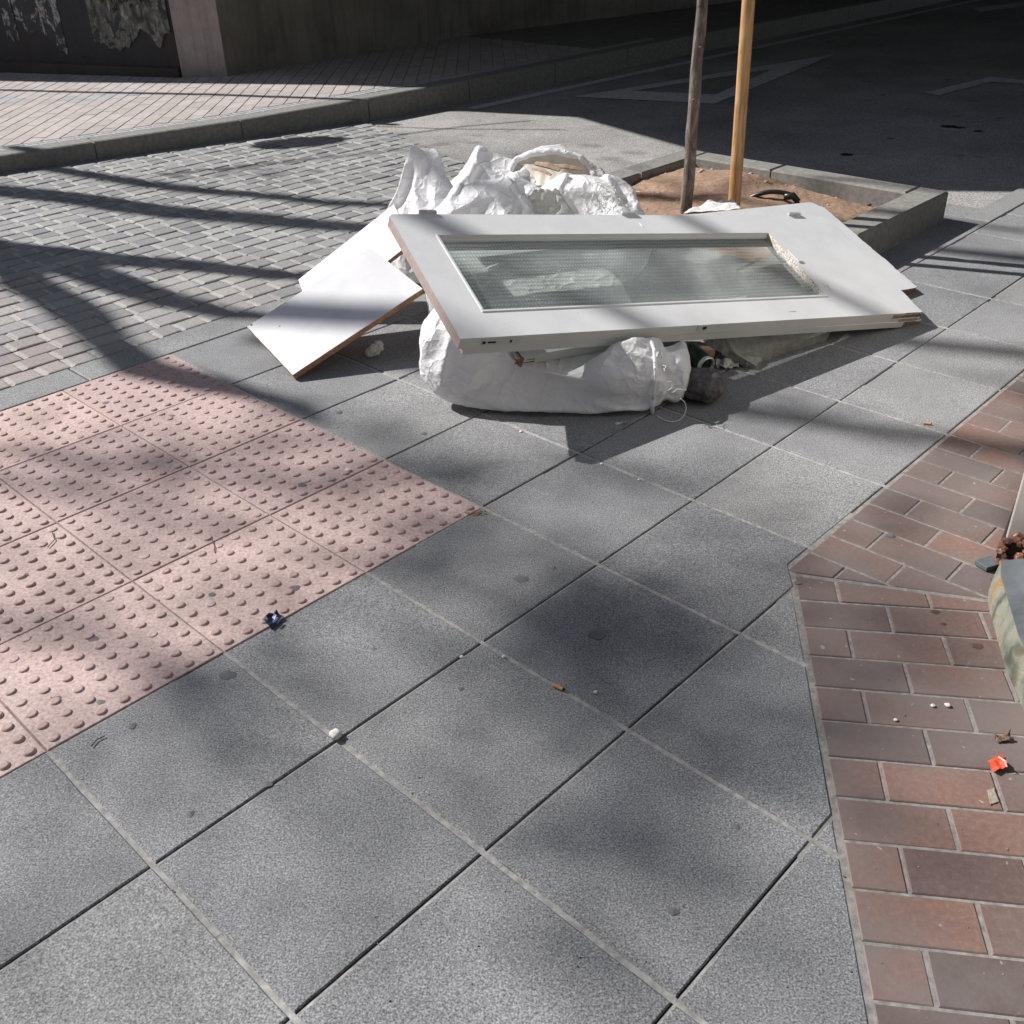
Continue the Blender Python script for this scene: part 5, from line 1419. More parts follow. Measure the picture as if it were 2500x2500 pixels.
11,-3,-10,3,-8,1,-5,2,-2,-2,3,4,-2,5,11,-8,3,10,-1,-7,4,6,5,-6,-10,-4,-1,5,-13,0,0,-1,6,4,-3,8,1,-4,9,-7,4,4,-4,-9,-2,9,1,0,-1,0,0,2,-10,11,5,4,3,-3,-9,-2,-9,8,8,-2,4,-5,-11,-6,-4,2,-1,-1,2,3,-4,10,2,-2,8,-8,6,-8,-3,-2,7,-9,2,-4,1,-2,-3,5,0,3,2,10,6,-5,-8,-6,0,1,9,5,-9,-5,-2,0,3,-4,
-4,4,1,-1,8,-5,4,9,1,0,-13,1,4,8,-4,-7,3,-7,-1,-1,3,-3,7,-4,0,2,8,-9,-3,6,3,-5,-4,8,0,-5,4,-7,4,-4,-1,11,1,1,0,-2,-4,4,-7,-3,0,8,-7,-1,0,0,0,0,1,7,-5,-3,3,-3,7,0,-7,0,8,5,3,-8,-7,-1,5,-5,0,-1,0,-4,9,-4,0,5,1,1,0,-1,-3,3,3,-4,0,2,-2,1,-5,1,6,-8,-2,-1,1,1,0,1,-1,7,3,8,
-4,-3,-8,3,-5,0,-1,-1,0,0,2,4,7,-3,-5,4,-1,1,2,4,5,-4,-4,-2,-2,1,4,2,-4,-9,2,1,5,0,-6,1,-2,-2,3,2,6,-1,-3,-4,1,0,0,0,0,3,8,-1,0,-1,-1,-1,3,3,3,3,-10,-1,1,3,2,0,-1,-4,4,3,5,4,-1,-1,-3,-4,2,3,3,3,10,-4,-4,-2,-2,0,2,3,6,-3,-4,-3,-6,-2,4,-2,2,-2,-4,0,9,-1,1,3,-2,2,-2,6,5,2,
6,-2,-7,-3,1,1,2,1,3,4,8,-4,-2,-1,-2,0,-2,0,7,5,-3,-4,-6,-6,-1,-1,-1,-1,2,0,8,1,-2,1,1,1,2,6,-2,5,7,-9,-1,0,2,1,1,2,1,1,9,-1,-1,-1,-1,-1,-1,1,-2,0,-6,-4,2,0,-1,0,-1,-2,1,-1,6,4,0,2,1,1,-2,0,2,3,6,0,0,1,1,1,1,0,0,1,9,1,0,0,0,-1,-1,-3,-1,-2,-3,-1,-4,1,0,0,0,-2,-3,-3,
12,3,3,0,2,1,-1,2,3,1,4,2,1,1,2,0,-2,-1,-1,2,19,-2,2,3,3,1,-1,-1,-3,0,-4,-3,-1,-3,-3,2,-2,-3,-3,-4,11,5,3,4,-1,3,3,2,2,3,2,3,1,2,0,-2,-3,-3,-3,2,9,-1,3,4,3,1,1,-3,-2,0,-4,0,-3,-3,-4,-1,-2,-3,-3,-5,8,5,4,1,4,3,3,-4,2,6,7,1,1,2,-1,-2,-3,-3,-4,0,8,1,0,6,3,3,-1,0,-2,-1,
-10,-4,2,1,-4,-2,-3,-4,-2,-5,6,7,2,5,1,4,2,1,-2,3,9,-3,3,3,1,-3,-6,-1,-2,-1,6,2,3,3,1,5,-6,-2,0,5,-5,-3,-1,-6,-1,0,-4,-2,-5,-6,7,6,4,3,4,-1,4,3,2,0,7,-4,0,1,2,4,-6,-1,-3,-5,3,8,4,2,3,0,-1,-1,-1,2,-8,-1,-3,-1,0,-2,-3,-4,-4,-6,-149,0,6,9,8,8,10,10,12,20,11,10,8,8,8,7,7,7,-6,-2,
-7,-7,-8,-8,-9,-11,-12,-21,-13,-10,-10,-8,-8,-7,-2,-8,4,-3,5,8,8,9,10,11,11,23,14,7,8,8,8,7,7,1,-3,-2,-7,-7,-8,-8,-7,-10,-8,-24,-14,-9,-10,-9,-9,-7,-1,8,2,-4,-7,9,9,10,4,12,15,24,2,11,9,8,6,7,3,5,-11,-1,1,-8,-6,-9,-10,-9,-1,-23,-15,-11,-10,-4,-9,-3,7,0,-4,6,-1,-4,9,7,3,12,14,22,0,8,11,9,8,6,3,-9,-11,7,6,-8,
-8,-9,-7,-11,-7,-10,-15,-11,-10,1,-5,-9,4,-8,-7,7,8,3,2,9,8,8,13,21,-11,8,11,9,6,2,-8,4,-7,-9,-7,-1,-2,-5,-2,11,-2,-25,-2,-11,-11,-10,-9,-4,-5,0,8,-9,2,9,8,8,11,10,4,24,9,-10,-1,10,9,-1,-9,7,-2,5,9,-8,-7,-6,0,8,-13,-24,-6,-10,-9,-10,-9,1,-4,5,10,-3,-5,6,-2,8,11,10,7,24,15,3,-5,7,7,6,-5,-6,4,5,7,-7,-6,0,
2,-12,-14,-25,-9,-11,-10,2,-6,7,-2,-7,-3,3,4,0,8,-6,8,10,14,23,14,12,10,0,-2,7,0,-3,4,0,-1,-7,-6,-4,-3,-11,-13,-16,-10,-11,-9,-7,-6,5,-7,2,-2,-3,8,7,5,6,0,11,8,20,12,3,10,1,7,9,5,0,3,-6,-5,-6,-8,-8,-5,-7,-10,-16,-10,-8,-8,-6,4,-4,-3,-9,167,-7,-2,-4,-8,-8,-8,-10,-12,-21,-12,-10,-10,-9,-3,-9,-9,-8,-5,7,7,8,8,9,9,10,
13,22,13,10,9,8,2,5,6,8,-15,8,-8,-4,-9,-6,-6,-11,-13,-22,-14,-11,-10,-6,-9,-7,-7,-6,-4,7,5,8,7,9,8,11,14,23,14,11,9,8,7,6,-8,-6,-10,8,6,0,-5,-9,-10,-11,-14,-22,-15,-12,-4,-8,-9,-9,-9,-5,-7,9,9,10,9,1,10,10,15,24,15,11,8,4,2,1,-6,-6,-17,3,9,-3,-3,-3,-4,-1,-14,-25,-14,-12,-4,-4,-9,-9,-9,-9,11,-4,9,8,1,5,11,12,13,24,
13,-4,9,2,6,-9,-3,-2,-9,0,3,3,9,-10,-10,5,-8,-23,-14,-13,-10,-7,-5,-1,-8,3,-4,-4,7,8,1,3,7,10,14,25,1,2,11,-7,-1,1,3,4,10,-6,-6,-6,-6,-5,0,-11,9,-23,-11,-6,-10,-1,-9,-8,6,6,0,-8,-4,5,5,10,9,6,8,11,15,7,9,5,6,5,5,5,8,-5,-6,-6,-9,-5,-11,-12,-14,-19,-12,3,-3,-9,-9,6,4,-2,0,-6,7,-4,4,7,-3,6,11,22,13,11,
11,7,2,7,7,8,0,-8,-5,-7,-8,-3,-9,-12,-14,-19,-12,-9,2,-7,3,-7,-5,0,11,-6,-3,1,4,8,-1,11,13,18,14,9,7,8,4,7,7,7,2,-7,-7,-8,-8,-9,-8,-6,-7,-21,-8,-11,-10,-8,-3,7,5,-3,1,-9,-1,0,9,8,8,9,10,18,10,5,0,9,8,8,9,8])),
    's1': (14, (-0.504, 3.969, -0.001), ([102,-5,-6,-8,-2,0,3,-12,-13,-11,3,0,-4,3,2,8,0,-2,3,-1,-5,11,13,14,5,0,-6,4,5,6,11,-6,-6,-4,-7,5,3,-16,-17,0,-1,-1,1,-2,-11,2,5,12,0,1,3,4,12,13,12,-11,1,5,6,7,10,-6,-6,-4,-1,2,-6,-11,-12,-5,-3,-3,-11,-3,1,3,8,2,1,11,5,4,4,21,0,3,3,4,4,6,8,-6,-5,2,-3,-3,-9,-6,-11,-7,-9,-7,-3,-1,-4,14,0,4,4,6,
8,10,11,8,5,3,4,3,3,3,17,-2,-2,-3,-3,-4,-8,-8,-9,-9,-9,-5,-5,-6,-4,11,6,6,6,5,7,1,19,8,2,6,6,4,1,1,11,0,-4,-5,-5,-6,-9,-11,-14,4,-4,-5,-7,-6,-5,10,7,5,5,4,1,9,-11,11,8,7,6,6,10,8,-2,-5,-9,-7,-5,-7,-6,-6,4,3,-9,-2,-6,-6,-10,8,9,7,3,6,7,-5,0,6,6,0,5,8,7,5,3,-7,-6,-5,-2,1,-3,-9,-4,-1,
4,-8,-4,-6,-8,-1,9,5,8,9,-2,7,1,10,1,-1,7,4,6,7,13,-6,-6,-5,-6,-6,2,-9,-4,-8,-1,-10,-10,-8,-8,-2,10,11,10,10,8,7,8,7,-1,7,5,4,4,3,3,0,-1,-3,-2,-4,-5,-10,-11,-9,-13,-4,-11,-10,-11,3,11,10,11,3,13,7,8,13,8,2,-1,6,-2,3,0,-2,2,-6,-2,1,-11,-11,-10,-3,-13,-4,-8,-11,-11,1,11,9,12,4,13,3,9,11,11,-1,1,7,-3,2,
1,1,0,-6,2,-2,-9,-12,-6,-6,-10,-9,-13,-11,-11,0,12,11,12,10,9,9,9,10,6,3,1,1,-4,2,-2,-1,3,0,-2,-4,-5,-8,-10,-9,-9,-10,-10,-12,-12,1,11,11,10,9,9,9,9,7,5,4,2,2,-1,0,-3,-1,-1,-2,-3,-4,-5,-5,-6,-10,-9,-9,-9,-9,-10,-3,9,9,9,7,9,7,1,6,4,3,4,3,4,0,-11,-4,-3,-3,-5,1,7,-4,-11,-6,-7,-7,-8,-8,-9,-11,9,7,8,6,
8,7,12,10,1,-7,-3,6,4,2,-7,-1,-7,7,3,-5,-6,-7,-12,-9,-8,-6,-7,-7,-8,-10,7,7,6,7,8,11,9,7,6,6,5,1,-4,8,-5,-3,-3,-5,-5,-6,-6,-8,-9,-7,-12,-6,-6,-7,-7,-9,4,6,6,10,7,8,9,10,6,6,5,5,2,5,-11,-3,-6,-6,-5,-8,-3,-11,-10,-7,-7,-6,-10,-5,0,-4,-9,8,1,6,7,8,9,9,6,7,7,7,6,4,-15,-6,-6,-8,-8,-7,-6,-13,-8,-5,
-7,2,-6,7,-4,-11,2,4,-7,4,1,6,9,11,9,8,6,9,6,6,-11,-6,-8,-6,-9,-7,-8,-10,-11,2,-6,5,-4,-5,-1,-8,3,0,4,6,-5,6,4,13,9,6,6,5,9,5,-8,-8,-6,-9,-5,-8,-5,-12,0,-5,-3,-5,-3,3,-2,-6,0,2,-2,1,4,3,7,8,5,6,7,8,7,9,-10,-9,-9,-2,-10,-10,-5,-7,-7,-3,-4,1,3,1,-1,-10,-1,-1,-1,9,7,6,9,8,5,5,0,7,8,8,
-4,-8,-9,-9,-5,-5,-6,-9,-9,-6,-7,-6,0,2,2,-11,0,0,1,4,6,6,9,9,7,7,7,8,9,10,1,-8,-12,-9,-9,-8,-7,-10,-10,-7,-5,-3,-1,3,3,3,2,-8,-4,3,4,9,14,10,5,6,9,11,11,10,2,-12,-11,-9,-11,-3,-7,-11,-12,-12,-5,0,7,9,-2,10,-3,-7,-11,-2,3,11,12,11,8,3,13,8,12,12,0,-12,-12,-8,-13,-9,-8,-12,-10,-8,1,4,11,8,3,-4,4,-11,-8,-4,
-3,6,11,11,9,9,11,10,12,9,-3,-9,-9,-9,-9,-6,-6,-6,-15,-10,1,4,4,11,-7,4,-3,-3,6,-7,-1,13,14,9,1,3,10,9,8,6,4,-6,-6,-9,-9,1,-3,-8,-15,-12,0,4,-4,3,4,8,-4,-3,0,0,2,11,15,8,2,-1,7,7,6,5,-67,-11,-8,-2,5,-1,9,3,1,-4,13,8,7,-4,-7,-8,-8,-2,-2,-3,-3,0,1,4,7,11,6,-11,-5,-4,-1,0,1,3,2,3,7,6,7,12,
-6,-7,-8,-3,-3,-3,-2,0,2,4,6,11,10,-9,-6,-5,0,1,3,2,2,2,3,5,5,10,-3,-1,-3,-2,-2,-2,-2,-3,-2,6,5,8,16,-8,-6,0,3,2,3,2,2,1,2,1,0,17,0,1,0,0,-1,-3,-3,-3,-4,-1,4,7,11,-6,-1,0,2,6,3,4,1,0,-2,-1,-1,12,2,2,2,-2,-9,-2,-2,0,-1,-1,-1,5,4,2,3,1,1,1,-1,-4,-3,-1,-1,1,3,10,-3,-4,4,4,2,-3,
2,2,-2,0,-1,-2,11,2,1,1,-1,-1,-1,-1,-1,-1,-5,4,1,-50,-2,-2,0,3,0,1,0,-1,-3,0,1,3,9,-1,0,-1,0,-1,0,0,0,1,0,1,3,11,-2,-1,0,0,0,0,0,0,1,0,0,1,5,4,2,0,-4,-1,0,3,2,0,0,0,1,11,1,0,0,-1,-4,-2,1,2,3,0,-5,-3,12,4,6,0,-2,-2,-2,1,4,2,1,-1,-3,16,5,1,-3,-2,-1,-1,3,2,-2,2,-6,-6,
17,7,6,0,-2,1,-2,0,2,2,2,-2,-6,13,6,2,0,-2,-2,-1,1,1,1,-1,-6,-9,11,9,7,2,0,-1,-1,1,2,1,-1,-3,-6,10,5,4,2,0,-2,0,1,0,0,-3,-6,-10,11,10,3,4,2,1,0,0,0,-2,-3,-5,-9,2,11,6,3,-2,0,1,3,-2,0,-3,-3,-10],
[42,10,10,7,11,12,12,11,-5,-2,7,9,10,7,9,8,-10,-7,-9,-6,-3,-5,7,-9,-15,-16,-14,-12,-11,-11,2,9,10,14,19,21,21,1,-1,4,2,3,6,8,7,8,-10,-5,-4,-1,2,0,-12,-11,-7,-17,-23,-16,-12,-11,5,11,12,16,22,8,16,20,11,-2,-6,2,4,8,1,9,-9,-3,1,-5,0,5,-19,-16,-8,-20,-19,-14,-12,-12,-3,10,13,15,17,20,15,14,15,7,3,3,2,2,-1,-9,-5,-1,-1,-2,
-2,1,-16,-20,-19,-17,-13,-6,-11,-5,4,5,10,6,11,15,22,20,17,1,-11,4,4,12,8,5,-8,-10,-14,3,2,-8,-5,-20,-15,-14,-12,-12,-9,-7,4,9,11,12,12,13,14,17,11,-12,5,4,9,11,11,3,-11,-12,0,0,1,-11,-12,-16,-12,-11,-11,-10,-8,-10,6,12,8,9,11,10,12,17,16,13,1,-3,-1,-2,8,2,0,1,4,3,-10,-11,-16,-16,-11,-10,-10,-9,-9,-11,9,9,10,9,9,10,11,13,15,12,
10,5,-5,-2,-2,9,2,3,3,-7,-11,-11,-16,-15,-11,-10,-10,-10,-10,-10,1,10,11,10,11,11,11,16,17,10,12,8,0,-3,-2,10,2,0,-1,-7,-11,-12,-18,-18,-12,-11,-11,-12,-11,-11,-1,12,11,12,12,13,14,18,17,11,5,12,0,-3,-3,-4,1,7,4,-13,-4,-13,-19,-16,-13,-14,-13,-11,-11,-12,0,12,11,11,13,14,10,18,19,15,5,12,-8,-5,-5,3,5,8,4,-12,-6,-15,-19,-18,-11,-14,-13,-10,-12,-12,
0,12,12,11,12,14,13,17,20,14,10,9,0,-5,-5,5,1,5,-2,-8,-10,-13,-18,-19,-14,-13,-13,-12,-11,-12,1,11,11,12,13,13,14,18,18,12,10,8,5,0,-2,4,0,-4,-7,-8,-9,-11,-18,-18,-13,-13,-12,-11,-12,-11,1,11,11,11,12,11,13,18,17,10,9,7,7,7,5,-10,-5,-6,-6,-9,-8,-10,-13,-15,-12,-10,-11,-11,-11,-10,2,11,10,10,9,10,8,15,9,10,9,8,4,5,7,-2,-6,-7,-8,-8,
-9,-8,-10,-14,-12,-9,-10,-9,-11,-10,-8,10,10,9,10,11,13,14,12,7,8,10,8,9,8,0,-10,-9,-10,-10,-9,-2,-14,-18,-14,-12,-11,-11,-9,-10,-9,10,11,11,12,12,14,18,18,11,-4,10,12,11,11,-6,-9,-12,-12,5,-12,-11,-18,-18,-14,-13,-12,-11,-8,-12,-7,9,11,11,11,12,17,17,18,12,11,11,-1,12,5,-15,7,-10,-6,-12,-11,-13,-21,-18,-14,-11,-12,-7,-11,-10,-7,9,9,11,7,12,13,18,19,17,
11,5,12,5,1,4,-10,-12,-3,-11,-11,-14,-19,-18,-10,-12,-11,-4,-10,-12,-3,12,10,11,1,12,12,18,16,12,11,8,9,13,12,-7,-12,-11,-10,-10,-10,-13,-15,-14,-11,-12,-5,-10,-6,-10,3,9,6,5,11,4,8,14,17,12,12,10,10,8,11,-8,-10,-11,-9,-7,-11,-11,-16,-15,-12,0,-8,-4,-8,-6,1,5,5,3,4,6,10,14,15,11,10,11,4,10,11,3,-9,-10,-10,-4,-10,-12,-15,-15,-12,-11,-10,-8,-4,-2,
-10,3,5,6,11,12,12,16,16,12,11,10,11,11,9,4,-12,-11,-12,-11,-12,-13,-17,-17,-13,-11,-10,-8,-6,-6,4,8,-1,7,9,11,13,18,17,13,13,12,12,11,12,-2,-11,-9,-12,-13,-13,-12,-16,-17,-15,-12,-8,-7,3,-6,6,2,-4,9,5,14,13,18,17,11,13,13,10,8,11,-1,-12,-10,-5,-13,-14,-10,-17,-18,-14,-13,-4,-10,4,-2,1,2,-3,9,3,11,13,18,18,13,14,12,5,9,12,-2,-11,-4,-9,-12,
-13,-14,-18,-17,-12,-10,-8,-6,2,-7,-5,6,6,8,9,12,14,18,11,11,13,11,11,4,9,4,-11,-10,-11,-9,-13,0,-13,-17,-13,-12,-8,-6,-6,-11,8,11,10,5,6,11,13,16,8,-3,12,10,11,10,8,-3,-7,-9,-10,-11,-11,1,2,-15,-13,-11,-3,-10,-9,-11,130,4,4,2,-3,0,-1,-2,-1,-2,0,-3,-2,4,4,4,4,1,2,2,2,1,0,-2,-4,-5,9,5,4,3,0,0,-2,-2,-2,-2,-4,-4,-4,1,
5,5,9,3,2,2,3,0,-1,-4,-6,-11,6,12,6,5,0,-4,-9,3,1,0,-6,-5,-6,-8,7,11,8,-5,-1,2,6,10,5,-7,-6,-12,8,9,15,0,-10,-8,-7,-4,-1,6,-11,-6,-3,8,4,4,6,-7,2,6,10,8,10,1,-13,-13,7,13,10,1,-6,-11,-10,-11,-2,3,-8,-6,1,-5,4,7,6,5,9,10,9,6,2,0,-6,-15,10,11,1,-1,-2,-3,-5,-5,-9,-8,-6,-4,-4,2,10,7,3,3,1,-2,
6,5,0,3,8,-10,0,10,-8,-6,-5,-5,-3,-3,-1,3,6,-9,-13,-171,-8,-7,-6,6,0,-1,-1,-2,-6,0,8,11,-2,-9,-8,-4,1,0,1,1,1,1,7,7,9,3,-12,-7,-6,-3,-1,0,0,0,0,3,7,9,11,-12,-10,-2,4,0,1,-4,-2,2,4,8,15,0,-13,-7,-2,1,5,2,-1,-2,-5,2,13,10,7,-10,-13,-1,3,4,2,-1,-5,-3,-1,5,10,10,-12,-4,7,3,2,1,-6,-2,1,-3,11,10,
9,-11,-9,1,5,0,5,-1,-3,-7,-3,2,11,1,-6,-1,2,5,6,2,-3,-3,-6,1,8,11,7,-12,-8,-1,3,6,2,-1,-7,-4,-1,2,4,6,-2,-2,1,1,6,0,-4,-2,-1,2,5,11,-2,-4,-1,-2,-1,-1,1,0,0,0,1,2,2,10,-2,-1,-1,1,0,0,-1,1,0,0,2,3],
[222,3,4,5,5,-3,-4,3,8,4,-7,-5,-3,-8,-8,5,8,10,6,11,11,4,-7,-7,-4,-5,0,-6,-5,-5,4,7,9,9,9,11,9,14,3,-16,-18,-16,-12,-10,-4,7,8,6,15,21,25,24,8,-17,-30,-26,-15,-10,-8,-5,-3,7,9,12,19,37,34,15,-10,-28,-30,-23,-11,-11,-14,6,7,14,16,18,28,26,1,-7,-36,-29,-20,-12,-7,-6,9,7,8,6,15,20,25,21,-6,-19,-23,-18,-16,-14,-13,-3,13,14,16,22,
24,17,-3,-16,-17,-15,-13,-14,-8,-12,2,13,9,13,11,13,14,22,8,-19,-27,-26,-18,-7,-11,0,11,9,13,29,32,20,-12,-24,-24,-11,-6,-7,-10,-12,0,11,5,5,5,10,17,20,11,-13,-27,-25,-14,-9,-6,-2,5,5,15,18,19,5,-12,-11,-10,-8,-5,-4,-2,-5,-9,4,2,3,5,3,6,6,9,3,-11,-13,-12,-11,-5,-7,9,10,10,10,2,-5,-6,-2,-2,-7,-3,-1,-2,-4,-8,1,2,2,5,6,3,-2,3,4,
3,-4,-9,-9,-9,-11,8,10,8,3,-3,1,-5,2,-5,-6,1,-4,-3,-1,-6,3,3,1,0,-1,7,-2,5,-3,2,-2,-6,-9,-9,-9,7,6,6,2,3,0,0,-2,-7,2,0,-2,-3,-4,-14,4,3,3,2,2,0,0,0,-1,-3,-2,-5,-5,-6,-14,5,4,4,1,2,1,1,0,0,-2,-2,-2,-2,-3,-17,2,2,1,1,1,0,-1,0,0,-2,-1,-2,-3,-3,-22,1,2,1,-1,1,0,0,1,0,0,0,0,0,0,
-22,-2,-1,-2,0,-1,-1,0,0,0,1,0,1,1,1,-15,-3,-2,-2,-2,-1,0,0,0,1,1,2,2,3,3,-15,-4,-4,-3,-2,-1,-1,-1,0,1,1,2,3,4,3,-13,-5,-5,-3,-2,-2,-1,0,1,1,2,2,3,5,5,-14,-5,-5,-3,-3,-1,-2,-1,-1,2,2,2,3,5,6,-9,-8,-5,-4,-1,-2,1,11,7,0,-6,-2,1,2,7,-10,4,-3,-3,5,-5,-4,-6,-7,-1,0,2,5,6,6,-6,-7,-5,4,-5,
2,7,-9,2,6,4,5,-4,3,6,-4,-8,2,-3,-6,-3,1,7,-8,7,-7,1,5,-5,7,-6,4,-6,4,2,-6,10,-9,0,-1,0,0,7,8,-4,4,-8,-7,4,2,-1,1,-4,0,7,-6,-3,0,0,6,3,-9,2,0,6,-1,-8,0,1,-2,2,4,-4,10,4,0,-9,-5,2,-4,3,-1,0,-1,8,-1,3,-9,0,13,8,-8,3,-11,0,-5,0,-2,-3,7,-2,0,8,-5,8,-2,-7,8,-1,-7,-1,-1,-2,-3,6,
-2,13,0,-10,13,-5,-10,4,10,-6,-7,0,-1,4,6,2,0,-10,6,-1,-2,-2,4,-4,9,1,0,-4,-5,8,4,-9,-7,1,5,-3,6,-6,7,-4,6,4,-12,-2,-2,1,9,-6,6,-8,9,-6,9,-7,1,-8,10,3,-9,-4,0,4,7,-8,6,6,-7,-5,7,-9,5,-6,0,2,1,10,3,-8,3,7,7,-5,-5,-10,1,2,-1,-2,-2,-1,-1,-1,9,6,6,9,-7,-7,-6,5,0,0,2,1,2,-1,-4,3,7,10,
10,-9,-7,-4,-2,-2,-1,0,-1,0,1,1,4,6,9,8,-5,-4,-4,-2,-1,0,0,1,2,1,3,4,5,6,14,-6,-3,-3,-3,-2,-1,-1,-1,0,1,2,3,4,5,14,-5,-1,-2,-2,0,0,0,1,2,1,2,3,2,4,15,-1,-2,-1,-2,-1,-1,0,-1,0,0,0,1,0,4,19,0,1,2,0,1,1,0,1,1,0,0,1,-1,0,22,2,2,1,1,0,-1,0,-1,-1,-1,-2,-3,-2,-2,16,3,4,4,2,
2,1,1,0,0,0,-1,-2,-3,-4,13,6,5,2,1,0,-3,-7,7,2,-2,-3,-4,-4,-6,14,5,6,0,6,2,-7,-4,3,6,3,-3,-5,-7,0,10,2,2,7,5,-5,-4,-2,7,6,-2,-5,-2,-6,-9,12,9,7,4,4,2,-6,-8,1,4,5,-8,-3,-3,-2,-183,10,11,15,16,17,23,23,18,15,9,12,13,10,-12,-13,-13,-17,-19,-25,-25,-19,-17,-15,-13,-9,-5,9,15,16,17,20,27,26,20,17,15,13,13,-1,
-13,-13,-12,-18,-20,-28,-27,-21,-18,-15,-14,-2,4,-3,13,16,19,20,27,28,21,18,16,15,13,-4,-13,-12,-15,-18,-22,-28,-28,-19,-18,-15,-15,3,-3,9,4,17,15,20,28,29,21,18,13,15,15,1,-14,-16,-16,-18,-21,-28,-27,-19,-15,-17,-10,4,-5,-1,13,17,17,18,26,26,21,18,15,15,15,-2,-14,-15,-15,-18,-16,-26,-26,-20,-18,-16,-15,-3,-5,10,15,16,18,19,27,25,18,15,15,15,14,-6,-10,-13,-15,-17,-18,-25,
-25,-18,-17,-16,-13,-11,6,11,12,14,16,17,23,24,18,16,13,11,7,12,-12,-13,-14,-15,-17,-24,-24,-18,-14,-16,-12,-10,-8,12,13,16,17,19,25,26,18,17,15,13,12,1,-8,-14,-16,-17,-20,-27,-26,-20,-18,-16,-14,-12,3,8,13,17,17,21,27,28,20,18,16,14,3,7,-7,-15,-17,-18,-20,-29,-28,-21,-18,-17,-8,-11,0,10,8,17,19,21,28,29,20,19,17,15,11,-3,-8,-15,-16,-19,-21,-29,-28,-21,-19,-17,-10,-9,
1,7,12,17,18,21,28,29,21,17,17,16,9,3,-13,-16,-17,-18,-19,-29,-28,-21,-17,-17,-12,-6,3,4,12,17,18,19,28,28,19,18,17,15,14,-2,-14,-15,-17,-17,-19,-27,-26,-20,-17,-17,-13,-4,-4,10,15,15,17,19,25,26,18,17,16,14,12,-7,-10,-13,-15,-16,-18,-24,-24,-17,-16,-15,-15,-11])),
    's2': (12, (-0.259, 4.515, -0.001), ([50,-6,-7,1,3,4,5,5,-1,0,0,9,10,11,-7,-9,-5,1,2,-1,-4,-5,-7,0,4,6,7,-2,-1,-1,8,8,1,-3,-1,2,6,8,4,13,-5,-4,-4,-3,-1,-3,4,-11,-2,0,1,0,14,-1,0,3,3,4,0,1,3,4,3,5,5,14,-2,-3,-2,-4,-3,-3,-8,-3,-1,1,-3,3,20,-2,5,0,2,3,5,5,7,4,0,1,0,22,1,2,-2,-6,-3,-5,-5,-4,-1,-2,-7,1,13,3,5,6,1,5,
5,5,3,3,3,-2,-3,15,4,2,-2,-2,-3,-4,-5,-7,-4,-5,-4,-5,13,7,6,5,4,5,7,4,3,1,1,-3,-4,8,7,5,0,0,-2,-5,-5,-5,-5,-6,-6,-9,15,7,7,7,5,4,5,3,2,0,0,-7,-7,6,9,6,3,0,-1,-4,-4,-4,-5,-8,-8,-8,8,9,8,7,5,5,4,4,1,-2,-3,-6,-9,7,8,6,4,1,-1,-3,-4,-5,-6,-7,-9,-11,3,11,10,8,6,4,5,3,1,-2,-4,-7,
-8,1,9,7,4,3,-2,-4,-4,-4,-5,-8,-11,-12,2,12,10,7,-1,3,4,5,7,-1,-5,-6,-9,0,8,6,5,2,-2,-3,-4,-4,-4,-8,-10,-13,1,11,9,8,5,4,3,2,1,-2,-3,-6,-7,-2,6,4,2,1,0,-1,-2,-4,-5,-7,-9,-9,-9,9,8,8,1,1,1,1,1,2,3,-3,-3,-12,1,2,2,-4,-4,-2,-2,0,3,-6,-8,-6,-9,9,7,3,13,3,2,2,-3,-3,-11,-1,-1,-14,1,9,1,3,
7,-3,-4,-5,-4,-10,-3,-12,-13,11,9,3,4,5,4,1,2,-11,-1,-2,-5,-6,-4,1,13,-1,-1,-2,-4,-4,-4,-4,-8,-7,-15,11,2,4,3,3,4,2,4,0,-4,-3,2,-14,-2,3,-1,-2,-3,-4,-2,-4,-3,-3,3,-7,-21,8,-2,-3,0,1,7,3,2,3,3,1,2,-22,-2,-3,-5,-4,-4,-6,-3,1,1,10,0,-6,-13,4,-5,-2,-8,0,1,4,5,6,5,4,3,-15,-5,-2,-4,-7,-5,-5,-3,9,0,2,
8,-3,-4,-8,1,-12,0,1,-6,8,9,3,1,3,11,-14,-7,-9,-2,-3,-4,-5,-2,0,9,4,7,3,-14,-3,-3,-8,4,2,-3,-4,0,11,-3,7,8,-8,-6,-7,-7,1,-2,-1,-3,-1,2,5,4,3,-11,-4,-5,-5,-5,0,3,4,2,1,8,8,8,-1,-11,-9,-8,-4,-4,-3,-2,-1,3,3,5,6,-2,-8,-6,-4,-1,-1,3,3,4,6,8,11,11,1,-10,-14,-8,-7,-3,-4,-3,4,-2,4,7,8,-1,-6,-9,-5,
0,-1,9,4,-1,7,8,12,14,3,-15,-12,-8,-8,-3,-5,-4,0,1,4,7,8,1,-7,-7,-3,-1,1,3,5,6,10,4,10,13,4,-13,-10,-3,-10,-5,-3,-3,-3,1,4,9,4,9,-8,-8,-2,3,6,3,-1,0,6,6,10,12,4,-11,-10,-5,2,0,-1,-5,-3,-7,1,8,7,29,-7,-1,-1,0,4,-2,5,3,3,3,11,-2,-2,-2,-3,-2,-1,0,1,2,6,12,-2,-1,-1,0,1,2,-1,1,3,3,16,-2,-2,
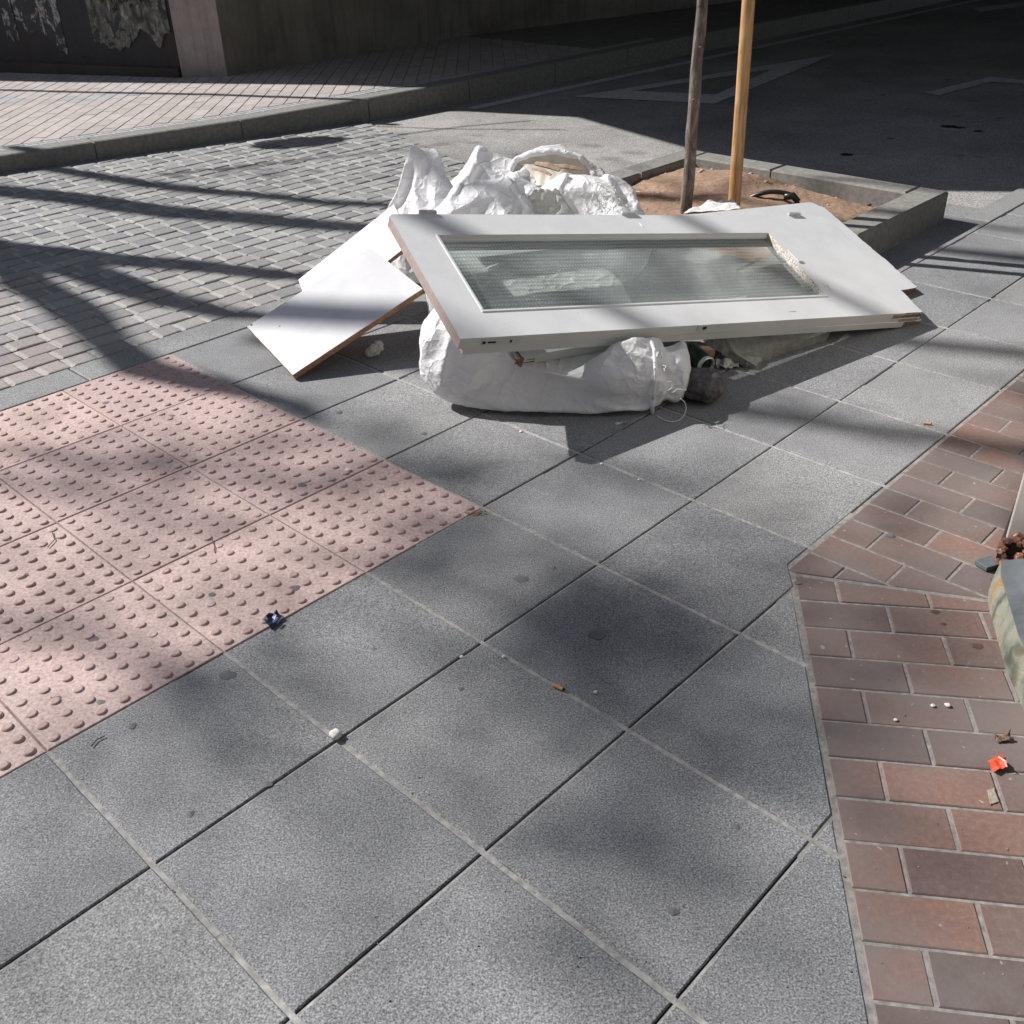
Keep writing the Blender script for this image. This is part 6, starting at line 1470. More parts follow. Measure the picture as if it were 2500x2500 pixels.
0,-1,-4,2,1,0,0,1,17,1,-2,3,-1,-3,1,1,4,-1,0,24,1,2,-2,-1,-1,0,3,-4,1,-2,24,4,-1,5,-1,0,-1,2,1,-3,-4,18,3,2,2,1,0,0,-1,-5,1,-6,13,10,0,3,3,0,0,-1,-3,-2,-3,15,3,2,2,2,2,1,-4,-3,-2,-12,14,12,4,3,2,0,-2,-1,-3,-4,-5,-194,-7,-6,-4,0,-1,1,2,3,10,11,13,-12,-7,-4,0,-2,1,-1,2,5,5,14,-6,-3,
-3,0,1,1,1,4,6,10,11,-3,-6,-3,-1,-2,-1,0,1,3,5,18,-5,-1,-1,1,2,1,0,3,4,3,24,-1,-3,-2,0,0,-2,-2,0,0,1,23,2,1,1,2,2,1,-2,2,-1,1,9,9,1,0,0,1,-2,-2,-2,-2,-4,17,4,3,3,1,3,-1,0,-3,-5,-5,15,6,6,3,0,-1,0,-2,-3,-4,-6,14,7,4,3,0,3,1,0,-4,-5,-8],
[62,11,8,13,14,14,18,18,13,12,12,5,5,7,-11,-3,-10,-11,-12,-19,-21,-18,-17,-15,-12,-11,-11,13,15,19,23,26,25,17,9,7,5,6,-5,4,-10,3,-2,1,-1,-15,-28,-36,-30,-19,-16,-16,-5,13,15,23,35,39,34,-9,4,4,1,6,7,-8,-4,1,2,1,-1,-15,-27,-37,-32,-23,-12,-15,2,15,10,20,25,28,27,16,7,10,3,-2,1,3,3,-4,-14,-10,-14,-19,-23,-20,-20,-17,-13,-10,-5,12,15,14,16,18,
22,21,13,15,14,11,-2,6,-8,-12,-15,-15,-16,-19,-22,-15,-15,-14,-14,-12,4,9,12,12,14,16,20,19,16,14,15,12,11,-9,-10,-11,-13,-14,-15,-20,-19,-14,-13,-11,-9,-8,3,10,9,7,11,14,18,18,14,13,12,8,11,3,-9,-10,-13,-14,-15,-21,-19,-15,-13,-10,-10,-9,-11,11,12,12,14,15,22,21,17,14,14,12,9,6,-12,-13,-14,-16,-17,-23,-22,-17,-14,-12,-12,-10,-3,10,11,13,15,17,23,24,18,16,14,13,
12,1,-12,-13,-15,-16,-18,-24,-24,-17,-16,-13,-11,-9,-1,9,11,14,16,18,24,24,17,16,15,13,13,-1,-12,-14,-15,-16,-18,-24,-24,-17,-16,-13,-12,-6,-2,9,12,13,15,17,24,24,17,16,15,14,13,-1,-14,-13,-15,-16,-17,-23,-23,-16,-15,-13,-11,-11,11,9,9,11,15,16,20,21,16,15,14,14,14,-8,-14,-14,-7,-14,-14,-20,-21,-15,-7,-12,-9,-7,12,10,8,9,1,13,19,18,14,12,3,13,14,6,-14,-8,-14,-12,
-9,-20,-20,-14,-10,-4,-13,-4,-2,8,0,12,13,16,21,21,16,4,15,13,12,5,-15,-11,-3,-15,-17,-22,-23,-17,-11,-12,-2,-12,2,-2,14,10,15,17,24,23,17,13,12,11,13,9,-15,-10,-14,-15,-17,-23,-27,-17,-15,-11,-9,-11,7,14,8,10,11,15,30,22,17,15,10,15,13,0,-15,-14,-12,-8,-17,-26,-23,-14,-15,-2,-9,-14,9,15,-1,15,6,15,23,24,17,10,7,15,14,-1,-13,-12,-13,-7,-16,-23,-21,-10,-14,-13,
6,-14,0,8,14,2,15,16,17,20,14,3,11,15,5,0,-13,-8,-13,1,-10,-19,-21,-15,-5,-12,-7,-12,5,13,10,-1,12,14,19,18,14,7,1,11,11,13,-10,-11,-11,-9,-15,-20,-18,-15,-6,-12,-13,-11,-9,11,12,12,14,16,22,21,16,15,11,12,11,1,-9,-11,-13,-15,-16,-23,-23,-17,-15,-15,-14,-13,-2,13,14,15,16,17,24,23,17,15,13,10,9,-2,-11,-6,-13,-14,-18,-24,-24,-17,-17,-15,-13,-13,-1,14,12,15,
16,18,23,24,18,15,13,10,5,-9,1,-9,-13,-14,-18,-24,-24,-17,-16,-15,-13,-13,0,13,12,15,16,17,24,23,17,12,14,12,5,-7,-3,-10,-15,-11,-16,-23,-23,-16,-16,-14,-8,-15,5,10,10,13,15,15,22,21,16,13,13,9,2,-5,-3,-7,-13,-13,-15,-20,-20,-15,-13,-13,-8,-10,163,14,4,2,-2,-9,3,-2,-5,-5,-6,-11,6,6,7,14,4,5,-1,-4,-5,-15,3,13,5,4,1,-4,-3,-8,-7,-7,-8,-1,9,9,
3,2,-1,10,3,-6,-6,-13,-4,14,-2,12,-6,-10,-5,-1,4,-12,-9,2,2,11,-5,0,4,6,11,-13,7,-14,-5,15,-11,13,0,-14,-7,5,3,-1,-2,1,-7,-2,0,4,6,14,-7,-10,13,-16,7,7,-14,5,12,-5,-8,-2,1,-4,6,-1,3,2,2,1,3,-1,-7,-9,10,-10,-8,10,3,3,2,0,-1,-2,-1,-5,-4,-152,-4,-5,-2,0,1,2,2,4,11,10,-5,-11,-12,-5,1,-5,1,-3,1,4,4,-8,-5,-3,
-2,0,3,3,2,6,11,12,2,-15,-13,-8,5,-2,-9,-3,1,2,8,-4,-10,-2,0,6,10,0,-6,8,15,16,-3,-16,-17,-9,7,1,-6,-10,4,1,16,-4,-14,-4,-3,6,10,-2,-7,13,16,11,-15,5,-16,-17,2,6,-10,-2,7,0,11,0,-9,-5,-4,0,8,-5,0,18,3,3,4,-11,-1,-16,-3,0,0,2,5,5,11,4,-11,-5,-3,2,-5,-2,0,10,8,13],
[180,8,8,4,0,0,0,-1,3,1,1,-8,-8,8,7,9,5,0,-1,-2,-3,0,0,-6,-8,-10,9,8,9,9,2,3,7,4,-4,-6,-8,-9,-14,5,10,13,10,12,12,2,-14,-5,-14,-16,-9,-5,2,9,10,12,16,18,12,-10,-15,-14,-11,-11,-13,-2,14,14,12,12,12,-2,-20,-15,-13,-5,-13,-2,-7,-2,12,3,8,12,13,9,4,-4,-13,-14,-15,0,15,15,3,-7,-1,-11,-11,-10,-4,-3,7,-12,10,8,-1,-3,6,-4,
9,8,10,-2,4,-10,-15,0,12,8,1,1,-7,-12,-3,7,-1,-2,-4,-7,-7,10,7,4,3,-2,-3,11,2,-1,-3,-8,-8,-8,9,7,4,3,1,-2,-2,-2,-4,-7,-8,-9,-4,6,7,8,3,2,1,0,-1,-2,-3,-7,-8,-13,8,6,4,2,1,1,-1,-2,-2,-5,-6,-8,-7,5,4,4,2,1,0,0,-2,-2,-4,-5,-7,-12,5,4,3,2,1,1,0,-1,-2,-3,-4,-4,-15,4,2,3,1,0,0,0,-1,-2,-2,-3,
-4,-16,2,2,1,1,1,0,0,0,0,-2,-1,-3,-22,1,0,0,-1,0,0,-1,0,0,0,0,0,-23,-2,-1,-2,0,0,0,1,1,0,2,1,2,-16,-4,-2,-3,-1,-1,-1,0,0,2,2,2,4,-15,-5,-3,-3,-1,-1,0,0,2,2,3,3,5,-4,-10,-6,-5,2,3,8,-7,-2,-2,-1,3,4,1,-5,0,11,0,-1,-4,-2,-2,-11,1,9,11,-6,-5,-7,-9,3,3,2,3,-1,1,6,2,1,-3,-3,-7,-1,6,
-10,-1,-1,3,10,-10,4,8,-7,-8,11,-6,4,-3,0,-6,2,8,0,-6,9,-13,2,9,-7,3,-2,-5,0,0,9,8,-11,-6,0,10,5,-11,-4,-1,0,3,-3,9,-8,9,-7,2,-3,9,-7,-3,-4,2,2,0,3,9,-10,8,0,1,-11,11,-10,-3,-3,6,-1,4,11,-4,-7,-1,-2,3,9,-12,-3,-1,1,11,-6,11,-12,1,-2,1,14,-4,-13,8,-6,-2,3,11,-13,0,4,2,-6,9,-7,12,-4,0,-9,11,7,-4,
-11,-3,12,-10,5,8,3,-4,-12,-2,-1,14,-9,1,8,5,-3,-7,5,-13,10,5,1,0,-9,-5,9,8,3,-5,-7,-10,-1,0,0,0,1,5,12,3,3,0,-8,-5,-5,11,-1,-5,-9,-2,13,3,2,10,3,-10,-6,-5,-4,-1,1,2,1,2,4,5,5,15,-5,-4,-4,-2,-2,-2,0,0,1,3,3,3,15,-2,-3,-1,-1,0,1,1,2,2,3,3,4,16,-2,-2,-2,-1,-2,-1,-1,0,0,0,1,2,22,1,0,1,
1,1,1,1,1,0,1,0,0,20,4,2,1,0,0,-1,-1,-2,-2,-2,-2,-3,17,4,3,3,3,1,2,0,0,-3,0,-2,-6,13,8,4,1,3,1,-2,-1,-2,-2,-4,-8,-2,10,8,7,4,0,-2,1,6,2,-2,-3,-5,-9,14,9,6,3,-4,-2,-3,0,1,2,-4,-9,-7,-145,3,16,16,18,22,24,17,16,14,15,0,-15,-15,-16,-13,-26,-25,-20,-17,-15,-4,9,-9,16,18,20,27,27,19,16,15,14,2,-14,-15,
-18,-20,-28,-27,-20,-18,-16,10,-1,-9,17,15,20,27,28,22,18,12,13,2,-16,-13,-18,-21,-29,-28,-18,-14,-16,8,-2,-4,14,13,21,25,28,21,18,17,16,-1,-15,-17,-19,-20,-28,-25,-19,-15,-11,2,-9,11,9,17,15,27,26,20,18,16,15,-1,-16,-16,-17,-19,-26,-26,-17,-15,-13,-6,4,1,15,15,18,24,25,18,16,14,15,-5,-13,-14,-16,-18,-24,-25,-17,-16,-6,-2,-8,3,9,17,19,25,26,19,17,16,14,4,-15,-16,
-18,-20,-27,-27,-20,-16,-13,-5,12,-5,10,17,20,28,27,20,19,17,14,-1,-12,-17,-19,-20,-27,-29,-20,-17,-7,5,-1,1,3,16,21,29,28,19,19,17,2,6,-8,-17,-18,-21,-27,-28,-20,-14,4,-11,-6,14,6,8,20,28,26,21,17,17,12,0,-13,-16,-17,-21,-26,-26,-21,-1,-16,-15,3,10,16,6,19,26,26,19,16,15,11,-5,-10,-14,-16,-18,-24,-24,-18,-13,-12,-5])),
    's3': (13, (-0.351, 4.217, 0.003), ([81,-8,-6,6,3,2,-4,5,-5,-11,0,0,3,10,15,-8,-2,4,6,1,9,-2,1,-8,-10,4,6,7,12,-1,-5,-2,3,10,14,-7,1,-11,-10,-5,4,7,14,-8,0,8,11,9,4,1,-11,-10,-4,1,1,3,13,2,1,-3,4,8,9,0,-4,-12,-9,-4,-1,4,18,-1,0,3,6,7,5,-9,-9,-7,-2,3,6,0,19,-3,-1,0,3,4,7,4,-8,2,-3,-2,-1,0,29,6,2,1,-4,2,1,5,-3,-4,-2,-2,
-3,-1,22,3,5,3,2,0,-1,0,0,-1,-1,-4,-3,-1,19,1,6,4,0,-3,-1,1,1,5,-1,-6,-4,-5,18,7,5,6,-3,-5,-9,-1,1,4,6,0,-7,-5,15,9,5,-7,-6,-5,1,0,8,7,4,-2,-9,-2,11,9,5,3,0,-4,-5,-4,-7,6,6,3,0,-9,17,9,1,0,-2,-9,4,10,5,-1,-1,-5,-6,-8,10,11,6,3,1,-8,0,10,1,5,-5,-8,-9,-7,3,11,11,9,6,0,-4,-9,6,3,
-4,-5,-8,-12,6,13,9,3,8,2,-3,-5,10,-1,-7,-9,-12,-13,7,13,11,10,8,4,-6,-9,10,-1,-7,-7,-12,-15,-3,15,16,10,9,4,-4,-6,11,-4,-7,-10,-12,-14,6,11,14,9,8,5,-4,-7,7,-5,-13,-8,-16,-15,0,15,16,12,11,7,2,1,-1,-5,-10,-2,-16,-15,4,15,11,7,6,4,1,-1,-3,-6,-10,-13,-16,-12,-2,13,15,14,9,5,2,1,-2,-5,-6,-11,-4,-14,-1,11,7,1,10,5,2,-1,
-5,0,-6,-14,-10,-13,0,12,11,7,5,4,2,-4,-4,-6,5,-5,-11,-7,-5,9,7,5,0,-6,3,6,-1,-6,-2,-6,-7,-9,-10,7,7,3,6,3,1,5,1,0,-4,-5,-7,-7,-26,6,6,4,4,9,3,0,-1,0,-4,-5,-6,-7,-17,5,8,4,3,2,1,0,-6,-3,-7,-7,-4,-6,-18,5,9,4,7,4,1,1,-2,-2,-2,-4,-4,-7,-19,8,1,3,3,1,1,0,-2,-2,-3,-7,-1,-10,-17,6,2,4,1,2,
2,-1,-1,0,0,-1,-2,-4,-23,2,0,0,0,1,0,-2,1,-2,-1,-1,-2,-1,-32,-2,-1,0,-1,1,0,3,-1,0,1,4,1,0,-22,-3,-3,-3,-4,-1,4,-4,-1,1,1,1,2,4,-18,-5,-6,-2,-2,-1,7,2,-7,1,4,5,4,6,-19,-7,-5,-4,-5,-2,-1,-10,7,4,3,4,4,10,-18,-6,-10,-4,-4,-3,0,6,0,2,3,4,6,8,-18,-9,-4,-2,-2,-1,-7,2,-4,8,0,5,6,6,-18,-7,-5,-2,
-3,-3,0,2,1,3,2,3,3,9,-11,-9,-8,-5,-3,-1,-3,1,3,3,3,7,7,5,-6,-9,-9,-7,-7,-2,-2,-1,0,3,6,9,10,14,-4,-12,-7,-14,-8,-3,1,-2,1,4,6,7,11,12,-1,-14,-14,-7,-6,-4,-2,0,2,5,8,14,15,6,0,-9,-15,-13,-9,-6,-2,0,2,5,7,9,16,13,4,-17,-16,-9,-8,-6,-2,0,2,6,10,12,16,17,-2,-15,-16,-12,-10,-6,-2,0,4,5,11,6,16,17,0,-16,
-15,-9,-7,-5,-4,0,0,7,9,12,15,8,3,-10,-15,-10,-7,-1,7,-6,0,3,5,7,13,15,2,-13,-11,-5,-3,-2,2,6,-8,-3,5,6,12,14,5,-13,-10,-2,-7,6,9,-6,-3,0,3,3,10,10,8,-9,-9,3,-3,3,3,1,-6,-10,5,0,7,12,10,-6,0,-2,-6,2,4,-5,7,5,-1,5,17,-7,-8,-3,-3,0,0,1,2,4,6,7,19,-6,-6,-3,-3,0,0,0,2,3,6,6,14,-3,-2,-3,-1,0,
0,0,1,5,2,5,22,-5,-3,-2,-2,-1,0,1,3,1,-3,4,23,-1,1,2,-2,-1,1,1,2,0,1,2,34,-1,4,1,-1,-1,0,-1,1,-3,-4,0,24,3,4,4,0,2,-2,0,1,-5,-1,-1,21,1,3,3,2,2,0,-1,-2,-8,-1,-4,17,7,1,8,3,3,-2,-1,-2,-3,-4,-6,19,7,4,3,3,1,-3,-4,-4,-2,-6,-7,15,7,8,2,-3,0,0,1,0,4,-2,-6,-220,-11,-2,-3,0,2,-7,-1,
1,2,3,7,18,-7,-3,-2,-1,0,-2,9,0,2,1,6,15,-4,0,0,-5,-3,-1,1,1,3,3,6,20,-5,-3,-2,-1,0,-1,-3,1,4,6,2,21,-1,-6,-6,4,2,1,1,1,1,2,4,24,-2,-1,0,1,-2,-1,-6,0,-2,0,2,35,0,2,3,0,6,-1,3,0,-2,1,-1,25,2,1,1,-1,-1,-1,-2,-4,-2,-3,-5,17,8,2,7,2,2,5,0,0,-1,-2,-4,19,3,5,2,0,0,-4,-3,-4,-6,
-5,-8,18,6,10,5,4,1,5,1,-1,-2,-5,-6,19,4,4,4,-1,-3,0,-4,-9,-7,-1,-6],
[56,4,3,9,11,13,11,19,13,6,13,12,11,5,8,-7,-12,-15,-14,-10,-12,-22,-10,-12,-10,-3,-4,-8,-7,14,7,3,5,13,14,16,14,16,15,15,8,6,-9,-8,-5,-5,-13,-15,-17,-22,-14,-4,-6,-7,-14,-1,12,-3,1,5,9,14,15,19,13,6,11,10,15,13,-8,-1,-13,-15,-9,-11,-5,-14,-12,-10,-7,-5,-4,-14,-8,5,7,9,10,13,12,23,16,0,9,11,14,2,12,-13,-6,-6,0,-16,-19,-26,-16,-10,-15,-3,
6,-4,5,5,-7,-3,14,15,17,25,15,17,15,8,5,4,-1,-12,3,-9,-14,-18,-20,-24,-16,-11,-8,8,2,-3,-4,7,3,-8,10,6,7,22,20,18,17,15,4,-5,10,-4,-14,-14,-17,-19,-17,-12,-3,-5,-8,-10,-10,2,-14,7,10,10,10,10,-2,20,9,17,16,15,14,4,-5,-4,-13,-14,-14,-9,-14,-12,-12,-6,-10,-5,-7,-10,134,-4,-12,-13,-14,-8,-16,-16,-14,-11,-12,-8,-8,-6,9,-5,3,11,12,14,15,19,12,14,
13,13,11,5,7,-9,-11,-14,-11,-15,-17,-24,-10,-15,-13,-12,1,4,-8,8,-8,11,13,16,16,24,14,16,14,13,8,6,-8,-7,1,-12,-13,-16,-18,-26,-14,-16,-14,-12,9,-9,-10,12,-5,13,13,16,19,25,18,15,10,13,-2,7,-2,-8,3,-9,-12,-14,-19,-27,-19,-15,-12,-16,-1,-7,-11,6,12,13,15,16,18,27,18,15,12,8,-2,11,-3,-9,0,-5,-13,-15,-19,-25,-19,-15,-13,-8,-15,-8,-2,12,14,14,7,15,17,25,
17,15,14,3,10,9,3,-8,-8,-12,-13,-15,-16,-23,-16,-12,-13,-13,-9,-14,3,12,10,12,14,12,16,20,15,11,13,11,12,11,-10,-12,-11,-6,-10,-11,-15,-19,-15,-13,-11,-10,-10,-11,157,-13,-13,-12,-7,-7,-15,-22,-16,-12,-11,-11,-11,-12,-4,13,10,12,11,14,17,24,13,13,7,8,12,13,1,-11,-6,-9,-11,-13,-17,-25,-17,-14,-14,-11,-12,-11,-1,10,13,9,14,16,18,26,17,15,14,9,12,7,-9,5,-14,-11,-12,-16,
-17,-27,-19,-16,-13,-12,-13,2,1,-5,12,12,15,15,19,26,17,16,15,14,12,6,3,-9,-14,-14,-14,-14,-17,-26,-19,-17,-14,-8,-11,0,-5,8,8,14,9,14,21,26,18,15,13,12,12,10,-4,-12,-8,-13,-11,-14,-17,-30,-15,-15,-12,-12,-13,3,3,-6,13,14,12,15,11,23,23,13,13,8,13,5,-2,-14,-3,-9,-13,-16,-16,-22,-14,-14,-14,-13,-12,6,0,-3,13,13,13,14,13,22,14,10,13,4,12,13,-3,-12,-11,-11,
-10,-7,-14,-20,-12,-12,-11,-12,-12,-8,158,-10,-11,-12,-13,-13,-12,-22,-16,-13,-11,-9,-9,-14,-6,10,11,12,12,14,17,24,16,15,13,9,9,6,2,-11,-12,-1,-13,-15,-17,-25,-18,-15,-13,-12,-10,-8,2,7,6,13,14,16,18,26,18,15,13,5,1,15,-2,-14,3,-7,-13,-15,-19,-26,-19,-15,-14,-12,1,-8,9,1,-3,13,13,16,18,27,19,15,13,9,2,1,0,-6,4,-10,-12,-15,-19,-27,-19,-15,-12,-14,4,-1,-2,3,
-3,12,14,16,18,26,19,15,12,10,-5,13,2,-12,2,-12,-13,-16,-15,-24,-18,-15,-15,-13,-6,-4,-3,6,10,13,15,15,17,22,13,14,14,13,7,6,-8,0,-9,-14,-12,-12,-11,-22,-16,-14,-14,-14,-7,-1,7,1,7,11,12,11,16,22,13,8,11,13,11,1,14,6,-3,0,3,-2,-2,4,-6,-4,3,-2,5,7,3,4,4,0,0,0,-1,-2,-6,-7,2,7,8,-4,7,-2,-1,3,-3,-5,-13,-9,9,9,8,6,1,0,
1,0,-1,-8,-15,-7,0,8,8,15,-11,-2,0,0,7,-9,-13,-7,8,-2,1,14,-6,-2,6,1,14,-14,-15,8,-9,13,2,12,-16,-3,0,-7,7,-8,12,-2,-3,9,-13,-4,7,2,10,5,-3,9,-14,-14,3,15,6,8,-3,-11,-4,-8,-2,11,3,-5,-9,6,12,-7,0,0,11,4,1,-3,-5,-11,-1,10,5,0,0,1,1,1,1,-1,-7,-7,-8,6,8,0,-8,-3,-2,0,0,7,0,-6,-161,-9,-8,-2,7,8,-13,-6,
-4,0,2,9,-1,-11,-3,1,1,3,6,8,-9,10,-5,9,11,-14,-7,-6,-3,11,-1,-3,-3,-7,-2,14,-2,-13,8,4,4,1,-8,14,5,2,-6,14,2,-11,-8,-6,11,-10,-5,6,-5,-6,-7,12,-1,-13,0,10,8,4,6,-15,10,16,11,8,-5,0,-15,-8,-18,2,-11,0,-4,-7,5,14,-1,-14,-3,-4,1,4,6,11,13,16,14,11,-5,-11,-15,-11,-1,-11,-18,-2,0,1,4,14,-3,-1,-8,-2,0,3,10,16,9,7,
4,11,-6,1,-11,-9,-9,-3,-13,-4,-1,4,3,8,2,-1,-4,-5,6,6,3,9,11,8,-6,-2],
[175,10,11,-5,-1,2,8,-1,4,5,-3,-4,-5,-9,6,10,7,3,7,12,-4,-4,-13,-3,1,-12,-11,-9,12,-1,11,13,16,9,7,16,-12,-9,-10,-10,-12,-12,-5,10,14,17,19,18,10,-13,-15,-20,-16,-13,-3,-14,-6,14,14,14,14,14,14,18,-16,-20,-18,-15,-3,-7,-4,15,5,6,16,16,19,-20,-14,-14,-14,-13,-13,5,-9,12,13,11,11,9,14,11,-8,-18,-14,-9,-6,-13,6,3,12,14,15,-4,-2,2,-9,-11,-3,-14,
-12,-14,-1,14,11,13,0,5,5,8,11,-4,-2,-12,-13,-14,3,8,12,12,9,-6,-5,-2,1,-6,-12,-10,-14,-13,2,11,13,9,8,8,10,-1,8,-13,-6,-5,-11,-13,4,10,4,-3,10,13,11,-18,-11,-9,-7,-8,3,-14,7,9,7,6,3,2,12,2,-14,-7,-5,-3,5,-10,-4,9,2,2,1,-7,6,10,2,-9,0,-9,-8,-6,-6,10,4,2,1,-10,0,11,2,5,-3,-6,-7,-12,-10,10,9,4,2,-1,-8,-10,10,5,
-3,-2,-6,-8,-10,6,5,0,5,1,-4,-4,10,1,-2,-3,-10,-9,-8,5,8,3,1,1,-4,-6,6,0,-2,-3,-6,-4,-11,3,2,2,2,1,-1,-1,4,1,-1,-2,-7,-4,-10,-3,6,1,0,0,-2,-3,1,0,-2,-1,0,-2,-23,0,-1,0,0,0,1,1,1,1,1,2,-3,2,-11,-3,-4,-2,-2,-2,-1,-1,-1,1,0,1,3,1,-14,-3,-3,-2,-1,0,0,1,2,2,3,7,0,4,-14,-4,-1,-1,-9,-3,-1,-1,
1,-2,1,3,5,5,-13,-6,-5,-3,-1,0,-1,4,5,6,-1,2,5,3,-13,-4,-5,-3,0,0,-1,-8,-1,6,-3,3,2,5,-4,0,0,-11,-5,-3,0,1,2,1,2,4,5,5,-9,1,1,2,-11,9,0,-3,-1,-6,7,-5,5,5,-4,-4,6,-7,-7,1,0,2,9,5,-10,9,-4,-3,-1,8,-10,9,-8,-7,3,-3,4,-4,3,7,7,-6,3,-7,4,-11,4,-3,-2,0,5,-4,4,8,-7,8,-1,-11,0,9,-8,0,
-3,0,0,2,7,-6,5,14,-1,-13,-6,8,-1,0,0,-8,9,2,-3,-1,-6,12,-1,-10,2,-1,6,-8,6,-7,0,0,2,11,-9,14,-4,-12,11,-2,-11,5,-5,1,-1,1,7,-7,5,9,-7,5,-10,5,-9,5,-5,0,9,-2,7,-6,-2,13,0,-11,-3,2,6,-1,-11,-2,0,6,-3,10,-1,-9,0,1,9,-9,-1,-1,2,8,-9,1,1,2,3,12,1,-11,3,2,1,0,-5,5,-5,5,-2,-11,-2,3,3,-4,-2,5,
7,11,1,-1,-9,-4,-3,-3,4,6,3,-6,-5,-1,2,6,8,0,-2,-4,-6,7,6,0,11,-6,-5,-4,-3,-2,-1,-1,0,1,1,6,6,5,13,-4,-6,-5,-1,-1,1,0,1,1,3,3,5,6,13,-5,-5,-2,-2,-1,-1,-1,0,1,1,3,5,4,14,-3,-4,-2,-1,0,0,0,1,1,2,1,2,5,13,-1,0,-1,0,-1,-1,0,-1,0,1,0,2,1,23,0,1,1,0,1,1,0,1,0,-1,0,-2,-2,16,3,
3,1,2,0,0,0,-1,-1,-2,-2,-2,-4,14,6,3,2,1,-1,-8,9,2,0,-1,-2,-6,-5,13,6,6,2,1,-1,-4,-9,9,4,-1,-2,-6,-5,10,8,6,-2,5,-5,-9,8,4,1,0,-1,-8,-12,10,11,9,-6,5,-6,-1,1,5,8,-5,1,-6,-8,-157,11,14,15,14,17,24,16,12,13,14,14,4,-11,-12,-14,-16,-19,-26,-19,-16,-14,-12,-11,-1,11,12,15,15,19,28,20,16,15,5,11,10,-11,-12,-15,-18,-20,
-29,-20,-18,-13,-4,-11,1,12,12,6,14,20,30,21,16,14,7,13,4,-15,-15,-8,-16,-21,-30,-21,-11,-9,-5,-12,-4,7,15,11,9,20,30,20,17,14,9,14,-1,-12,-8,-15,-16,-21,-28,-20,-18,-12,-4,-5,-1,-1,14,13,17,18,28,19,17,8,15,14,-5,-12,-8,-12,-17,-19,-26,-19,-17,-15,-14,-8,1,9,13,15,16,19,26,19,15,15,12,12,-7,-11,-10,-14,-13,-17,-25,-17,-16,-12,-14,-12,147,-2,-12,-14,-14,-15,-20,-17,
-15,-14,-14,-9,-2,7,14,15,17,18,26,14,14,11,14,10,-7,4,-13,-15,-16,-16,-28,-19,-17,-14,-15,1,2,-4,13,15,17,20,28,14,17,15,13,5,4,-10,-12,-14,-13,-19,-29,-20,-17,-15,-14,8,-1,-6,15,13,16,21,29,15,15,4,11,12,-4,-14,2,-14,-2,-20,-28,-21,-18,-15,-14,-4,3,3,15,16,18,20,29,18,12,-4,5,8,11,-8,-3,-9,-18,-16,-23,-20,-17,-16,-15,-3,-6,15,12,15,17,20,25,12,14,13,
13,7,-2,-14,-2,-12,-12,-19,-22,-19,-16,-14,-14,-11,2,14,14,12,14,17,24,15,5,10,13,12])),
    's4': (16, (-0.329, 3.758, 0.004), ([61,-2,-4,-3,-9,-5,0,3,8,6,-2,0,7,9,2,2,-3,-3,0,0,1,3,-3,4,2,-9,-5,-5,-7,2,4,4,5,7,8,-5,-3,-5,-3,-1,3,13,12,-3,-3,0,-8,-3,0,1,5,11,-5,1,0,4,7,6,4,-5,-14,-10,-2,1,2,3,5,6,9,-4,-2,-2,-3,-1,2,8,12,3,-5,-8,-1,-2,-4,3,4,14,-3,-3,-3,6,0,4,-3,-2,-4,-2,-1,3,1,1,2,3,14,-2,-2,1,-1,-2,-2,0,
1,2,1,2,-5,2,1,2,4,16,-3,-1,-1,-1,-1,0,0,0,1,0,2,1,-1,1,1,1,21,1,0,1,0,0,0,-1,0,0,-1,1,0,0,-1,-1,2,19,2,2,2,1,0,0,1,0,1,1,-1,0,-1,-2,-2,-2,16,4,2,0,3,2,2,-1,-2,-3,0,0,-1,0,-2,-3,-3,15,4,1,1,2,-2,3,-2,5,3,0,-2,-2,-1,-3,-2,-4,9,3,7,5,3,2,1,-3,-4,-4,-1,-3,2,2,0,-4,
-8,11,8,5,1,-7,-12,-2,4,21,4,2,-2,-3,-4,-5,-4,-4,13,5,5,5,4,3,1,0,-20,-2,-2,-1,2,8,4,-6,-8,13,7,4,-3,2,-3,3,2,2,-3,15,0,-4,-5,-5,-5,-6,13,5,5,5,6,1,-8,-10,10,3,-2,-2,-1,-1,-5,-1,-8,4,9,7,5,-8,-3,-2,12,3,-10,2,10,5,-5,-6,-6,-6,0,10,8,8,4,-10,-6,0,9,-15,-6,10,5,4,-7,-10,-12,1,13,12,8,-9,-6,-8,
4,19,-1,-3,8,5,-7,-12,-3,-6,-2,1,12,13,8,0,-5,-6,-1,-20,2,0,12,9,-11,-12,-7,5,3,13,13,-8,-11,-11,12,5,19,3,1,-3,-10,-11,-12,-4,-2,8,12,7,13,3,3,-13,-3,-17,-1,-1,13,10,-13,-9,-11,-3,13,12,13,-11,-11,0,10,3,16,1,-11,5,-10,-5,-14,-13,4,12,12,8,-3,8,-2,10,-18,5,-9,-3,13,-6,-6,-10,-9,-4,11,5,12,9,-9,9,4,-11,17,-5,1,-10,-6,0,
-14,-13,0,14,13,2,8,9,4,-9,-10,13,-1,-4,-4,-13,-5,-12,-7,2,0,12,10,10,5,4,2,-4,-7,13,3,-10,-5,-5,-13,-13,2,11,13,8,6,4,-5,-7,-9,11,-1,-6,-3,-8,-11,-11,6,-2,3,-2,9,7,8,2,-4,1,-3,6,11,-1,-6,-3,-12,-11,1,10,7,4,1,2,2,-9,-12,5,-3,4,-9,-3,1,-4,-10,3,2,3,2,-1,7,8,-11,3,6,10,-7,1,-3,-3,-3,-5,-9,3,6,0,4,4,
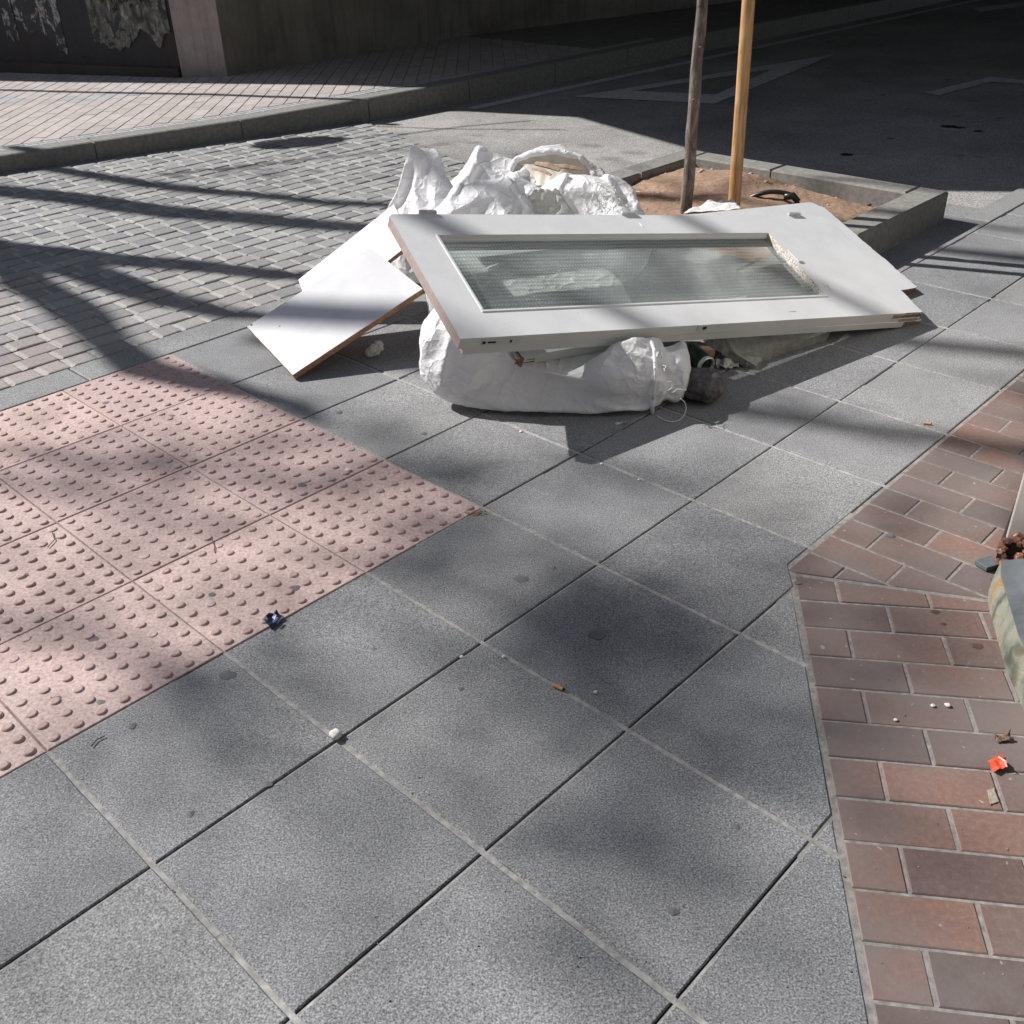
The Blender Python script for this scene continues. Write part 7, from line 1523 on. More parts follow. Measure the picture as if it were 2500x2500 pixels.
3,-1,-1,-1,-3,-2,-7,-10,-2,-2,-2,-11,0,7,5,5,4,0,3,4,0,0,-3,-5,0,0,-7,-5,-11,6,5,-2,6,0,1,0,2,-4,0,-5,-4,-5,-5,3,-4,-4,3,3,-1,-5,8,1,4,0,-2,-1,0,1,-1,-1,-5,-4,-14,4,5,0,0,0,0,1,-1,3,-2,-1,-5,1,2,-3,-4,-14,3,2,3,-3,1,0,0,0,2,-3,4,-1,2,-3,-4,-3,-14,1,4,2,2,-1,-6,0,0,0,0,0,4,-1,
-2,-2,-1,-16,0,0,2,1,0,-1,-1,-4,1,6,1,0,-1,-1,-3,0,-19,-1,-2,0,0,-1,1,-4,1,0,0,0,1,1,-1,1,1,-22,-2,-2,-1,-2,4,0,-4,3,0,-2,0,1,1,2,2,3,-16,-4,-4,-2,-2,-1,1,0,0,-1,2,3,-4,1,3,2,3,-15,-4,-3,-3,3,0,-3,-1,-1,-1,1,0,4,-1,3,4,5,-13,0,-11,0,-2,-2,-4,-2,1,4,-1,3,1,1,0,6,5,-13,-3,-9,-1,-2,
-1,-2,-1,0,0,-2,5,1,6,7,2,1,-5,-9,-1,-4,-3,-10,1,-2,-2,0,2,1,2,1,8,3,7,-11,-8,-5,0,-7,-5,0,-3,0,2,2,6,6,4,1,4,7,-13,-4,-1,-1,-11,-6,-6,-2,0,-1,1,1,5,10,4,5,4,-9,-5,-5,-5,7,-5,-11,-1,9,5,-9,11,0,1,2,3,4,-1,-11,-5,-4,0,-3,2,14,-8,-8,-5,4,5,11,1,2,8,-8,2,3,-12,-11,-6,10,4,6,-9,1,-2,-8,
6,-1,9,10,1,-8,-13,-6,-5,1,2,2,13,-9,-6,-3,7,12,11,12,-10,3,5,-13,-12,-7,-9,1,13,-8,-8,-2,1,10,0,4,14,9,1,-11,-14,0,-9,-8,1,7,12,-10,-6,4,5,8,14,12,0,8,-8,-14,-13,-2,1,-9,-3,4,5,-13,-6,8,10,2,14,14,-9,-4,-14,-9,-7,-6,12,9,-5,1,9,1,6,-10,14,13,7,8,-14,-14,-11,11,-5,-4,-5,1,-3,-15,1,-1,8,9,13,8,4,-12,-10,-8,
-10,-1,-4,9,18,0,3,6,-11,2,11,11,4,-5,5,-12,-7,-3,-3,9,-3,-17,-10,-6,3,4,10,11,9,5,1,0,-10,-8,-12,-6,-3,8,14,-1,1,3,14,-1,0,12,-7,1,-2,-1,10,-11,-13,9,-1,-9,-9,-12,4,7,7,12,0,6,6,-10,-7,-5,1,-7,-8,6,13,0,2,2,10,11,-5,-2,5,5,-2,6,-8,-6,-8,-6,-3,-5,-5,-1,9,6,-1,3,3,4,4,-4,-4,2,5,3,-3,9,-1,0,-8,8,
-2,0,3,10,-3,2,-8,-6,-2,-1,-1,-1,0,1,2,4,3,4,13,-4,-4,-1,-3,0,-1,1,1,0,1,3,3,4,4,12,-2,-2,-3,-3,-2,-1,-1,0,0,1,1,3,3,5,12,-1,-3,-2,-2,0,0,1,0,1,1,1,2,2,4,15,-3,-1,-3,2,-1,-1,-1,0,-1,0,1,1,3,0,18,-2,0,0,0,-1,-1,0,0,1,0,1,0,3,1,23,0,-1,1,0,0,0,0,0,0,0,-1,0,-1,0,24,1,
2,1,2,0,-1,1,0,0,0,-1,-2,0,-2,16,2,3,0,0,-1,0,2,2,1,0,-2,-2,-3,-2,15,2,5,3,2,-1,-2,-8,5,1,1,-1,-2,-2,-3,6,4,4,4,5,-1,-5,1,-1,7,3,-1,-7,-4,-2,14,3,1,-3,3,3,-2,-3,4,0,4,-4,-4,-4,-4,10,2,3,7,6,-2,-6,4,2,1,-2,-3,-3,2,-4,11,6,-3,1,-2,-3,11,-4,0,-1,5,-9,-1,-2,-2,-204,0,0,0,-1,-3,-7,
4,-6,11,-1,-1,0,-2,6,13,-7,2,-6,-4,-2,-2,1,2,2,3,8,3,0,-2,12,-5,-4,-2,-2,3,-1,-2,-3,3,2,0,2,3,7,14,-6,-3,-3,-2,-2,0,-1,-1,1,1,3,3,5,4,15,-6,-2,-3,-2,-1,0,-1,1,1,2,1,3,2,5,12,0,-2,-2,-1,-1,-2,0,0,1,0,2,2,2,4,15,-1,-1,-1,-1,-1,0,0,0,1,1,1,-3,2,3,23,-1,-2,2,2,0,-1,0,0,0,0,1,
0,0,0,23,1,1,1,1,0,1,0,0,0,-1,-4,-1,-1,1,17,0,2,2,2,3,1,0,0,-1,-1,-2,-2,-1,-2,13,3,4,3,2,1,2,-2,-1,-1,-2,-1,-3,-3,-1,13,4,3,3,2,2,1,1,0,0,-1,-3,-3,-4,-5,10,9,4,1,2,4,-2,0,1,-5,-3,-3,2,-2,-3,14,2,-2,3,3,2,3,1,1,0,-1,-2,-2,-5,-8,14,7,3,-4,-2,-1,4,-5,5,-4,-2,1,2,1,-2],
[49,11,10,10,6,9,10,14,15,17,13,13,2,-3,11,12,13,8,-13,-13,-11,-11,7,-14,-14,-17,-19,-14,-11,-12,-10,-9,-10,-9,-9,10,12,9,11,12,13,13,19,19,16,0,14,11,12,13,11,5,-11,-13,-13,-12,-11,-9,-14,-19,-20,-15,-13,-11,-13,-11,-8,-8,7,8,5,5,11,12,16,14,21,21,17,11,9,13,13,11,0,4,-5,-7,-11,-13,-13,-8,-17,-22,-22,-16,-15,-14,-8,-2,-6,-13,0,13,10,3,4,11,14,16,
22,23,17,16,13,8,5,6,11,-2,-11,-8,-7,-4,-10,-16,-17,-23,-23,-17,-11,-8,-2,-9,-12,-12,-2,13,12,11,10,8,4,14,24,23,17,15,10,8,6,12,0,9,-6,-10,-12,-11,-9,-12,-17,-24,-20,-15,-6,-10,-9,-12,-12,-12,-2,13,12,7,10,11,11,15,20,22,17,11,14,12,10,6,10,-1,-8,-13,-11,-9,-8,-15,-16,-19,-19,-12,-11,-11,-14,-12,-12,-11,7,12,8,10,11,12,13,14,17,16,18,15,12,2,11,9,
5,-6,-7,-6,-3,-13,-13,-13,-14,-14,-13,-12,-11,-11,-11,-10,-12,-12,4,11,10,10,10,10,6,14,12,17,15,13,7,13,13,8,6,-2,-9,-10,-12,-3,-13,-13,-14,-19,-16,-3,-14,-10,-10,-9,-10,-10,6,10,10,9,7,11,10,9,10,18,13,12,12,11,1,12,7,2,-4,-9,-9,-9,-13,-13,-9,-19,-13,-15,-8,-11,-11,-9,-10,-9,2,5,9,8,12,8,13,15,17,15,14,9,12,12,9,6,0,-2,-1,-2,-8,-10,-12,-12,
-16,-11,-21,-15,-11,-13,-11,0,-11,-12,2,13,2,4,10,15,14,15,22,9,17,15,7,11,6,-3,12,2,-14,1,-3,-11,-10,-11,-12,-23,-14,-16,-16,-14,-9,-8,4,-13,3,10,-6,12,6,15,15,11,23,16,17,16,7,10,-4,10,9,-5,-3,-8,4,-9,-10,-15,-14,-23,-17,-18,-11,-13,-10,-13,2,1,-5,7,-7,11,14,12,16,15,16,23,15,15,4,13,12,-7,10,1,6,-12,-6,-11,-11,-12,-18,-20,-17,-17,-16,-11,-13,-14,
4,3,0,-1,-5,14,11,12,15,15,21,19,18,15,14,2,13,3,11,1,-14,0,-8,-9,-14,-15,-16,-23,-22,-10,-16,-11,-13,-13,6,-5,-4,7,-3,12,12,13,15,15,19,20,16,14,14,10,4,5,13,-1,-14,-13,1,-11,-10,-14,-15,-22,-21,-14,-7,-14,-12,-13,-3,-7,-3,6,11,12,13,13,11,13,16,19,14,13,9,3,13,12,8,1,-12,-13,-12,-12,-8,-8,-10,-19,-18,-11,-7,-12,-10,-11,-12,-12,8,11,8,11,6,9,
9,14,18,18,13,10,8,4,9,12,12,7,-13,-7,-9,-9,-11,-13,-14,-18,-20,-12,-12,-3,-12,-13,-9,-8,-8,11,12,9,10,12,8,15,20,19,15,10,12,6,12,13,12,7,-13,-13,-13,-12,-5,-14,-14,-22,-21,-16,-11,-9,-13,-13,-1,-7,1,5,-2,13,13,10,12,18,20,22,18,15,11,8,13,9,10,2,-11,-9,-7,-11,-14,-15,-18,-23,-22,-16,-13,-14,-10,-8,-2,-1,-1,1,6,3,14,14,8,18,24,23,17,16,11,10,
12,9,11,3,-12,-11,-14,-8,-13,-16,-17,-22,-24,-10,-15,-15,-13,0,-9,-5,-10,13,13,-2,13,13,14,12,24,24,17,16,13,7,13,12,13,1,-12,-14,-13,-9,-12,-16,-15,-23,-23,-18,-13,-11,-13,0,-13,-13,-1,13,12,2,13,12,16,14,23,23,17,12,11,14,12,13,12,0,-13,-13,-12,-11,-11,-15,-17,-20,-24,-12,-15,-11,-14,-7,-13,-11,3,13,6,12,14,13,12,11,23,22,15,14,13,11,11,12,6,0,-13,-5,-13,-13,
-9,-14,-16,-20,-21,-16,-8,-14,-9,-9,-10,-14,12,7,12,10,11,2,14,15,19,19,15,13,11,10,6,12,10,-5,-10,-10,-12,-9,-5,-13,-13,-20,-18,-14,-4,-8,-9,-12,-12,-10,5,11,12,12,-2,9,8,14,18,18,13,12,10,0,11,11,11,8,-11,-11,-11,-10,-11,-6,-15,-17,-19,-10,-7,-10,-9,-12,-12,-13,1,5,12,12,13,12,13,5,19,20,14,12,12,-2,13,12,10,2,-14,-11,-3,-3,-13,-10,-15,-21,-19,-14,-14,-9,
-12,-13,-9,-9,1,11,1,12,13,14,15,16,16,20,15,15,12,4,7,8,7,-1,-11,5,-6,-12,-12,-16,-10,-21,-22,-16,-16,-10,-14,-14,1,-11,2,9,-2,14,11,12,16,15,20,21,17,15,14,12,1,-6,13,-2,-11,0,6,-14,-15,-13,-17,-24,-23,-12,-15,-12,-11,-14,-1,-1,-8,13,-3,11,12,14,10,15,24,24,15,16,13,11,4,-4,12,-4,0,-1,-9,-9,-14,-15,-17,-24,-23,-7,-16,-15,-12,-11,-4,6,2,4,-5,11,
10,15,15,14,15,24,17,14,8,14,8,-6,13,-2,-12,4,-11,-14,-14,-4,-16,-15,-20,-17,-15,-14,-9,-7,3,-12,-1,14,2,11,2,13,15,14,17,21,16,11,-1,12,14,2,12,1,-14,-13,-5,-4,-5,-12,-16,-19,-19,-11,-14,-11,-10,0,-12,-12,4,5,10,10,13,6,11,14,16,21,15,14,-6,5,11,13,11,-2,-13,-10,-9,-9,7,-12,-14,-19,-18,-15,-4,-10,-12,-12,-11,-10,187,4,3,-1,-2,0,0,1,-3,-2,0,-4,
4,-3,-4,7,5,0,3,5,1,1,2,2,0,0,0,-6,-2,-5,4,6,5,0,4,-2,2,-3,-1,1,0,-2,-3,-4,-7,-7,8,7,6,7,2,1,1,1,0,-1,-2,-4,-5,-8,-8,12,8,8,3,-1,-5,-1,1,-1,-4,-12,-7,-6,-4,6,4,0,12,6,2,2,3,3,2,1,-6,-12,-6,-9,0,3,9,12,8,-8,-3,-5,-3,-3,-2,8,-5,-7,-11,1,8,12,1,-7,1,2,3,3,6,8,-12,-11,-7,-1,1,-2,
8,12,10,-6,2,-6,-3,-2,-1,-1,5,-11,-7,6,7,7,3,3,3,3,1,0,-2,-2,-9,-13,-7,4,-3,6,0,12,5,2,-3,-6,5,3,-1,-5,-5,-6,-5,-11,5,5,6,8,-1,-6,5,-6,7,1,1,1,-3,-6,1,3,-4,-7,-1,1,9,-9,4,-2,6,-4,-4,-5,-4,-8,2,3,5,6,-3,-5,7,6,3,-3,-4,-6,10,-3,-8,4,1,-7,0,2,2,-7,-3,-3,6,-6,1,1,1,-185,1,0,6,0,-3,-4,
1,-3,4,3,2,-8,-2,5,-4,-7,9,-5,-3,-4,-4,2,2,2,4,3,1,0,-6,-5,-2,-1,-1,-2,4,-1,-2,-5,6,2,-1,4,3,5,0,-7,-6,-5,-3,-3,-2,0,0,0,1,3,4,5,6,1,0,-10,-8,-5,1,4,6,0,-4,-1,2,7,5,10,5,-13,-10,-6,1,3,5,-2,-3,-7,-4,8,11,8,1,7,-7,-7,-11,-10,9,4,3,2,-1,-3,-7,13,10,7,0,-10,-13,5,-8,9,0,-2,-4,-4,-10,12,
8,7,6,-2,-6,-7,-11,-8,11,4,4,2,1,-3,-9,6,7,14,-4,-13,-7,-6,3,6,1,0,-3,-4,-9,4,8,9,7,-7,-8,-6,-4,-2,3,7,-3,-2,-1,-1,2,4,6,13,-2,-11,-4,-2,-2,-2,-1,-1,0,-1,2,2,2,7,10,5,-10,-6,2,-1,-3,2,0,-1,4,3,2,-3,-2,8,0,-3,8,-2,-1,-2,-2,-1,-1,0,-1,-1,0,5,8,2,-3,-3,5,2,0,0,2,0,3,1,-1,-5,-7,1],
[199,5,6,6,4,6,7,0,-5,-3,3,0,-9,-7,-1,-1,-2,11,2,2,3,5,11,2,-1,4,-7,-4,1,-6,-6,-6,-6,-7,7,7,5,7,6,7,6,5,7,10,-2,-18,-7,-7,-5,-3,-5,6,6,1,4,6,14,19,5,-4,-12,-10,-10,-8,-4,-7,-8,-10,-8,10,13,12,8,6,3,11,12,8,-4,-15,-15,-6,0,-6,-12,0,12,11,7,0,7,14,-1,-9,-10,-7,-5,-2,-11,-13,-12,0,3,-3,7,14,13,9,8,6,
10,-4,-2,-3,4,-11,-13,-11,-7,-1,6,11,11,14,10,1,0,-8,-6,-5,-11,-12,-14,-9,-7,3,1,-2,5,8,9,13,15,11,5,4,5,-6,-11,-12,-12,-6,-13,5,11,9,6,9,12,10,-3,-2,-14,-8,-15,-11,-10,-7,-5,1,1,0,5,12,9,9,11,9,12,11,-4,-11,-7,-9,-9,-12,-8,-1,9,6,9,14,16,7,5,-15,-17,-13,-10,-9,0,-6,-6,-6,-9,5,8,7,7,8,9,11,21,20,1,-8,-19,-20,-12,-10,
-10,-5,9,11,17,17,16,8,-5,-13,-23,-14,-10,-9,-7,-6,-5,-5,-4,6,6,7,7,8,13,9,8,18,7,-6,-19,-13,-9,-10,-9,-5,8,8,5,15,5,4,-3,-8,-14,1,-3,-6,-6,-7,-6,-6,-5,5,6,6,7,1,-2,-1,12,6,1,-1,-3,-4,-11,-3,-7,-13,8,7,5,-2,2,2,0,-2,-10,0,3,2,-3,-6,-5,-7,-13,8,6,7,2,-4,-2,0,9,0,-1,1,1,0,-6,-7,-6,-12,6,6,6,-1,-1,-1,
0,1,-4,-4,5,1,-2,-6,-6,-5,-11,6,5,3,3,1,-2,-2,4,-1,0,1,2,1,-6,-4,-4,-11,2,4,5,-1,-1,-2,3,-1,-1,1,-1,-1,-3,-2,-5,-5,-12,4,4,2,1,1,1,1,4,-4,0,0,1,2,-4,-2,-3,-13,1,1,3,-1,-2,0,4,-1,-1,-3,2,-4,-1,0,-3,-3,-17,1,1,0,2,1,-1,1,1,2,-4,0,4,2,3,-7,3,-19,7,-4,-5,-3,-4,3,0,-3,0,-1,1,0,0,0,
1,0,-14,-1,-2,-1,0,0,0,0,-1,3,1,1,1,4,5,6,1,-12,-2,-7,-5,-5,-1,-2,-1,0,1,-3,0,1,1,1,2,4,-12,-4,-3,-2,-1,-1,0,3,6,-6,0,3,1,5,7,6,2,-12,0,-3,-10,-4,-5,-1,4,-2,5,-3,-7,-1,2,0,4,6,-12,-5,-4,-2,0,1,7,1,3,-6,4,-5,6,12,0,3,5,-12,-5,-2,-2,1,-7,-7,1,0,1,-2,9,3,-7,-5,0,2,-4,4,9,1,-9,-7,
-7,-1,0,1,-1,6,7,5,7,4,2,-6,2,-8,-8,-7,-4,0,3,6,-2,-7,5,11,-1,-1,4,-8,3,-3,-4,8,-8,5,-11,5,-3,8,1,-9,1,10,2,0,1,-11,-2,-1,-2,2,9,-3,-8,0,0,0,10,-9,2,2,13,-11,-2,12,-13,-1,-3,10,-8,2,-5,0,0,4,8,-10,-1,9,-7,0,7,-9,11,-9,-1,-1,-1,0,0,7,-6,4,9,-10,12,-13,-2,13,-11,12,2,-6,-10,-1,0,0,3,4,9,-9,
-6,9,-6,0,6,-7,1,12,4,-3,-5,-8,-2,11,5,1,-3,-14,10,-11,0,0,1,13,5,-6,-8,12,3,2,-1,-2,-6,-12,6,-5,2,1,-5,0,0,10,-8,1,7,-7,-3,1,8,10,-6,-13,1,0,1,-2,0,13,5,-8,-1,-8,4,-5,2,9,-9,-2,4,-3,4,1,-2,-2,3,9,-9,4,-1,-9,-1,13,5,-8,3,-11,-1,5,1,5,-5,-5,2,4,7,-12,-3,3,5,-4,7,7,-8,4,-11,1,3,9,-2,-1,
-11,0,0,9,2,0,-11,1,7,8,-8,-1,6,-7,4,7,-6,-8,-3,3,8,-8,2,-5,6,9,-8,-3,5,8,-6,-4,-2,6,-10,-1,6,1,-6,-1,10,8,-7,0,3,4,-2,7,0,-1,-5,-6,-6,-2,-3,0,0,5,2,6,4,3,4,6,-5,-4,-4,3,-3,-4,0,0,1,4,5,7,-9,-3,-2,2,12,-5,-3,-1,1,5,4,-4,0,0,0,-7,1,8,4,5,4,8,0,-6,-5,-5,-1,4,1,2,-5,8,-4,-7,
3,-2,4,4,12,-4,-4,-1,0,-4,2,2,9,-4,-3,0,1,5,2,1,7,12,-7,-2,-3,-1,0,-1,3,-3,-3,-2,-1,3,1,1,3,3,12,-2,-2,0,-2,-2,2,2,1,0,2,0,0,0,3,1,5,11,-1,-2,0,0,-3,3,-2,-2,-1,0,-1,0,2,0,0,1,14,5,1,0,0,0,1,1,2,1,-1,0,-1,2,-2,2,0,16,2,1,3,-2,2,1,1,-2,-1,-3,0,0,-1,-1,-3,-10,14,5,9,2,
2,1,0,-1,4,1,0,-3,-4,4,-3,-6,-2,12,3,7,1,-3,-3,11,1,-6,2,1,-1,-1,-3,-4,-10,-5,12,5,9,1,8,3,1,-2,-5,8,-3,-10,-4,6,3,-6,-4,12,1,3,-7,5,5,0,2,3,3,3,-2,-3,-7,-5,-6,-5,10,7,5,6,-1,9,5,-2,-3,-3,-2,-2,-6,-5,5,-1,-6,11,5,-4,4,4,7,2,3,2,3,-1,-9,-5,0,-4,-5,-8,-167,11,12,12,12,13,15,18,20,15,11,9,
12,12,12,7,-12,-13,-9,-11,-14,-16,-21,-21,-16,-14,-14,-11,-12,-12,-4,12,12,13,13,15,17,22,22,16,15,14,12,12,12,-2,-11,-11,-12,-12,-15,-17,-23,-23,-17,-16,-14,-13,-12,-10,5,6,11,11,15,15,17,24,24,17,15,9,12,11,13,2,-12,-14,-6,-14,-16,-17,-24,-24,-18,-16,-13,-8,-12,-9,-1,13,11,7,12,14,18,24,24,18,16,13,13,11,8,0,-11,-6,-14,-14,-16,-18,-25,-24,-17,-14,-8,-10,-11,-13,0,13,
11,7,11,15,17,24,24,18,16,15,13,9,11,4,-11,-12,-14,-14,-16,-18,-24,-24,-17,-16,-12,-6,-11,-13,0,11,13,7,14,15,18,21,22,18,15,14,13,13,12,-8,-12,-12,-12,-10,-16,-15,-22,-22,-14,-15,-14,-12,-13,-11,2,12,13,11,14,14,13,20,22,16,14,13,12,12,12,-6,-13,-12,-10,-11,-14,-13,-20,-20,-16,-13,-13,-12,-8,-12,5,11,12,10,13,13,10,18,20,15,11,8,12,13,12,-8,-13,-12,-11,-13,-13,-13,
-19,-19,-10,-13,-12,-10,-13,-10,-3,9,9,11,12,14,15,21,21,15,14,10,13,13,12,6,-13,-13,-13,-14,-14,-16,-22,-22,-15,-15,-14,-12,-13,11,-3,-10,12,12,14,15,17,23,23,17,15,14,13,12,11,-2,-13,-9,-11,-14,-15,-18,-22,-24,-17,-16,-14,-12,-12,7,-9,4,8,13,15,16,17,24,24,16,16,12,8,11,13,-2,-11,-12,-8,-12,-13,-17,-25,-24,-18,-16,-13,-5,-10,-11,3,9,4,13,13,13,18,25,24,17,13,9,
12,11,12,1,-11,-12,-10,-12,-13,-17,-24,-25,-18,-15,-11,-13,-11,2,-1,-3,11,13,14,15,18,24,24,17,13,14,12,9,12,3,-11,-11,-13,-15,-15,-16,-23,-24,-17,-16,-14,-14,-12,1,-7,7,12,14,14,15,17,23,23,17,15,14,13,11,8,-9,-2,-10,-14,-14,-14,-16,-22,-22,-16,-14,-14,-13,-13,-10,4,12,10,13,13,14,15,21,21,16,14,13,13,11,7,0,-11,-12,-11,-13,-13,-15,-19,-20,-14,-13,-13,-12,-10,-12])),
    's6': (16, (0.025, 3.895, 0.004), ([70,1,0,0,-1,0,4,-3,-6,-5,-3,-3,5,7,5,7,7,14,-5,-7,-6,-7,-6,5,5,5,-1,6,-3,0,-1,-2,-2,-4,16,-7,5,4,3,4,0,0,3,-9,-8,0,3,6,6,6,6,11,-4,-5,-4,-5,-1,5,8,11,-1,-8,-8,-8,-8,-2,6,6,13,-5,-4,-4,1,9,16,8,9,-6,-12,-8,-2,-3,6,5,4,9,-6,-5,-4,-1,3,12,13,5,-9,-15,-11,-1,1,3,4,3,16,-5,0,-2,-1,-4,6,8,
12,-13,-2,-3,-1,-1,5,5,4,9,-2,-1,-1,2,-2,0,4,-1,-2,-4,-1,0,1,1,2,3,22,1,0,0,0,-1,2,1,1,1,0,0,0,-1,0,-1,-1,25,2,2,2,2,0,1,-1,0,-1,-1,-2,0,-1,-1,-2,-2,18,3,3,2,2,0,1,2,-2,0,0,3,0,-2,-3,-4,-3,16,4,5,2,1,-2,-3,-6,6,3,2,0,-4,-2,0,-3,-5,15,-1,4,6,5,3,-1,-7,-10,-3,4,10,5,0,-3,-4,
-7,13,6,5,3,0,-7,-10,-4,4,5,5,2,3,-1,-6,-8,-6,15,7,3,3,2,1,-1,-3,-4,4,1,7,4,0,-3,-5,-7,16,6,6,3,2,-4,-2,1,-3,0,0,-2,-1,-2,-4,-3,-6,12,5,4,5,4,0,4,2,3,1,1,0,0,-5,-6,-6,-4,3,9,7,8,1,0,-2,-3,-4,-8,11,3,-4,-5,-5,-4,-5,4,8,6,1,3,7,-8,-8,0,2,2,7,5,2,-5,-9,-9,6,10,10,-7,-3,-4,-3,
3,0,-1,8,7,0,-4,-3,-7,-9,3,10,8,6,2,-9,-4,2,6,4,-9,-2,2,7,1,-10,-10,2,11,10,5,-3,-5,0,-3,12,-7,0,3,3,-1,-9,-11,-9,2,12,9,8,-7,-2,10,4,-4,-12,12,2,4,-5,-8,-13,-6,-2,10,9,1,14,1,-12,-6,13,7,-9,-6,5,2,-11,-12,-6,-2,12,6,13,5,-4,6,7,-13,-7,5,11,-11,-5,-13,-11,0,-4,10,8,14,6,10,-9,-3,3,13,0,-3,-5,-10,-10,
-11,-15,6,8,3,10,12,11,4,2,-10,-1,6,2,-8,-10,-12,-14,-14,4,7,13,13,12,8,3,1,0,0,-5,-5,-13,-6,-10,-12,0,-2,1,12,11,9,6,-3,9,2,2,1,-5,-8,-13,-11,-13,-4,-4,12,5,13,11,6,5,-7,0,-2,-8,2,0,-7,-13,-3,-7,-9,10,8,7,7,-6,5,3,0,9,5,-6,-6,-6,-9,-10,-13,2,8,7,7,3,6,8,-5,-1,-10,-3,-3,7,-7,-7,-8,-9,-7,8,6,7,6,7,
3,3,3,1,0,-3,-5,-10,-6,-7,-6,-7,8,8,7,5,1,0,0,0,-2,-1,-3,-11,-1,-7,-7,-8,-15,7,7,9,6,3,3,2,2,0,0,0,-1,-2,-9,-7,-7,-14,6,12,3,1,1,1,1,-2,-2,-2,-2,-2,-6,-7,-9,-6,-16,12,6,4,4,2,2,3,2,2,-1,1,-3,-1,-2,-4,-12,-10,6,3,2,1,1,1,-1,-1,-2,-3,-3,-1,-3,-2,-5,-5,-17,4,4,2,2,2,0,4,4,0,0,0,-1,0,
-1,-2,-5,-17,2,1,0,0,1,0,-2,-3,-2,-2,0,-2,-1,0,-3,-3,-24,1,1,-1,1,0,1,2,2,2,2,1,0,0,2,0,0,-24,-3,-1,-3,-1,-2,0,-3,-1,-2,-2,-1,1,0,2,2,0,-18,-2,-3,-2,0,-1,0,2,1,2,2,0,3,4,4,0,3,-16,-4,-2,-2,-4,-6,-1,-1,0,-9,4,-1,3,1,2,4,3,-7,-12,-5,1,-2,-5,-1,-3,1,8,0,4,4,4,3,3,11,-15,-6,-10,-3,-5,
-4,-4,-2,-1,-1,2,0,3,2,1,10,6,-13,-8,-6,-5,-2,-1,-1,-1,-2,1,4,2,9,0,6,7,7,-10,-11,-8,-6,0,-7,-4,-4,-2,2,1,1,6,-1,5,6,7,-14,-3,-5,-5,-5,-1,-4,-4,0,2,3,9,3,6,6,7,8,-8,-7,-8,-7,-8,-3,-5,-1,-1,0,0,-2,3,5,6,5,7,-9,-7,-7,-6,-5,-6,2,2,2,2,2,1,7,7,8,7,8,-7,-8,-6,-1,-11,-10,1,-6,1,-4,5,-3,2,
3,6,8,9,-2,-10,-10,-6,1,-2,-5,-3,4,-1,5,5,13,4,4,11,6,2,-10,-10,3,-13,-13,-4,-8,-3,-2,1,3,3,4,7,11,11,-1,-9,-13,-2,-8,-6,-4,-1,3,2,5,9,14,14,-1,14,10,6,-12,-15,-3,-15,-12,-13,-2,3,-7,0,4,10,3,3,13,13,-1,-12,-14,1,-8,-8,-4,1,7,2,-4,16,8,12,12,14,6,6,-14,-8,-13,-9,-13,-12,-3,1,-8,0,4,10,1,3,12,13,-3,-12,-9,-4,
-1,-9,-3,-1,4,4,5,10,14,12,8,13,12,-7,-1,-11,-11,-13,-13,-9,-5,-6,-3,2,1,4,4,7,8,8,4,-5,-9,-5,-4,1,1,-5,0,5,4,8,11,8,12,7,0,-3,-6,1,-14,0,-10,-6,-1,-6,3,5,0,-3,1,3,5,6,8,-6,-3,-2,0,4,0,-4,-6,3,2,3,9,-6,8,8,12,0,-7,-8,-8,6,-11,5,0,-3,7,3,-1,-4,0,1,1,1,29,-7,-6,0,-1,6,0,6,2,0,-3,-6,
-1,6,6,16,-9,-7,-3,-2,-1,-1,0,0,0,2,2,4,4,5,15,-5,-3,-3,-3,-1,0,-1,-1,1,2,3,1,8,8,10,-3,-8,-2,0,-1,-2,0,1,1,2,2,3,3,4,12,-1,0,-2,-2,-1,-2,-1,-1,-1,1,1,2,2,2,18,-2,-1,-2,-2,-3,-5,7,4,2,2,2,-1,1,0,19,1,0,1,-3,-5,-7,-4,-2,-1,3,5,7,-2,-7,26,2,5,-4,-1,-2,1,0,0,0,3,8,3,-5,3,24,1,
1,-7,1,0,0,0,-1,-1,1,1,0,-5,-2,19,2,6,1,-1,1,-1,-1,0,4,0,-2,0,2,0,15,0,1,2,1,-1,-1,-3,4,1,-1,-3,-3,-3,-2,14,6,3,2,1,-2,5,-3,1,2,1,-1,-4,-1,-2,15,3,2,2,-3,5,-2,0,1,-4,-1,-2,-3,0,-6,16,4,2,2,3,2,-1,3,1,1,-4,-5,1,-2,-6,14,1,-2,9,-2,8,-4,0,4,0,-3,-2,-3,-3,-3,-244,-6,-5,-2,-6,4,0,
1,-2,0,5,2,2,5,6,15,-5,-6,-4,-4,-3,-2,-1,-1,0,0,4,6,6,6,16,-6,-6,-5,-5,-1,0,1,1,2,4,4,5,4,6,16,-6,-8,-3,-2,-2,-1,-2,-2,0,1,6,2,4,5,17,-5,-4,-4,-3,-1,1,0,2,3,0,3,3,4,5,14,-1,-3,-2,-2,-2,-1,-2,-1,0,0,3,3,4,3,17,-3,-1,-1,-2,0,0,2,1,2,1,1,2,1,0,23,4,1,-1,0,-1,-1,-1,-2,-1,-1,1,
0,1,0,26,2,1,-1,1,2,1,2,-1,2,1,0,-1,-6,-2,19,3,6,3,1,-1,-1,-1,-1,-3,0,-3,1,-2,-2,17,-1,2,5,3,1,1,1,2,0,2,-3,-6,-2,-4,16,5,3,3,3,2,0,-2,-1,-1,-1,-4,-6,-4,-4,13,7,6,4,5,2,1,1,1,-1,-2,-2,-7,-1,-11,16,7,6,6,3,-1,0,-1,0,0,0,-5,-5,-6,-7,15,7,6,0,3,2,4,-4,-1,5,-4,-2,-1,-5,-6],
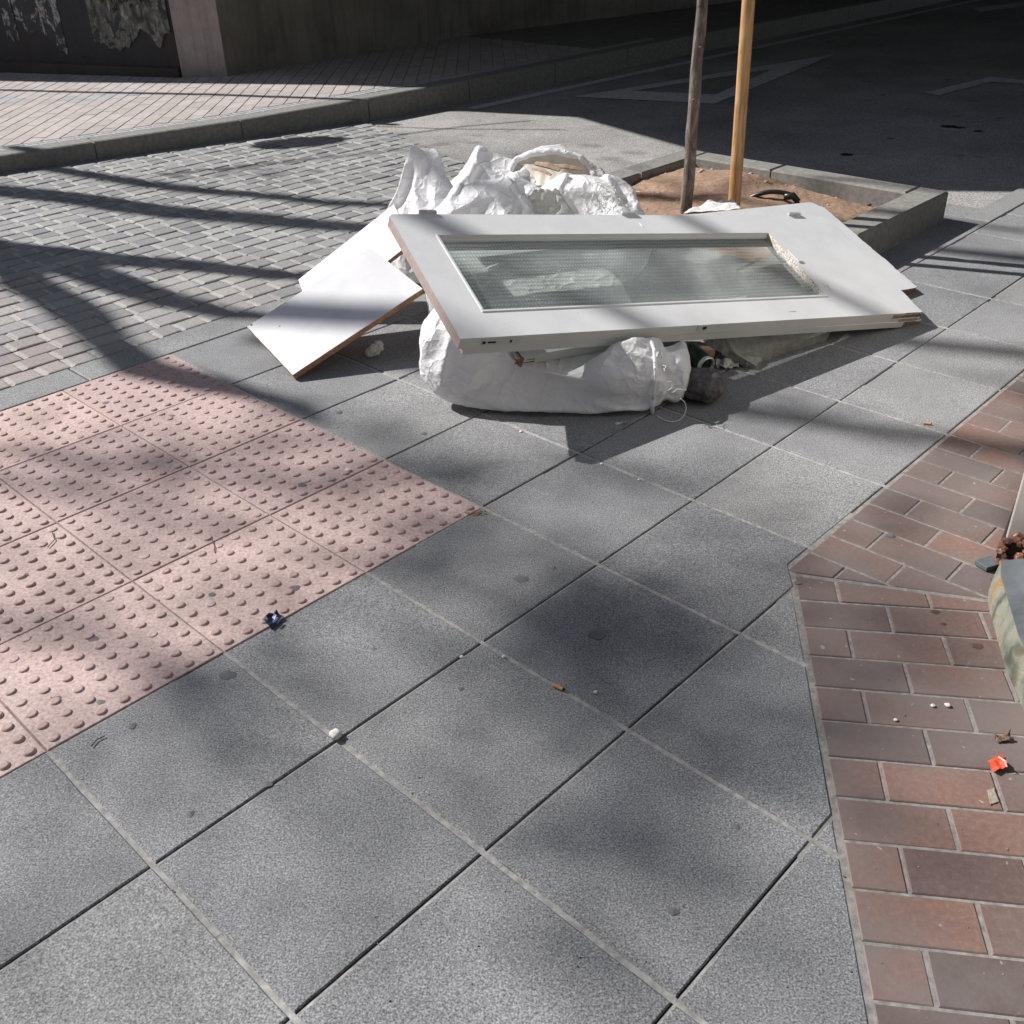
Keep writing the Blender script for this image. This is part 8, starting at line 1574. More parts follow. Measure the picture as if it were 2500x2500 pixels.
[61,13,12,12,11,12,12,12,9,16,13,11,10,8,-3,8,10,2,-12,-9,-1,-7,0,-11,-12,-16,-20,-10,-14,-13,-12,-13,-12,-12,-1,8,11,13,13,14,15,16,22,15,10,7,-1,4,9,10,11,7,-12,-12,-11,-7,-1,-2,-4,-15,-23,-22,-20,-15,-12,-13,-6,-8,-7,9,9,11,14,16,19,25,26,16,-4,3,9,12,10,11,12,8,-11,-10,-11,-12,-10,-4,-9,-17,-27,-23,-20,-14,-7,-11,-10,-9,4,11,7,8,9,15,16,19,
19,17,12,12,13,14,9,8,6,-12,-7,-7,-6,-1,-13,-13,-14,-23,-24,-18,-1,-11,-10,-9,-10,-12,6,9,9,9,10,0,9,14,23,24,16,15,6,12,7,9,7,-1,-8,-3,-7,-10,-14,-13,-17,-24,-23,-11,-14,-1,-8,-8,-9,-10,-2,10,9,8,6,2,11,16,23,24,17,15,12,12,4,5,8,-1,-3,-6,-12,-12,-12,-13,-13,-22,-23,-17,-16,-9,-6,-3,-7,-9,-4,3,7,7,11,13,14,16,23,24,15,11,10,10,10,9,
-3,7,-12,-10,-9,-9,-9,-8,-13,-20,-20,-16,-14,-14,-13,-12,-9,-7,-1,11,11,13,13,12,14,14,20,16,14,11,10,9,6,10,12,-1,-9,-10,-10,-10,-12,-12,-14,-17,-21,-9,-9,-13,-12,-12,-12,-12,4,13,11,11,11,4,9,13,18,18,14,12,11,8,8,10,11,2,-7,-10,-7,-12,-13,-14,-14,-19,-17,-8,-13,-12,-11,-12,-11,-12,-2,9,12,13,13,10,9,11,19,20,16,13,14,13,13,8,6,6,-8,-8,-13,-13,-16,-17,
-18,-20,-18,-9,-11,-12,-13,-13,-12,-11,-1,10,11,12,14,9,12,13,19,19,15,21,17,11,14,9,8,-1,-9,-8,-13,-14,-14,-19,-18,-17,-18,-11,-14,-14,-14,-12,-8,-12,-1,9,11,12,13,15,11,15,22,18,14,16,16,12,11,6,12,-4,-11,-11,-12,-3,-15,-10,-17,-20,-22,-14,-15,-14,-14,-10,-8,-13,2,9,13,6,14,14,15,16,20,23,17,11,10,14,-7,9,13,-10,8,-12,2,-14,-11,-12,-17,-24,-20,-18,-15,-15,-10,-10,
-10,0,-6,11,14,11,4,11,15,17,21,24,16,16,12,11,8,3,2,1,-13,2,-6,-7,-13,-15,-17,-23,-23,-16,-15,-4,-13,-9,-8,-15,1,15,7,8,11,12,14,13,23,22,17,14,11,3,8,2,14,-2,-8,-11,-1,-7,-12,-14,-14,-21,-22,-12,-14,-14,-11,-4,-14,-12,8,6,9,10,12,11,12,15,21,17,15,13,11,11,8,7,-2,7,-7,-9,-10,-12,-11,-8,-13,-19,-17,-14,-13,-9,-10,-9,-10,-6,6,10,9,9,1,9,
12,13,18,18,14,11,10,4,9,9,11,11,-10,-9,-8,-10,-12,-14,-14,-19,-20,-14,-13,-3,-12,-9,-9,-9,4,6,10,0,9,13,13,14,20,21,15,14,12,13,4,11,10,2,-11,0,-13,-13,-13,-15,-15,-20,-21,-15,-14,-13,-11,-5,-1,-11,-1,0,5,12,13,10,15,16,22,22,15,15,13,13,13,11,-4,8,0,-13,-11,-13,-15,-13,-17,-24,-22,-16,-15,-12,-10,-6,-12,-10,0,12,11,4,10,14,13,17,25,24,16,13,14,11,
13,12,4,4,-9,-10,-11,-12,-14,-15,-14,-25,-24,-17,-13,-14,-13,-1,-11,-13,3,10,13,1,14,11,15,18,24,23,17,14,13,13,11,8,12,1,-12,-7,-12,-13,-12,-14,-17,-23,-24,-17,-15,-12,-12,-6,-7,-12,2,13,4,10,14,12,13,14,24,23,17,14,13,10,7,13,12,-1,-13,-12,-11,-11,-8,-14,-16,-19,-29,-11,-14,-9,-13,-13,-4,-13,11,1,11,7,13,11,15,11,23,24,15,9,14,6,12,13,2,-1,-12,-4,-13,-2,
-12,-13,-16,-20,-21,-12,-14,-14,-13,-9,0,-11,1,11,11,4,9,13,14,13,19,21,11,14,6,12,4,10,12,-5,-7,-9,-10,-10,-5,-12,-14,-19,-18,-11,-12,-7,-12,-11,-11,-11,4,13,11,11,2,11,12,13,18,18,13,2,11,6,10,9,11,8,-7,-10,-10,-10,-9,-9,-14,-20,-19,-14,-11,-8,-12,-11,-10,-12,-8,11,11,11,12,12,14,15,20,21,15,14,11,11,9,9,6,8,-11,-11,-14,-7,-9,-14,-15,-22,-21,-15,-14,-14,
-13,-12,-11,-10,0,10,9,12,14,15,13,16,22,22,16,15,1,13,13,8,12,-2,-10,-10,-14,-5,-5,-16,-14,-23,-23,-17,-15,-14,-14,-13,-8,-9,1,12,5,14,12,13,16,17,24,23,17,12,6,2,15,4,11,-7,-8,-2,-14,-1,-8,-9,-18,-24,-22,-18,-15,-12,-14,-14,-7,-6,0,8,5,15,12,13,16,17,23,24,17,0,13,8,9,0,14,-6,-5,-13,-4,-11,6,-10,-18,-24,-22,-18,-15,-11,-15,-14,-9,-6,-5,9,11,14,
14,12,16,17,23,24,16,12,5,-8,13,4,8,1,-14,-9,9,-5,-4,-13,-16,-23,-22,-17,-16,-14,-13,-13,-12,-11,2,14,10,13,14,14,14,14,22,22,16,13,-4,12,-7,12,14,0,-13,-12,3,-14,6,-13,-16,-21,-20,-12,-15,-11,-14,-13,-13,-12,5,11,13,13,13,11,14,11,17,20,15,14,-6,11,10,9,4,2,-8,-9,-9,-11,1,-12,-14,-19,-11,-14,-13,-9,-13,-12,-13,-14,194,8,9,0,2,-7,-2,-4,-3,-3,-1,2,
-2,-6,-4,3,8,7,5,2,1,3,3,5,2,2,-4,-8,-5,-8,3,9,6,3,7,-1,-4,-3,0,-4,-3,-5,1,-10,-9,8,7,11,1,0,3,6,2,3,1,-3,-5,-7,-3,-10,-8,11,13,5,4,3,2,0,-1,-2,-2,-3,-3,-8,-8,-3,9,7,0,-1,-1,-3,5,4,1,0,-3,-11,-5,-12,0,10,7,3,-2,-3,-6,-3,-2,-1,2,4,7,-9,-12,3,-8,11,-6,9,5,-11,-3,-4,-2,4,7,3,-10,11,-10,-2,
-4,-11,3,9,-3,8,8,11,-12,-7,-7,12,-7,-2,12,-7,4,10,7,-3,-6,-7,-12,-6,-1,-8,10,7,-5,-13,8,2,6,11,-1,-2,14,2,1,-3,-3,-4,-13,6,9,0,-1,-1,-6,6,-13,0,2,4,-8,-12,2,1,2,-9,6,5,3,11,-3,-8,11,4,-9,0,0,8,-1,-2,-6,6,2,0,0,-14,6,0,1,-10,-10,-2,8,9,0,-4,-5,-7,2,10,-5,1,4,13,-2,5,1,-2,-4,-195,-4,-5,0,-5,5,1,
0,-2,-1,5,2,-2,5,6,-2,-4,-9,-4,-3,-3,-2,0,-1,0,-1,4,5,6,7,3,-6,-7,-10,-8,-2,0,1,2,1,6,5,6,6,8,-1,-2,0,-7,-7,-13,-3,-4,-3,-1,3,11,4,6,7,3,-11,-10,-8,-9,1,5,10,5,-3,4,10,9,11,-11,10,3,-11,-12,-9,5,-3,-5,-6,-11,-5,9,10,10,11,5,-10,-11,-14,-12,13,6,6,5,1,-5,10,13,7,-4,-13,9,0,-10,-13,5,0,-5,-7,-7,-10,14,
13,11,12,-1,-12,-11,-14,-14,6,6,12,-4,3,3,13,6,-10,10,0,-13,4,1,-10,0,-11,-2,-2,2,-12,9,14,12,12,-4,-13,-13,-11,-4,12,6,1,-7,4,8,0,-4,8,13,-2,-11,-9,-6,-1,0,2,8,-2,-9,-9,4,6,11,12,-6,-9,-7,0,-6,9,2,2,2,-1,-2,-4,10,7,9,-2,-1,-12,-5,-5,-4,-2,-1,-1,1,1,3,2,7,8,2,-5,-6,4,-1,-2,-7,6,3,-4,8,4,-6,7,7],
[191,-3,0,0,5,-2,-4,5,15,5,3,4,-6,-5,-10,-6,-5,7,-1,6,11,7,10,-4,-5,-8,-2,-10,0,-4,1,1,3,5,1,8,-4,-3,-1,2,10,11,4,8,2,-10,-11,-10,-8,-5,-5,9,4,5,5,9,12,13,14,-5,-11,-15,-11,-2,2,2,-10,-9,5,8,9,8,2,3,10,20,11,-10,-15,-14,-9,-5,-6,-5,-6,11,6,7,6,7,8,7,7,10,-6,-11,-9,-10,-13,-6,-9,-9,-3,3,12,10,11,2,9,11,
12,-6,-10,-7,-4,2,-9,-10,-10,-10,11,11,12,13,8,6,-8,-3,-5,2,-17,-11,-10,-9,-9,-4,-8,9,9,10,10,15,14,11,4,3,-7,-2,-13,-8,-11,-9,-11,-2,11,12,11,11,3,9,1,1,-5,-14,-6,-15,-12,-10,-10,-8,2,8,10,10,12,15,10,8,-4,-1,-2,3,-8,-8,-12,-12,-10,-1,12,11,5,7,8,8,9,-7,-7,-4,-3,-10,-12,-13,-11,-9,6,13,11,9,7,5,6,10,10,3,-7,-10,-10,-9,-9,-8,
-12,5,0,8,9,10,12,13,5,-3,-18,-13,-7,-1,-1,-3,-4,-10,4,4,-5,0,2,4,7,11,14,14,-5,-9,-10,-9,-11,-7,-2,-1,6,6,6,7,2,5,5,-9,-1,-13,-11,1,0,0,0,-2,-7,-2,1,2,1,12,7,1,2,0,0,-2,-1,-8,-6,-5,-4,-13,8,5,8,0,0,-1,0,0,1,2,2,-2,-2,-1,-4,-4,-12,7,4,-3,1,3,-4,-4,-3,0,1,2,2,2,-2,-7,-8,-8,7,6,-1,-2,-6,-6,
-3,4,5,7,4,6,-1,-1,-4,-4,-12,4,4,2,-1,-5,-6,-5,-3,7,-9,4,6,6,-2,-6,-6,-12,6,5,5,2,-11,-5,6,5,-6,11,1,0,1,-2,-4,-3,-12,3,2,2,-1,0,2,0,-4,-4,1,8,1,-7,-5,-3,-6,-12,4,4,8,2,0,-4,-2,3,2,-2,-2,2,-1,-1,-1,-3,-17,1,0,0,0,-2,2,2,-2,-2,2,4,-1,1,-5,1,-8,-15,8,-5,3,-2,0,-3,-2,0,3,1,0,-1,-1,2,
1,2,-11,-4,3,-1,-6,-1,-1,-1,-2,1,4,1,1,1,2,2,6,-12,-2,-6,-4,-2,-2,0,-1,-1,-1,1,1,4,3,2,3,0,-11,-2,-3,-3,-2,-4,4,-6,0,0,1,1,2,6,2,6,2,-11,-3,-6,-4,-5,-2,-1,4,-2,-1,6,-3,0,3,4,4,1,-4,-8,-6,-3,-2,5,-5,-1,3,-5,-3,2,2,4,6,5,7,-10,-9,-5,-4,2,-5,-6,3,1,3,2,1,-4,4,4,6,8,-9,-4,-5,-4,-10,0,
-2,-1,-4,-1,0,4,4,5,5,5,5,-9,-5,-5,-5,-7,-1,0,0,0,0,0,2,6,4,5,5,5,3,-9,-5,-9,-7,0,0,5,-5,0,0,4,-4,0,8,3,5,-5,-3,-5,-3,0,1,2,5,-8,5,-5,4,2,-5,10,9,6,-2,-7,-11,1,2,-9,3,-3,6,-2,6,1,-6,-4,-1,7,-2,10,-12,-3,7,4,-1,-8,-2,-1,0,1,2,8,-9,11,-5,7,-2,-4,6,-13,9,-2,-9,0,0,0,2,8,1,-9,
5,-5,12,-4,-9,8,-7,6,-4,6,-10,1,-1,2,9,-3,-5,13,-6,1,-4,7,5,-14,-3,9,0,0,0,0,-7,5,-8,1,9,-10,4,-2,-3,12,-7,-3,7,-8,6,-5,-2,3,5,-7,7,12,-11,-4,3,0,13,-9,-4,-8,9,-9,3,-3,1,7,-2,8,-10,-3,5,0,1,-6,6,8,-10,-5,7,-8,0,11,-7,10,4,3,-12,2,8,-5,4,-11,-4,8,1,-11,-1,1,2,12,2,-12,-3,3,8,-5,4,-8,-1,12,
-5,-4,-5,8,3,-10,0,1,-1,10,9,-1,-8,3,-2,-11,9,1,-1,-9,5,-3,10,1,-9,-4,10,-5,-1,11,-4,-3,-4,8,-9,4,2,-2,-7,9,3,-9,-1,2,1,2,6,3,-1,-1,-10,-4,0,0,0,2,1,7,-2,8,3,3,2,6,-9,-5,-2,1,-8,9,0,-1,-1,-3,-7,9,2,-1,6,1,4,-4,-4,-4,-2,-2,-2,-2,0,-1,1,0,4,5,4,7,10,5,-5,-6,-2,-4,-5,1,-2,1,-1,4,2,1,
1,3,4,4,12,-4,-5,-2,1,-1,-4,-3,1,-2,2,1,4,3,3,5,4,12,-4,-4,-4,-2,-3,0,-3,0,1,1,1,2,2,2,4,4,12,-4,-2,-2,-1,-2,-1,-1,0,0,0,3,2,2,3,-1,4,10,0,2,-2,-2,-1,-3,0,0,1,0,1,1,1,1,2,1,18,0,0,-1,0,0,0,0,-1,-1,1,0,2,1,1,-3,-1,16,4,2,2,-1,-3,3,0,1,0,0,0,-1,0,-1,-1,0,12,2,3,1,
1,1,1,0,-1,0,-1,-3,-3,3,0,-5,-3,10,4,1,2,3,3,3,1,1,1,-1,0,-2,-2,-2,-2,-4,11,2,5,2,1,-3,-5,8,4,-1,-1,-2,-8,1,-1,-3,-5,11,3,7,1,-1,7,2,-2,2,-7,-10,2,8,1,-1,-3,-3,7,5,2,0,-2,-8,-2,10,10,1,1,0,-7,1,-5,-5,-6,12,7,4,6,-1,7,-5,-3,1,-15,-5,1,7,2,0,1,-3,-165,6,8,13,12,9,14,18,19,15,13,10,
13,9,10,1,-6,-7,-11,-13,-14,-15,-21,-20,-15,-14,-12,-10,-11,-9,-4,9,11,13,12,14,15,22,22,15,14,13,13,2,6,9,-10,-3,-13,-15,-14,-16,-22,-22,-17,-14,-13,-12,-13,-8,9,6,4,12,14,15,17,23,23,17,15,15,13,10,11,-1,-8,-12,-14,-14,-15,-17,-22,-23,-17,-15,-15,-8,-13,-6,-4,9,11,13,15,14,15,23,24,18,15,13,10,10,2,1,-10,-5,-12,-12,-15,-13,-24,-23,-18,-15,-10,-14,-7,-7,-5,13,
12,7,14,13,18,22,23,14,10,13,12,5,11,0,-5,-10,-13,-10,-14,-17,-23,-23,-11,-14,-15,-11,-9,-11,8,1,10,14,13,11,17,23,17,17,16,13,14,12,-1,8,-8,-13,-13,-14,-14,-15,-18,-23,-16,-15,-11,-6,-13,-13,7,9,12,12,13,9,16,20,18,15,11,14,13,11,12,-2,-11,-12,-12,-13,-14,-7,-20,-20,-16,-9,-7,-13,-10,-8,8,12,11,6,12,2,13,20,19,7,13,11,12,12,12,-6,-11,-10,-13,-10,-12,-15,
-19,-20,-14,-11,-13,-12,-10,-10,-2,11,8,11,13,13,15,21,20,16,14,12,10,10,9,-2,-10,-10,-7,-10,-14,-16,-22,-21,-16,-13,-12,-11,-11,-9,2,11,11,12,11,9,16,22,22,17,14,7,13,11,10,-4,-5,-8,-11,-11,-15,-16,-21,-23,-16,-15,-10,-10,-7,-4,-5,12,8,6,11,15,17,23,22,15,14,11,9,8,7,-9,-7,-8,-3,-8,-10,-17,-22,-24,-17,-15,-10,-5,-12,-13,3,9,13,10,7,15,17,23,24,16,11,-2,
6,6,7,1,-7,-7,3,-5,-14,-17,-20,-23,-18,-15,-6,-13,-8,-9,2,2,12,13,11,15,14,23,24,17,9,11,-3,4,7,4,0,-4,-6,-13,-10,-15,-23,-22,-17,-12,-14,-12,-11,-2,-3,7,9,12,14,15,16,21,22,14,12,13,11,6,3,8,-7,-9,-13,-11,-11,-16,-22,-21,-16,-14,-14,-4,-11,0,-2,11,0,10,12,13,16,20,21,15,14,12,12,9,7,-1,-9,-10,-12,-13,-13,-12,-18,-19,-14,-10,-12,-11,-9,-9])),
    's5': (13, (-0.047, 4.567, 0.005), ([75,-7,-7,-7,-3,-3,0,-3,3,4,1,5,6,4,15,0,-4,-6,-2,-4,-6,0,2,3,5,5,7,9,15,-7,-6,-5,-4,-3,-2,-2,8,6,5,-1,4,-2,18,-1,1,-2,-1,-11,-3,-1,2,4,4,5,5,6,19,-5,-5,-4,-5,-4,-1,1,5,5,7,-1,-2,-2,18,0,1,1,-2,-4,-3,0,1,3,3,3,4,5,24,-3,-3,-2,-2,-2,-1,-2,-2,0,0,0,0,1,35,-2,-3,-1,3,6,7,4,2,1,1,0,
0,0,23,3,1,1,0,0,-3,-7,-10,-11,-6,3,5,4,6,-1,-2,-4,15,10,13,9,3,1,-3,-2,-2,-3,18,4,3,3,1,0,-3,-7,-10,-22,-11,4,2,1,12,-3,7,1,12,11,16,2,2,3,0,-3,-4,-4,12,6,5,4,-2,0,-2,-1,-12,-11,-9,-8,-2,-7,19,9,5,7,8,8,9,2,2,0,0,-6,-5,-6,-25,11,8,9,8,6,5,0,6,1,-1,-5,-7,-7,9,7,7,5,1,0,-4,-8,0,-6,
-8,-9,-10,-12,4,13,11,9,9,7,4,6,2,0,-3,-4,-8,-10,2,11,9,5,3,1,-3,-5,-6,-10,-12,-4,-11,-13,0,13,13,6,5,14,7,2,6,0,-3,-7,-14,-8,-5,13,15,7,3,1,-3,-6,-6,-11,-12,-4,-11,-15,-3,14,14,10,8,8,6,6,3,0,-3,-6,-15,-14,3,12,13,4,2,0,-2,-7,-6,-7,-9,-11,-11,-14,-3,11,11,11,9,8,6,6,2,1,-1,-5,-6,-11,-1,7,5,4,-1,-1,-2,-6,
-3,-9,-10,-11,-10,-10,-6,9,9,10,9,7,1,4,2,2,4,-5,-4,-4,-10,3,4,3,-1,-2,-4,-2,-4,-5,-6,-8,-9,-9,-1,13,8,-6,7,1,3,10,4,2,-5,2,-4,-5,-44,11,7,6,-2,-1,6,8,4,2,-5,5,-9,-5,-15,12,5,0,-6,8,-1,-6,-8,-3,-2,-11,6,-14,3,-4,8,-1,2,4,1,6,3,-2,5,-6,-5,-9,-13,3,3,6,-1,-1,-1,-5,-6,-4,11,-5,-4,-3,-20,2,3,4,2,-6,
1,5,2,2,2,-6,-2,-1,-24,1,-1,4,-1,-3,0,-1,-1,-1,0,-2,-3,0,-36,-2,2,-4,0,1,-2,3,2,2,2,1,1,2,-22,-6,-2,-2,-3,-2,-3,-3,2,3,-2,6,0,10,-17,-6,-10,-6,3,-3,0,-2,4,2,3,4,3,7,-12,-8,-7,-6,-4,-3,-3,0,1,3,5,1,10,6,-16,-8,-6,-6,3,-5,-8,4,1,10,1,4,6,8,-17,-7,-8,-2,-1,-5,-8,5,-1,5,3,0,7,8,-17,-7,-6,0,
-5,3,-1,-3,0,4,3,2,7,7,-13,-7,-7,-5,-1,-2,0,0,-1,3,3,8,7,7,-7,-7,-8,-8,-8,-2,-2,-1,1,3,3,7,8,10,-3,-12,-9,-8,-4,-4,-1,1,2,2,7,7,9,10,0,-14,-10,-8,-6,-4,-2,0,1,4,5,9,12,10,-1,-13,-12,-8,-6,-4,-2,1,2,4,6,8,15,15,2,-16,-15,-10,-6,-4,-3,-1,2,4,6,9,14,15,2,-15,-15,-9,-7,-4,-2,3,3,2,8,10,15,15,-2,-12,
-15,-9,-6,3,-2,-9,0,4,6,9,15,13,1,-15,-13,-6,-1,-8,0,8,-2,1,5,8,12,13,3,-12,-10,-8,-6,-4,-1,-2,0,6,7,1,11,14,2,-13,-8,-5,-4,-2,3,-2,2,3,5,8,9,12,4,-9,-8,-7,-4,-4,-1,-2,1,3,3,6,7,5,20,-6,-4,-3,-3,0,4,2,1,1,-1,4,18,-8,-4,-1,-1,1,0,2,2,3,5,5,19,-5,-4,-3,-2,-3,-2,0,1,2,5,5,17,-4,-2,-2,-1,1,
2,2,3,2,3,4,16,1,-1,-2,-1,-2,-4,-1,0,1,2,4,24,-1,0,-1,-1,2,-2,0,0,1,7,-4,40,3,-3,3,0,0,0,0,0,-1,-2,-2,25,4,4,1,1,0,-2,2,-1,-5,-1,-1,21,3,2,5,0,-1,-4,-4,-8,-4,-3,-4,18,3,2,0,1,0,-1,3,4,14,-4,-10,8,-3,3,8,-1,-5,2,1,0,-1,-6,-7,17,5,4,6,0,-1,-3,5,-2,-4,-4,-6,-201,-6,-4,-4,-1,0,2,-1,
-2,1,5,7,17,-6,-5,-2,-1,0,0,1,3,3,5,5,18,-4,-4,-3,-3,-2,-1,0,2,2,5,5,17,-4,-3,-1,-2,0,1,3,2,3,3,4,21,-2,-3,-2,-2,-2,-1,-1,1,1,2,3,26,-1,-1,0,-1,1,2,1,2,0,2,0,40,2,1,1,-1,0,-2,-1,-1,-1,-1,-2,23,5,3,3,1,2,1,1,-1,-1,-2,-4,22,4,3,3,0,0,-2,-1,-2,-3,-6,-5,16,8,8,4,1,1,1,2,-2,-2,
-4,-5,17,5,4,1,4,0,-1,-1,-2,-4,-8,-9,16,9,9,3,-3,-1,5,2,-1,-3,-4,-7],
[26,10,8,7,11,12,16,24,16,13,12,12,10,12,9,-12,-11,-11,-14,-17,-17,-27,-17,-13,-12,-9,-9,-7,-7,10,10,11,12,16,18,27,21,20,17,13,7,10,2,-2,-6,-11,-19,-22,-23,-33,-20,-15,-13,-11,-10,-10,-1,12,11,13,13,16,20,30,28,23,17,10,0,-5,-1,-2,-1,2,-18,-26,-27,-31,-16,-14,-13,-13,-13,-12,3,12,13,13,14,14,16,28,28,24,14,3,4,3,-1,-2,-1,-3,-17,-21,-26,-29,-15,-15,-13,-13,
-14,-13,3,13,13,13,12,16,16,31,25,23,15,-2,1,1,16,-1,-5,-10,-12,-20,-25,-32,-19,-16,-14,-13,-13,-12,5,10,11,12,13,15,19,31,25,14,16,10,8,9,-7,-11,-5,-13,-13,-18,-13,-27,-18,-15,-14,-11,-11,-11,11,9,10,10,13,14,17,25,11,13,12,12,9,7,-2,-7,-10,-10,-8,-11,-14,-24,-16,-12,-12,-7,-9,-11,159,-4,-10,-10,-11,-13,-16,-26,-16,-14,-13,-10,-10,-9,-5,11,12,12,13,15,17,27,17,14,
12,11,9,7,7,-8,-9,-11,-12,-14,-18,-29,-18,-16,-14,-13,-11,-10,1,11,10,13,15,16,19,29,19,12,10,15,10,9,2,-10,-8,-13,-15,-9,-18,-31,-19,-16,-15,-13,-6,-12,6,9,5,13,15,17,20,30,19,12,11,14,11,-6,-9,6,4,-11,-13,-14,-19,-31,-20,-16,-16,-13,-6,-8,-3,11,7,15,15,17,19,31,18,15,12,9,-9,-5,12,1,0,-9,-11,-14,-18,-30,-19,-17,-15,-14,-14,-10,-1,14,14,13,15,16,19,28,
19,12,9,6,1,-1,-8,1,-1,-3,-10,-14,-15,-26,-17,-15,-12,-13,-12,-12,9,12,12,11,3,14,16,23,16,8,11,3,2,1,-11,-5,-2,3,-4,-13,-10,-21,-15,-13,-11,2,-11,-13,105,-5,8,-12,10,-10,-16,-25,-16,-14,0,-9,-7,-13,-6,5,10,14,13,2,17,28,15,-2,13,2,9,2,9,-13,10,-10,-8,-13,-17,-28,-16,-12,-14,-8,-4,-1,-12,8,9,4,10,13,18,30,19,13,2,4,12,4,0,-2,-10,-6,-14,-7,
-18,-30,-19,-17,-10,3,-11,-9,1,13,8,-8,12,13,16,29,18,16,15,10,6,0,-3,-8,-12,3,-14,-15,-18,-26,-15,-15,-14,-5,0,-9,-2,12,7,-3,9,14,19,28,20,15,9,-5,9,5,8,-12,-10,0,-14,-7,-19,-30,-14,-16,-11,6,-11,-11,-5,10,5,10,12,10,18,27,18,13,4,14,3,11,-3,-11,-11,-8,-13,-7,-10,-27,-11,-8,-14,-9,-11,-10,2,10,9,12,5,14,14,21,17,5,6,12,11,10,-1,-12,-11,-5,
-10,-13,-14,-22,-10,-12,-9,-5,-10,-11,154,-12,-11,-11,-12,-11,-17,-26,-16,-10,-8,-10,-10,-11,-11,11,10,10,11,15,18,28,17,15,13,11,10,10,0,-9,-9,-12,-14,-15,-18,-29,-19,-16,-13,-12,-12,-11,1,6,12,12,14,16,19,30,20,15,14,12,7,11,-1,-8,-10,-12,-14,-16,-19,-31,-20,-16,-14,-13,-4,-7,5,3,1,12,14,16,20,31,20,16,14,13,7,4,-7,-6,-3,-11,-15,-16,-20,-31,-19,-17,-13,-11,-1,-6,-7,10,
2,11,14,17,19,30,19,16,15,12,3,9,-1,-6,-7,-14,-15,-14,-19,-29,-19,-17,-13,-12,-8,-7,-1,8,9,11,13,15,19,29,19,14,13,15,10,5,-4,-3,-12,-13,-13,-15,-18,-28,-17,-15,-12,-11,-9,-6,0,9,9,10,12,13,17,26,17,14,14,12,10,13,16,5,3,-1,2,-4,-10,-4,-2,-2,4,0,2,6,2,2,3,3,4,2,-1,-2,-3,-6,2,6,3,2,-3,-7,-6,-3,-1,-1,3,1,-8,0,2,3,7,0,
4,2,7,-1,-2,-9,-12,13,3,2,2,0,0,-2,-3,-5,-5,-6,7,3,3,-4,-2,3,-9,-2,-2,-1,10,-13,7,-9,14,-11,-1,0,1,4,7,3,-2,-3,-1,1,0,-3,-1,1,4,-6,0,14,-7,-7,3,7,8,-13,4,4,6,3,3,2,-1,-2,5,7,4,2,1,-3,-5,-4,-4,-5,-6,2,-14,0,5,12,12,-8,5,10,4,-4,-10,-8,-4,7,8,11,-8,-7,-11,13,-14,-9,-8,-8,-178,-3,-3,0,2,5,8,2,
-5,4,12,12,2,-13,-13,-7,-3,-3,-5,-4,0,1,3,4,-2,-5,-2,-1,4,10,6,3,-2,3,14,13,-10,-4,-7,-3,2,-3,-8,-11,-7,1,1,6,6,-9,2,-5,11,8,9,5,0,0,4,4,4,-8,-2,-5,6,-5,-9,-8,-11,6,-3,9,5,-9,3,-6,10,5,5,10,-7,7,1,10,10,-13,-7,-6,7,-12,-9,0,-7,4,-2,7,-1,-4,-1,-1,3,5,9,10,-7,5,12,12,3,-11,-12,-5,5,-5,-7,-9,-1,-1,
2,3,7,-3,0,4,-3,2,5,2,2,7,11,11,3,-10,-10,-4,5,-1,-8,-5,-2,-1,1,3],
[159,6,6,8,4,4,0,5,0,-4,5,-2,-5,-1,10,1,3,4,-6,1,5,-4,-5,-4,-5,-7,-7,-8,6,7,7,7,4,0,5,15,-4,1,1,3,-7,-4,4,12,9,4,-5,0,-15,-4,-6,-5,-6,-6,-7,-8,1,6,5,5,4,2,10,20,7,15,-6,-4,-12,-12,2,13,12,12,-7,-6,-11,-19,-15,-10,-5,-4,-4,1,0,-3,3,5,6,9,14,23,6,7,11,-11,-12,-13,1,13,12,12,-7,-13,-7,-21,-16,-8,-7,-4,
-3,2,0,-1,4,5,9,5,15,17,13,7,11,-12,-12,-13,-3,13,13,-1,3,-16,-11,-14,-9,-6,0,-5,-5,-7,-1,8,8,7,6,5,8,12,0,-1,0,5,-7,-9,-13,3,6,-5,2,-2,9,-14,-6,-1,-2,-7,-7,-8,-7,8,8,7,-1,2,5,12,-9,-3,-2,-1,7,-7,-7,5,-6,3,6,3,1,-5,-3,-3,-4,-8,-7,-6,13,9,1,2,1,0,-3,-7,1,-3,-4,-6,-7,-8,-8,6,6,5,4,3,1,2,6,1,
-1,-1,-2,-4,-10,3,2,0,0,-1,-2,-4,-3,-4,-4,-4,-6,-5,-13,5,5,4,3,3,3,5,2,0,0,2,-1,-1,-14,0,0,-1,-2,0,-2,-5,-3,-3,-3,-3,-2,-6,-14,2,1,3,2,2,3,5,2,2,1,3,1,3,-24,-5,-4,-3,-3,-3,-3,-5,-2,-2,-1,-1,0,0,-16,-2,-1,0,1,1,3,4,3,4,3,5,6,6,-6,-11,-10,-5,-5,-4,-3,-4,-2,-1,-1,1,2,3,-13,-3,-1,-2,0,2,2,3,
3,4,6,7,11,12,-9,-12,-11,-9,-5,-2,10,-7,-5,-2,-3,2,5,8,3,-7,-5,-4,13,2,3,-13,-6,11,-5,10,10,11,-9,-1,-9,-9,-9,-2,12,-5,-3,-2,2,12,2,-2,19,-6,-9,1,-8,-11,-1,-1,0,2,12,-7,6,2,-6,-4,-5,0,0,13,3,3,1,-14,5,7,7,1,-15,3,-5,-9,11,-7,8,0,-11,7,-1,-8,11,-11,0,10,-8,6,-7,7,-7,-1,1,7,10,-12,-5,13,2,-13,8,12,5,-14,
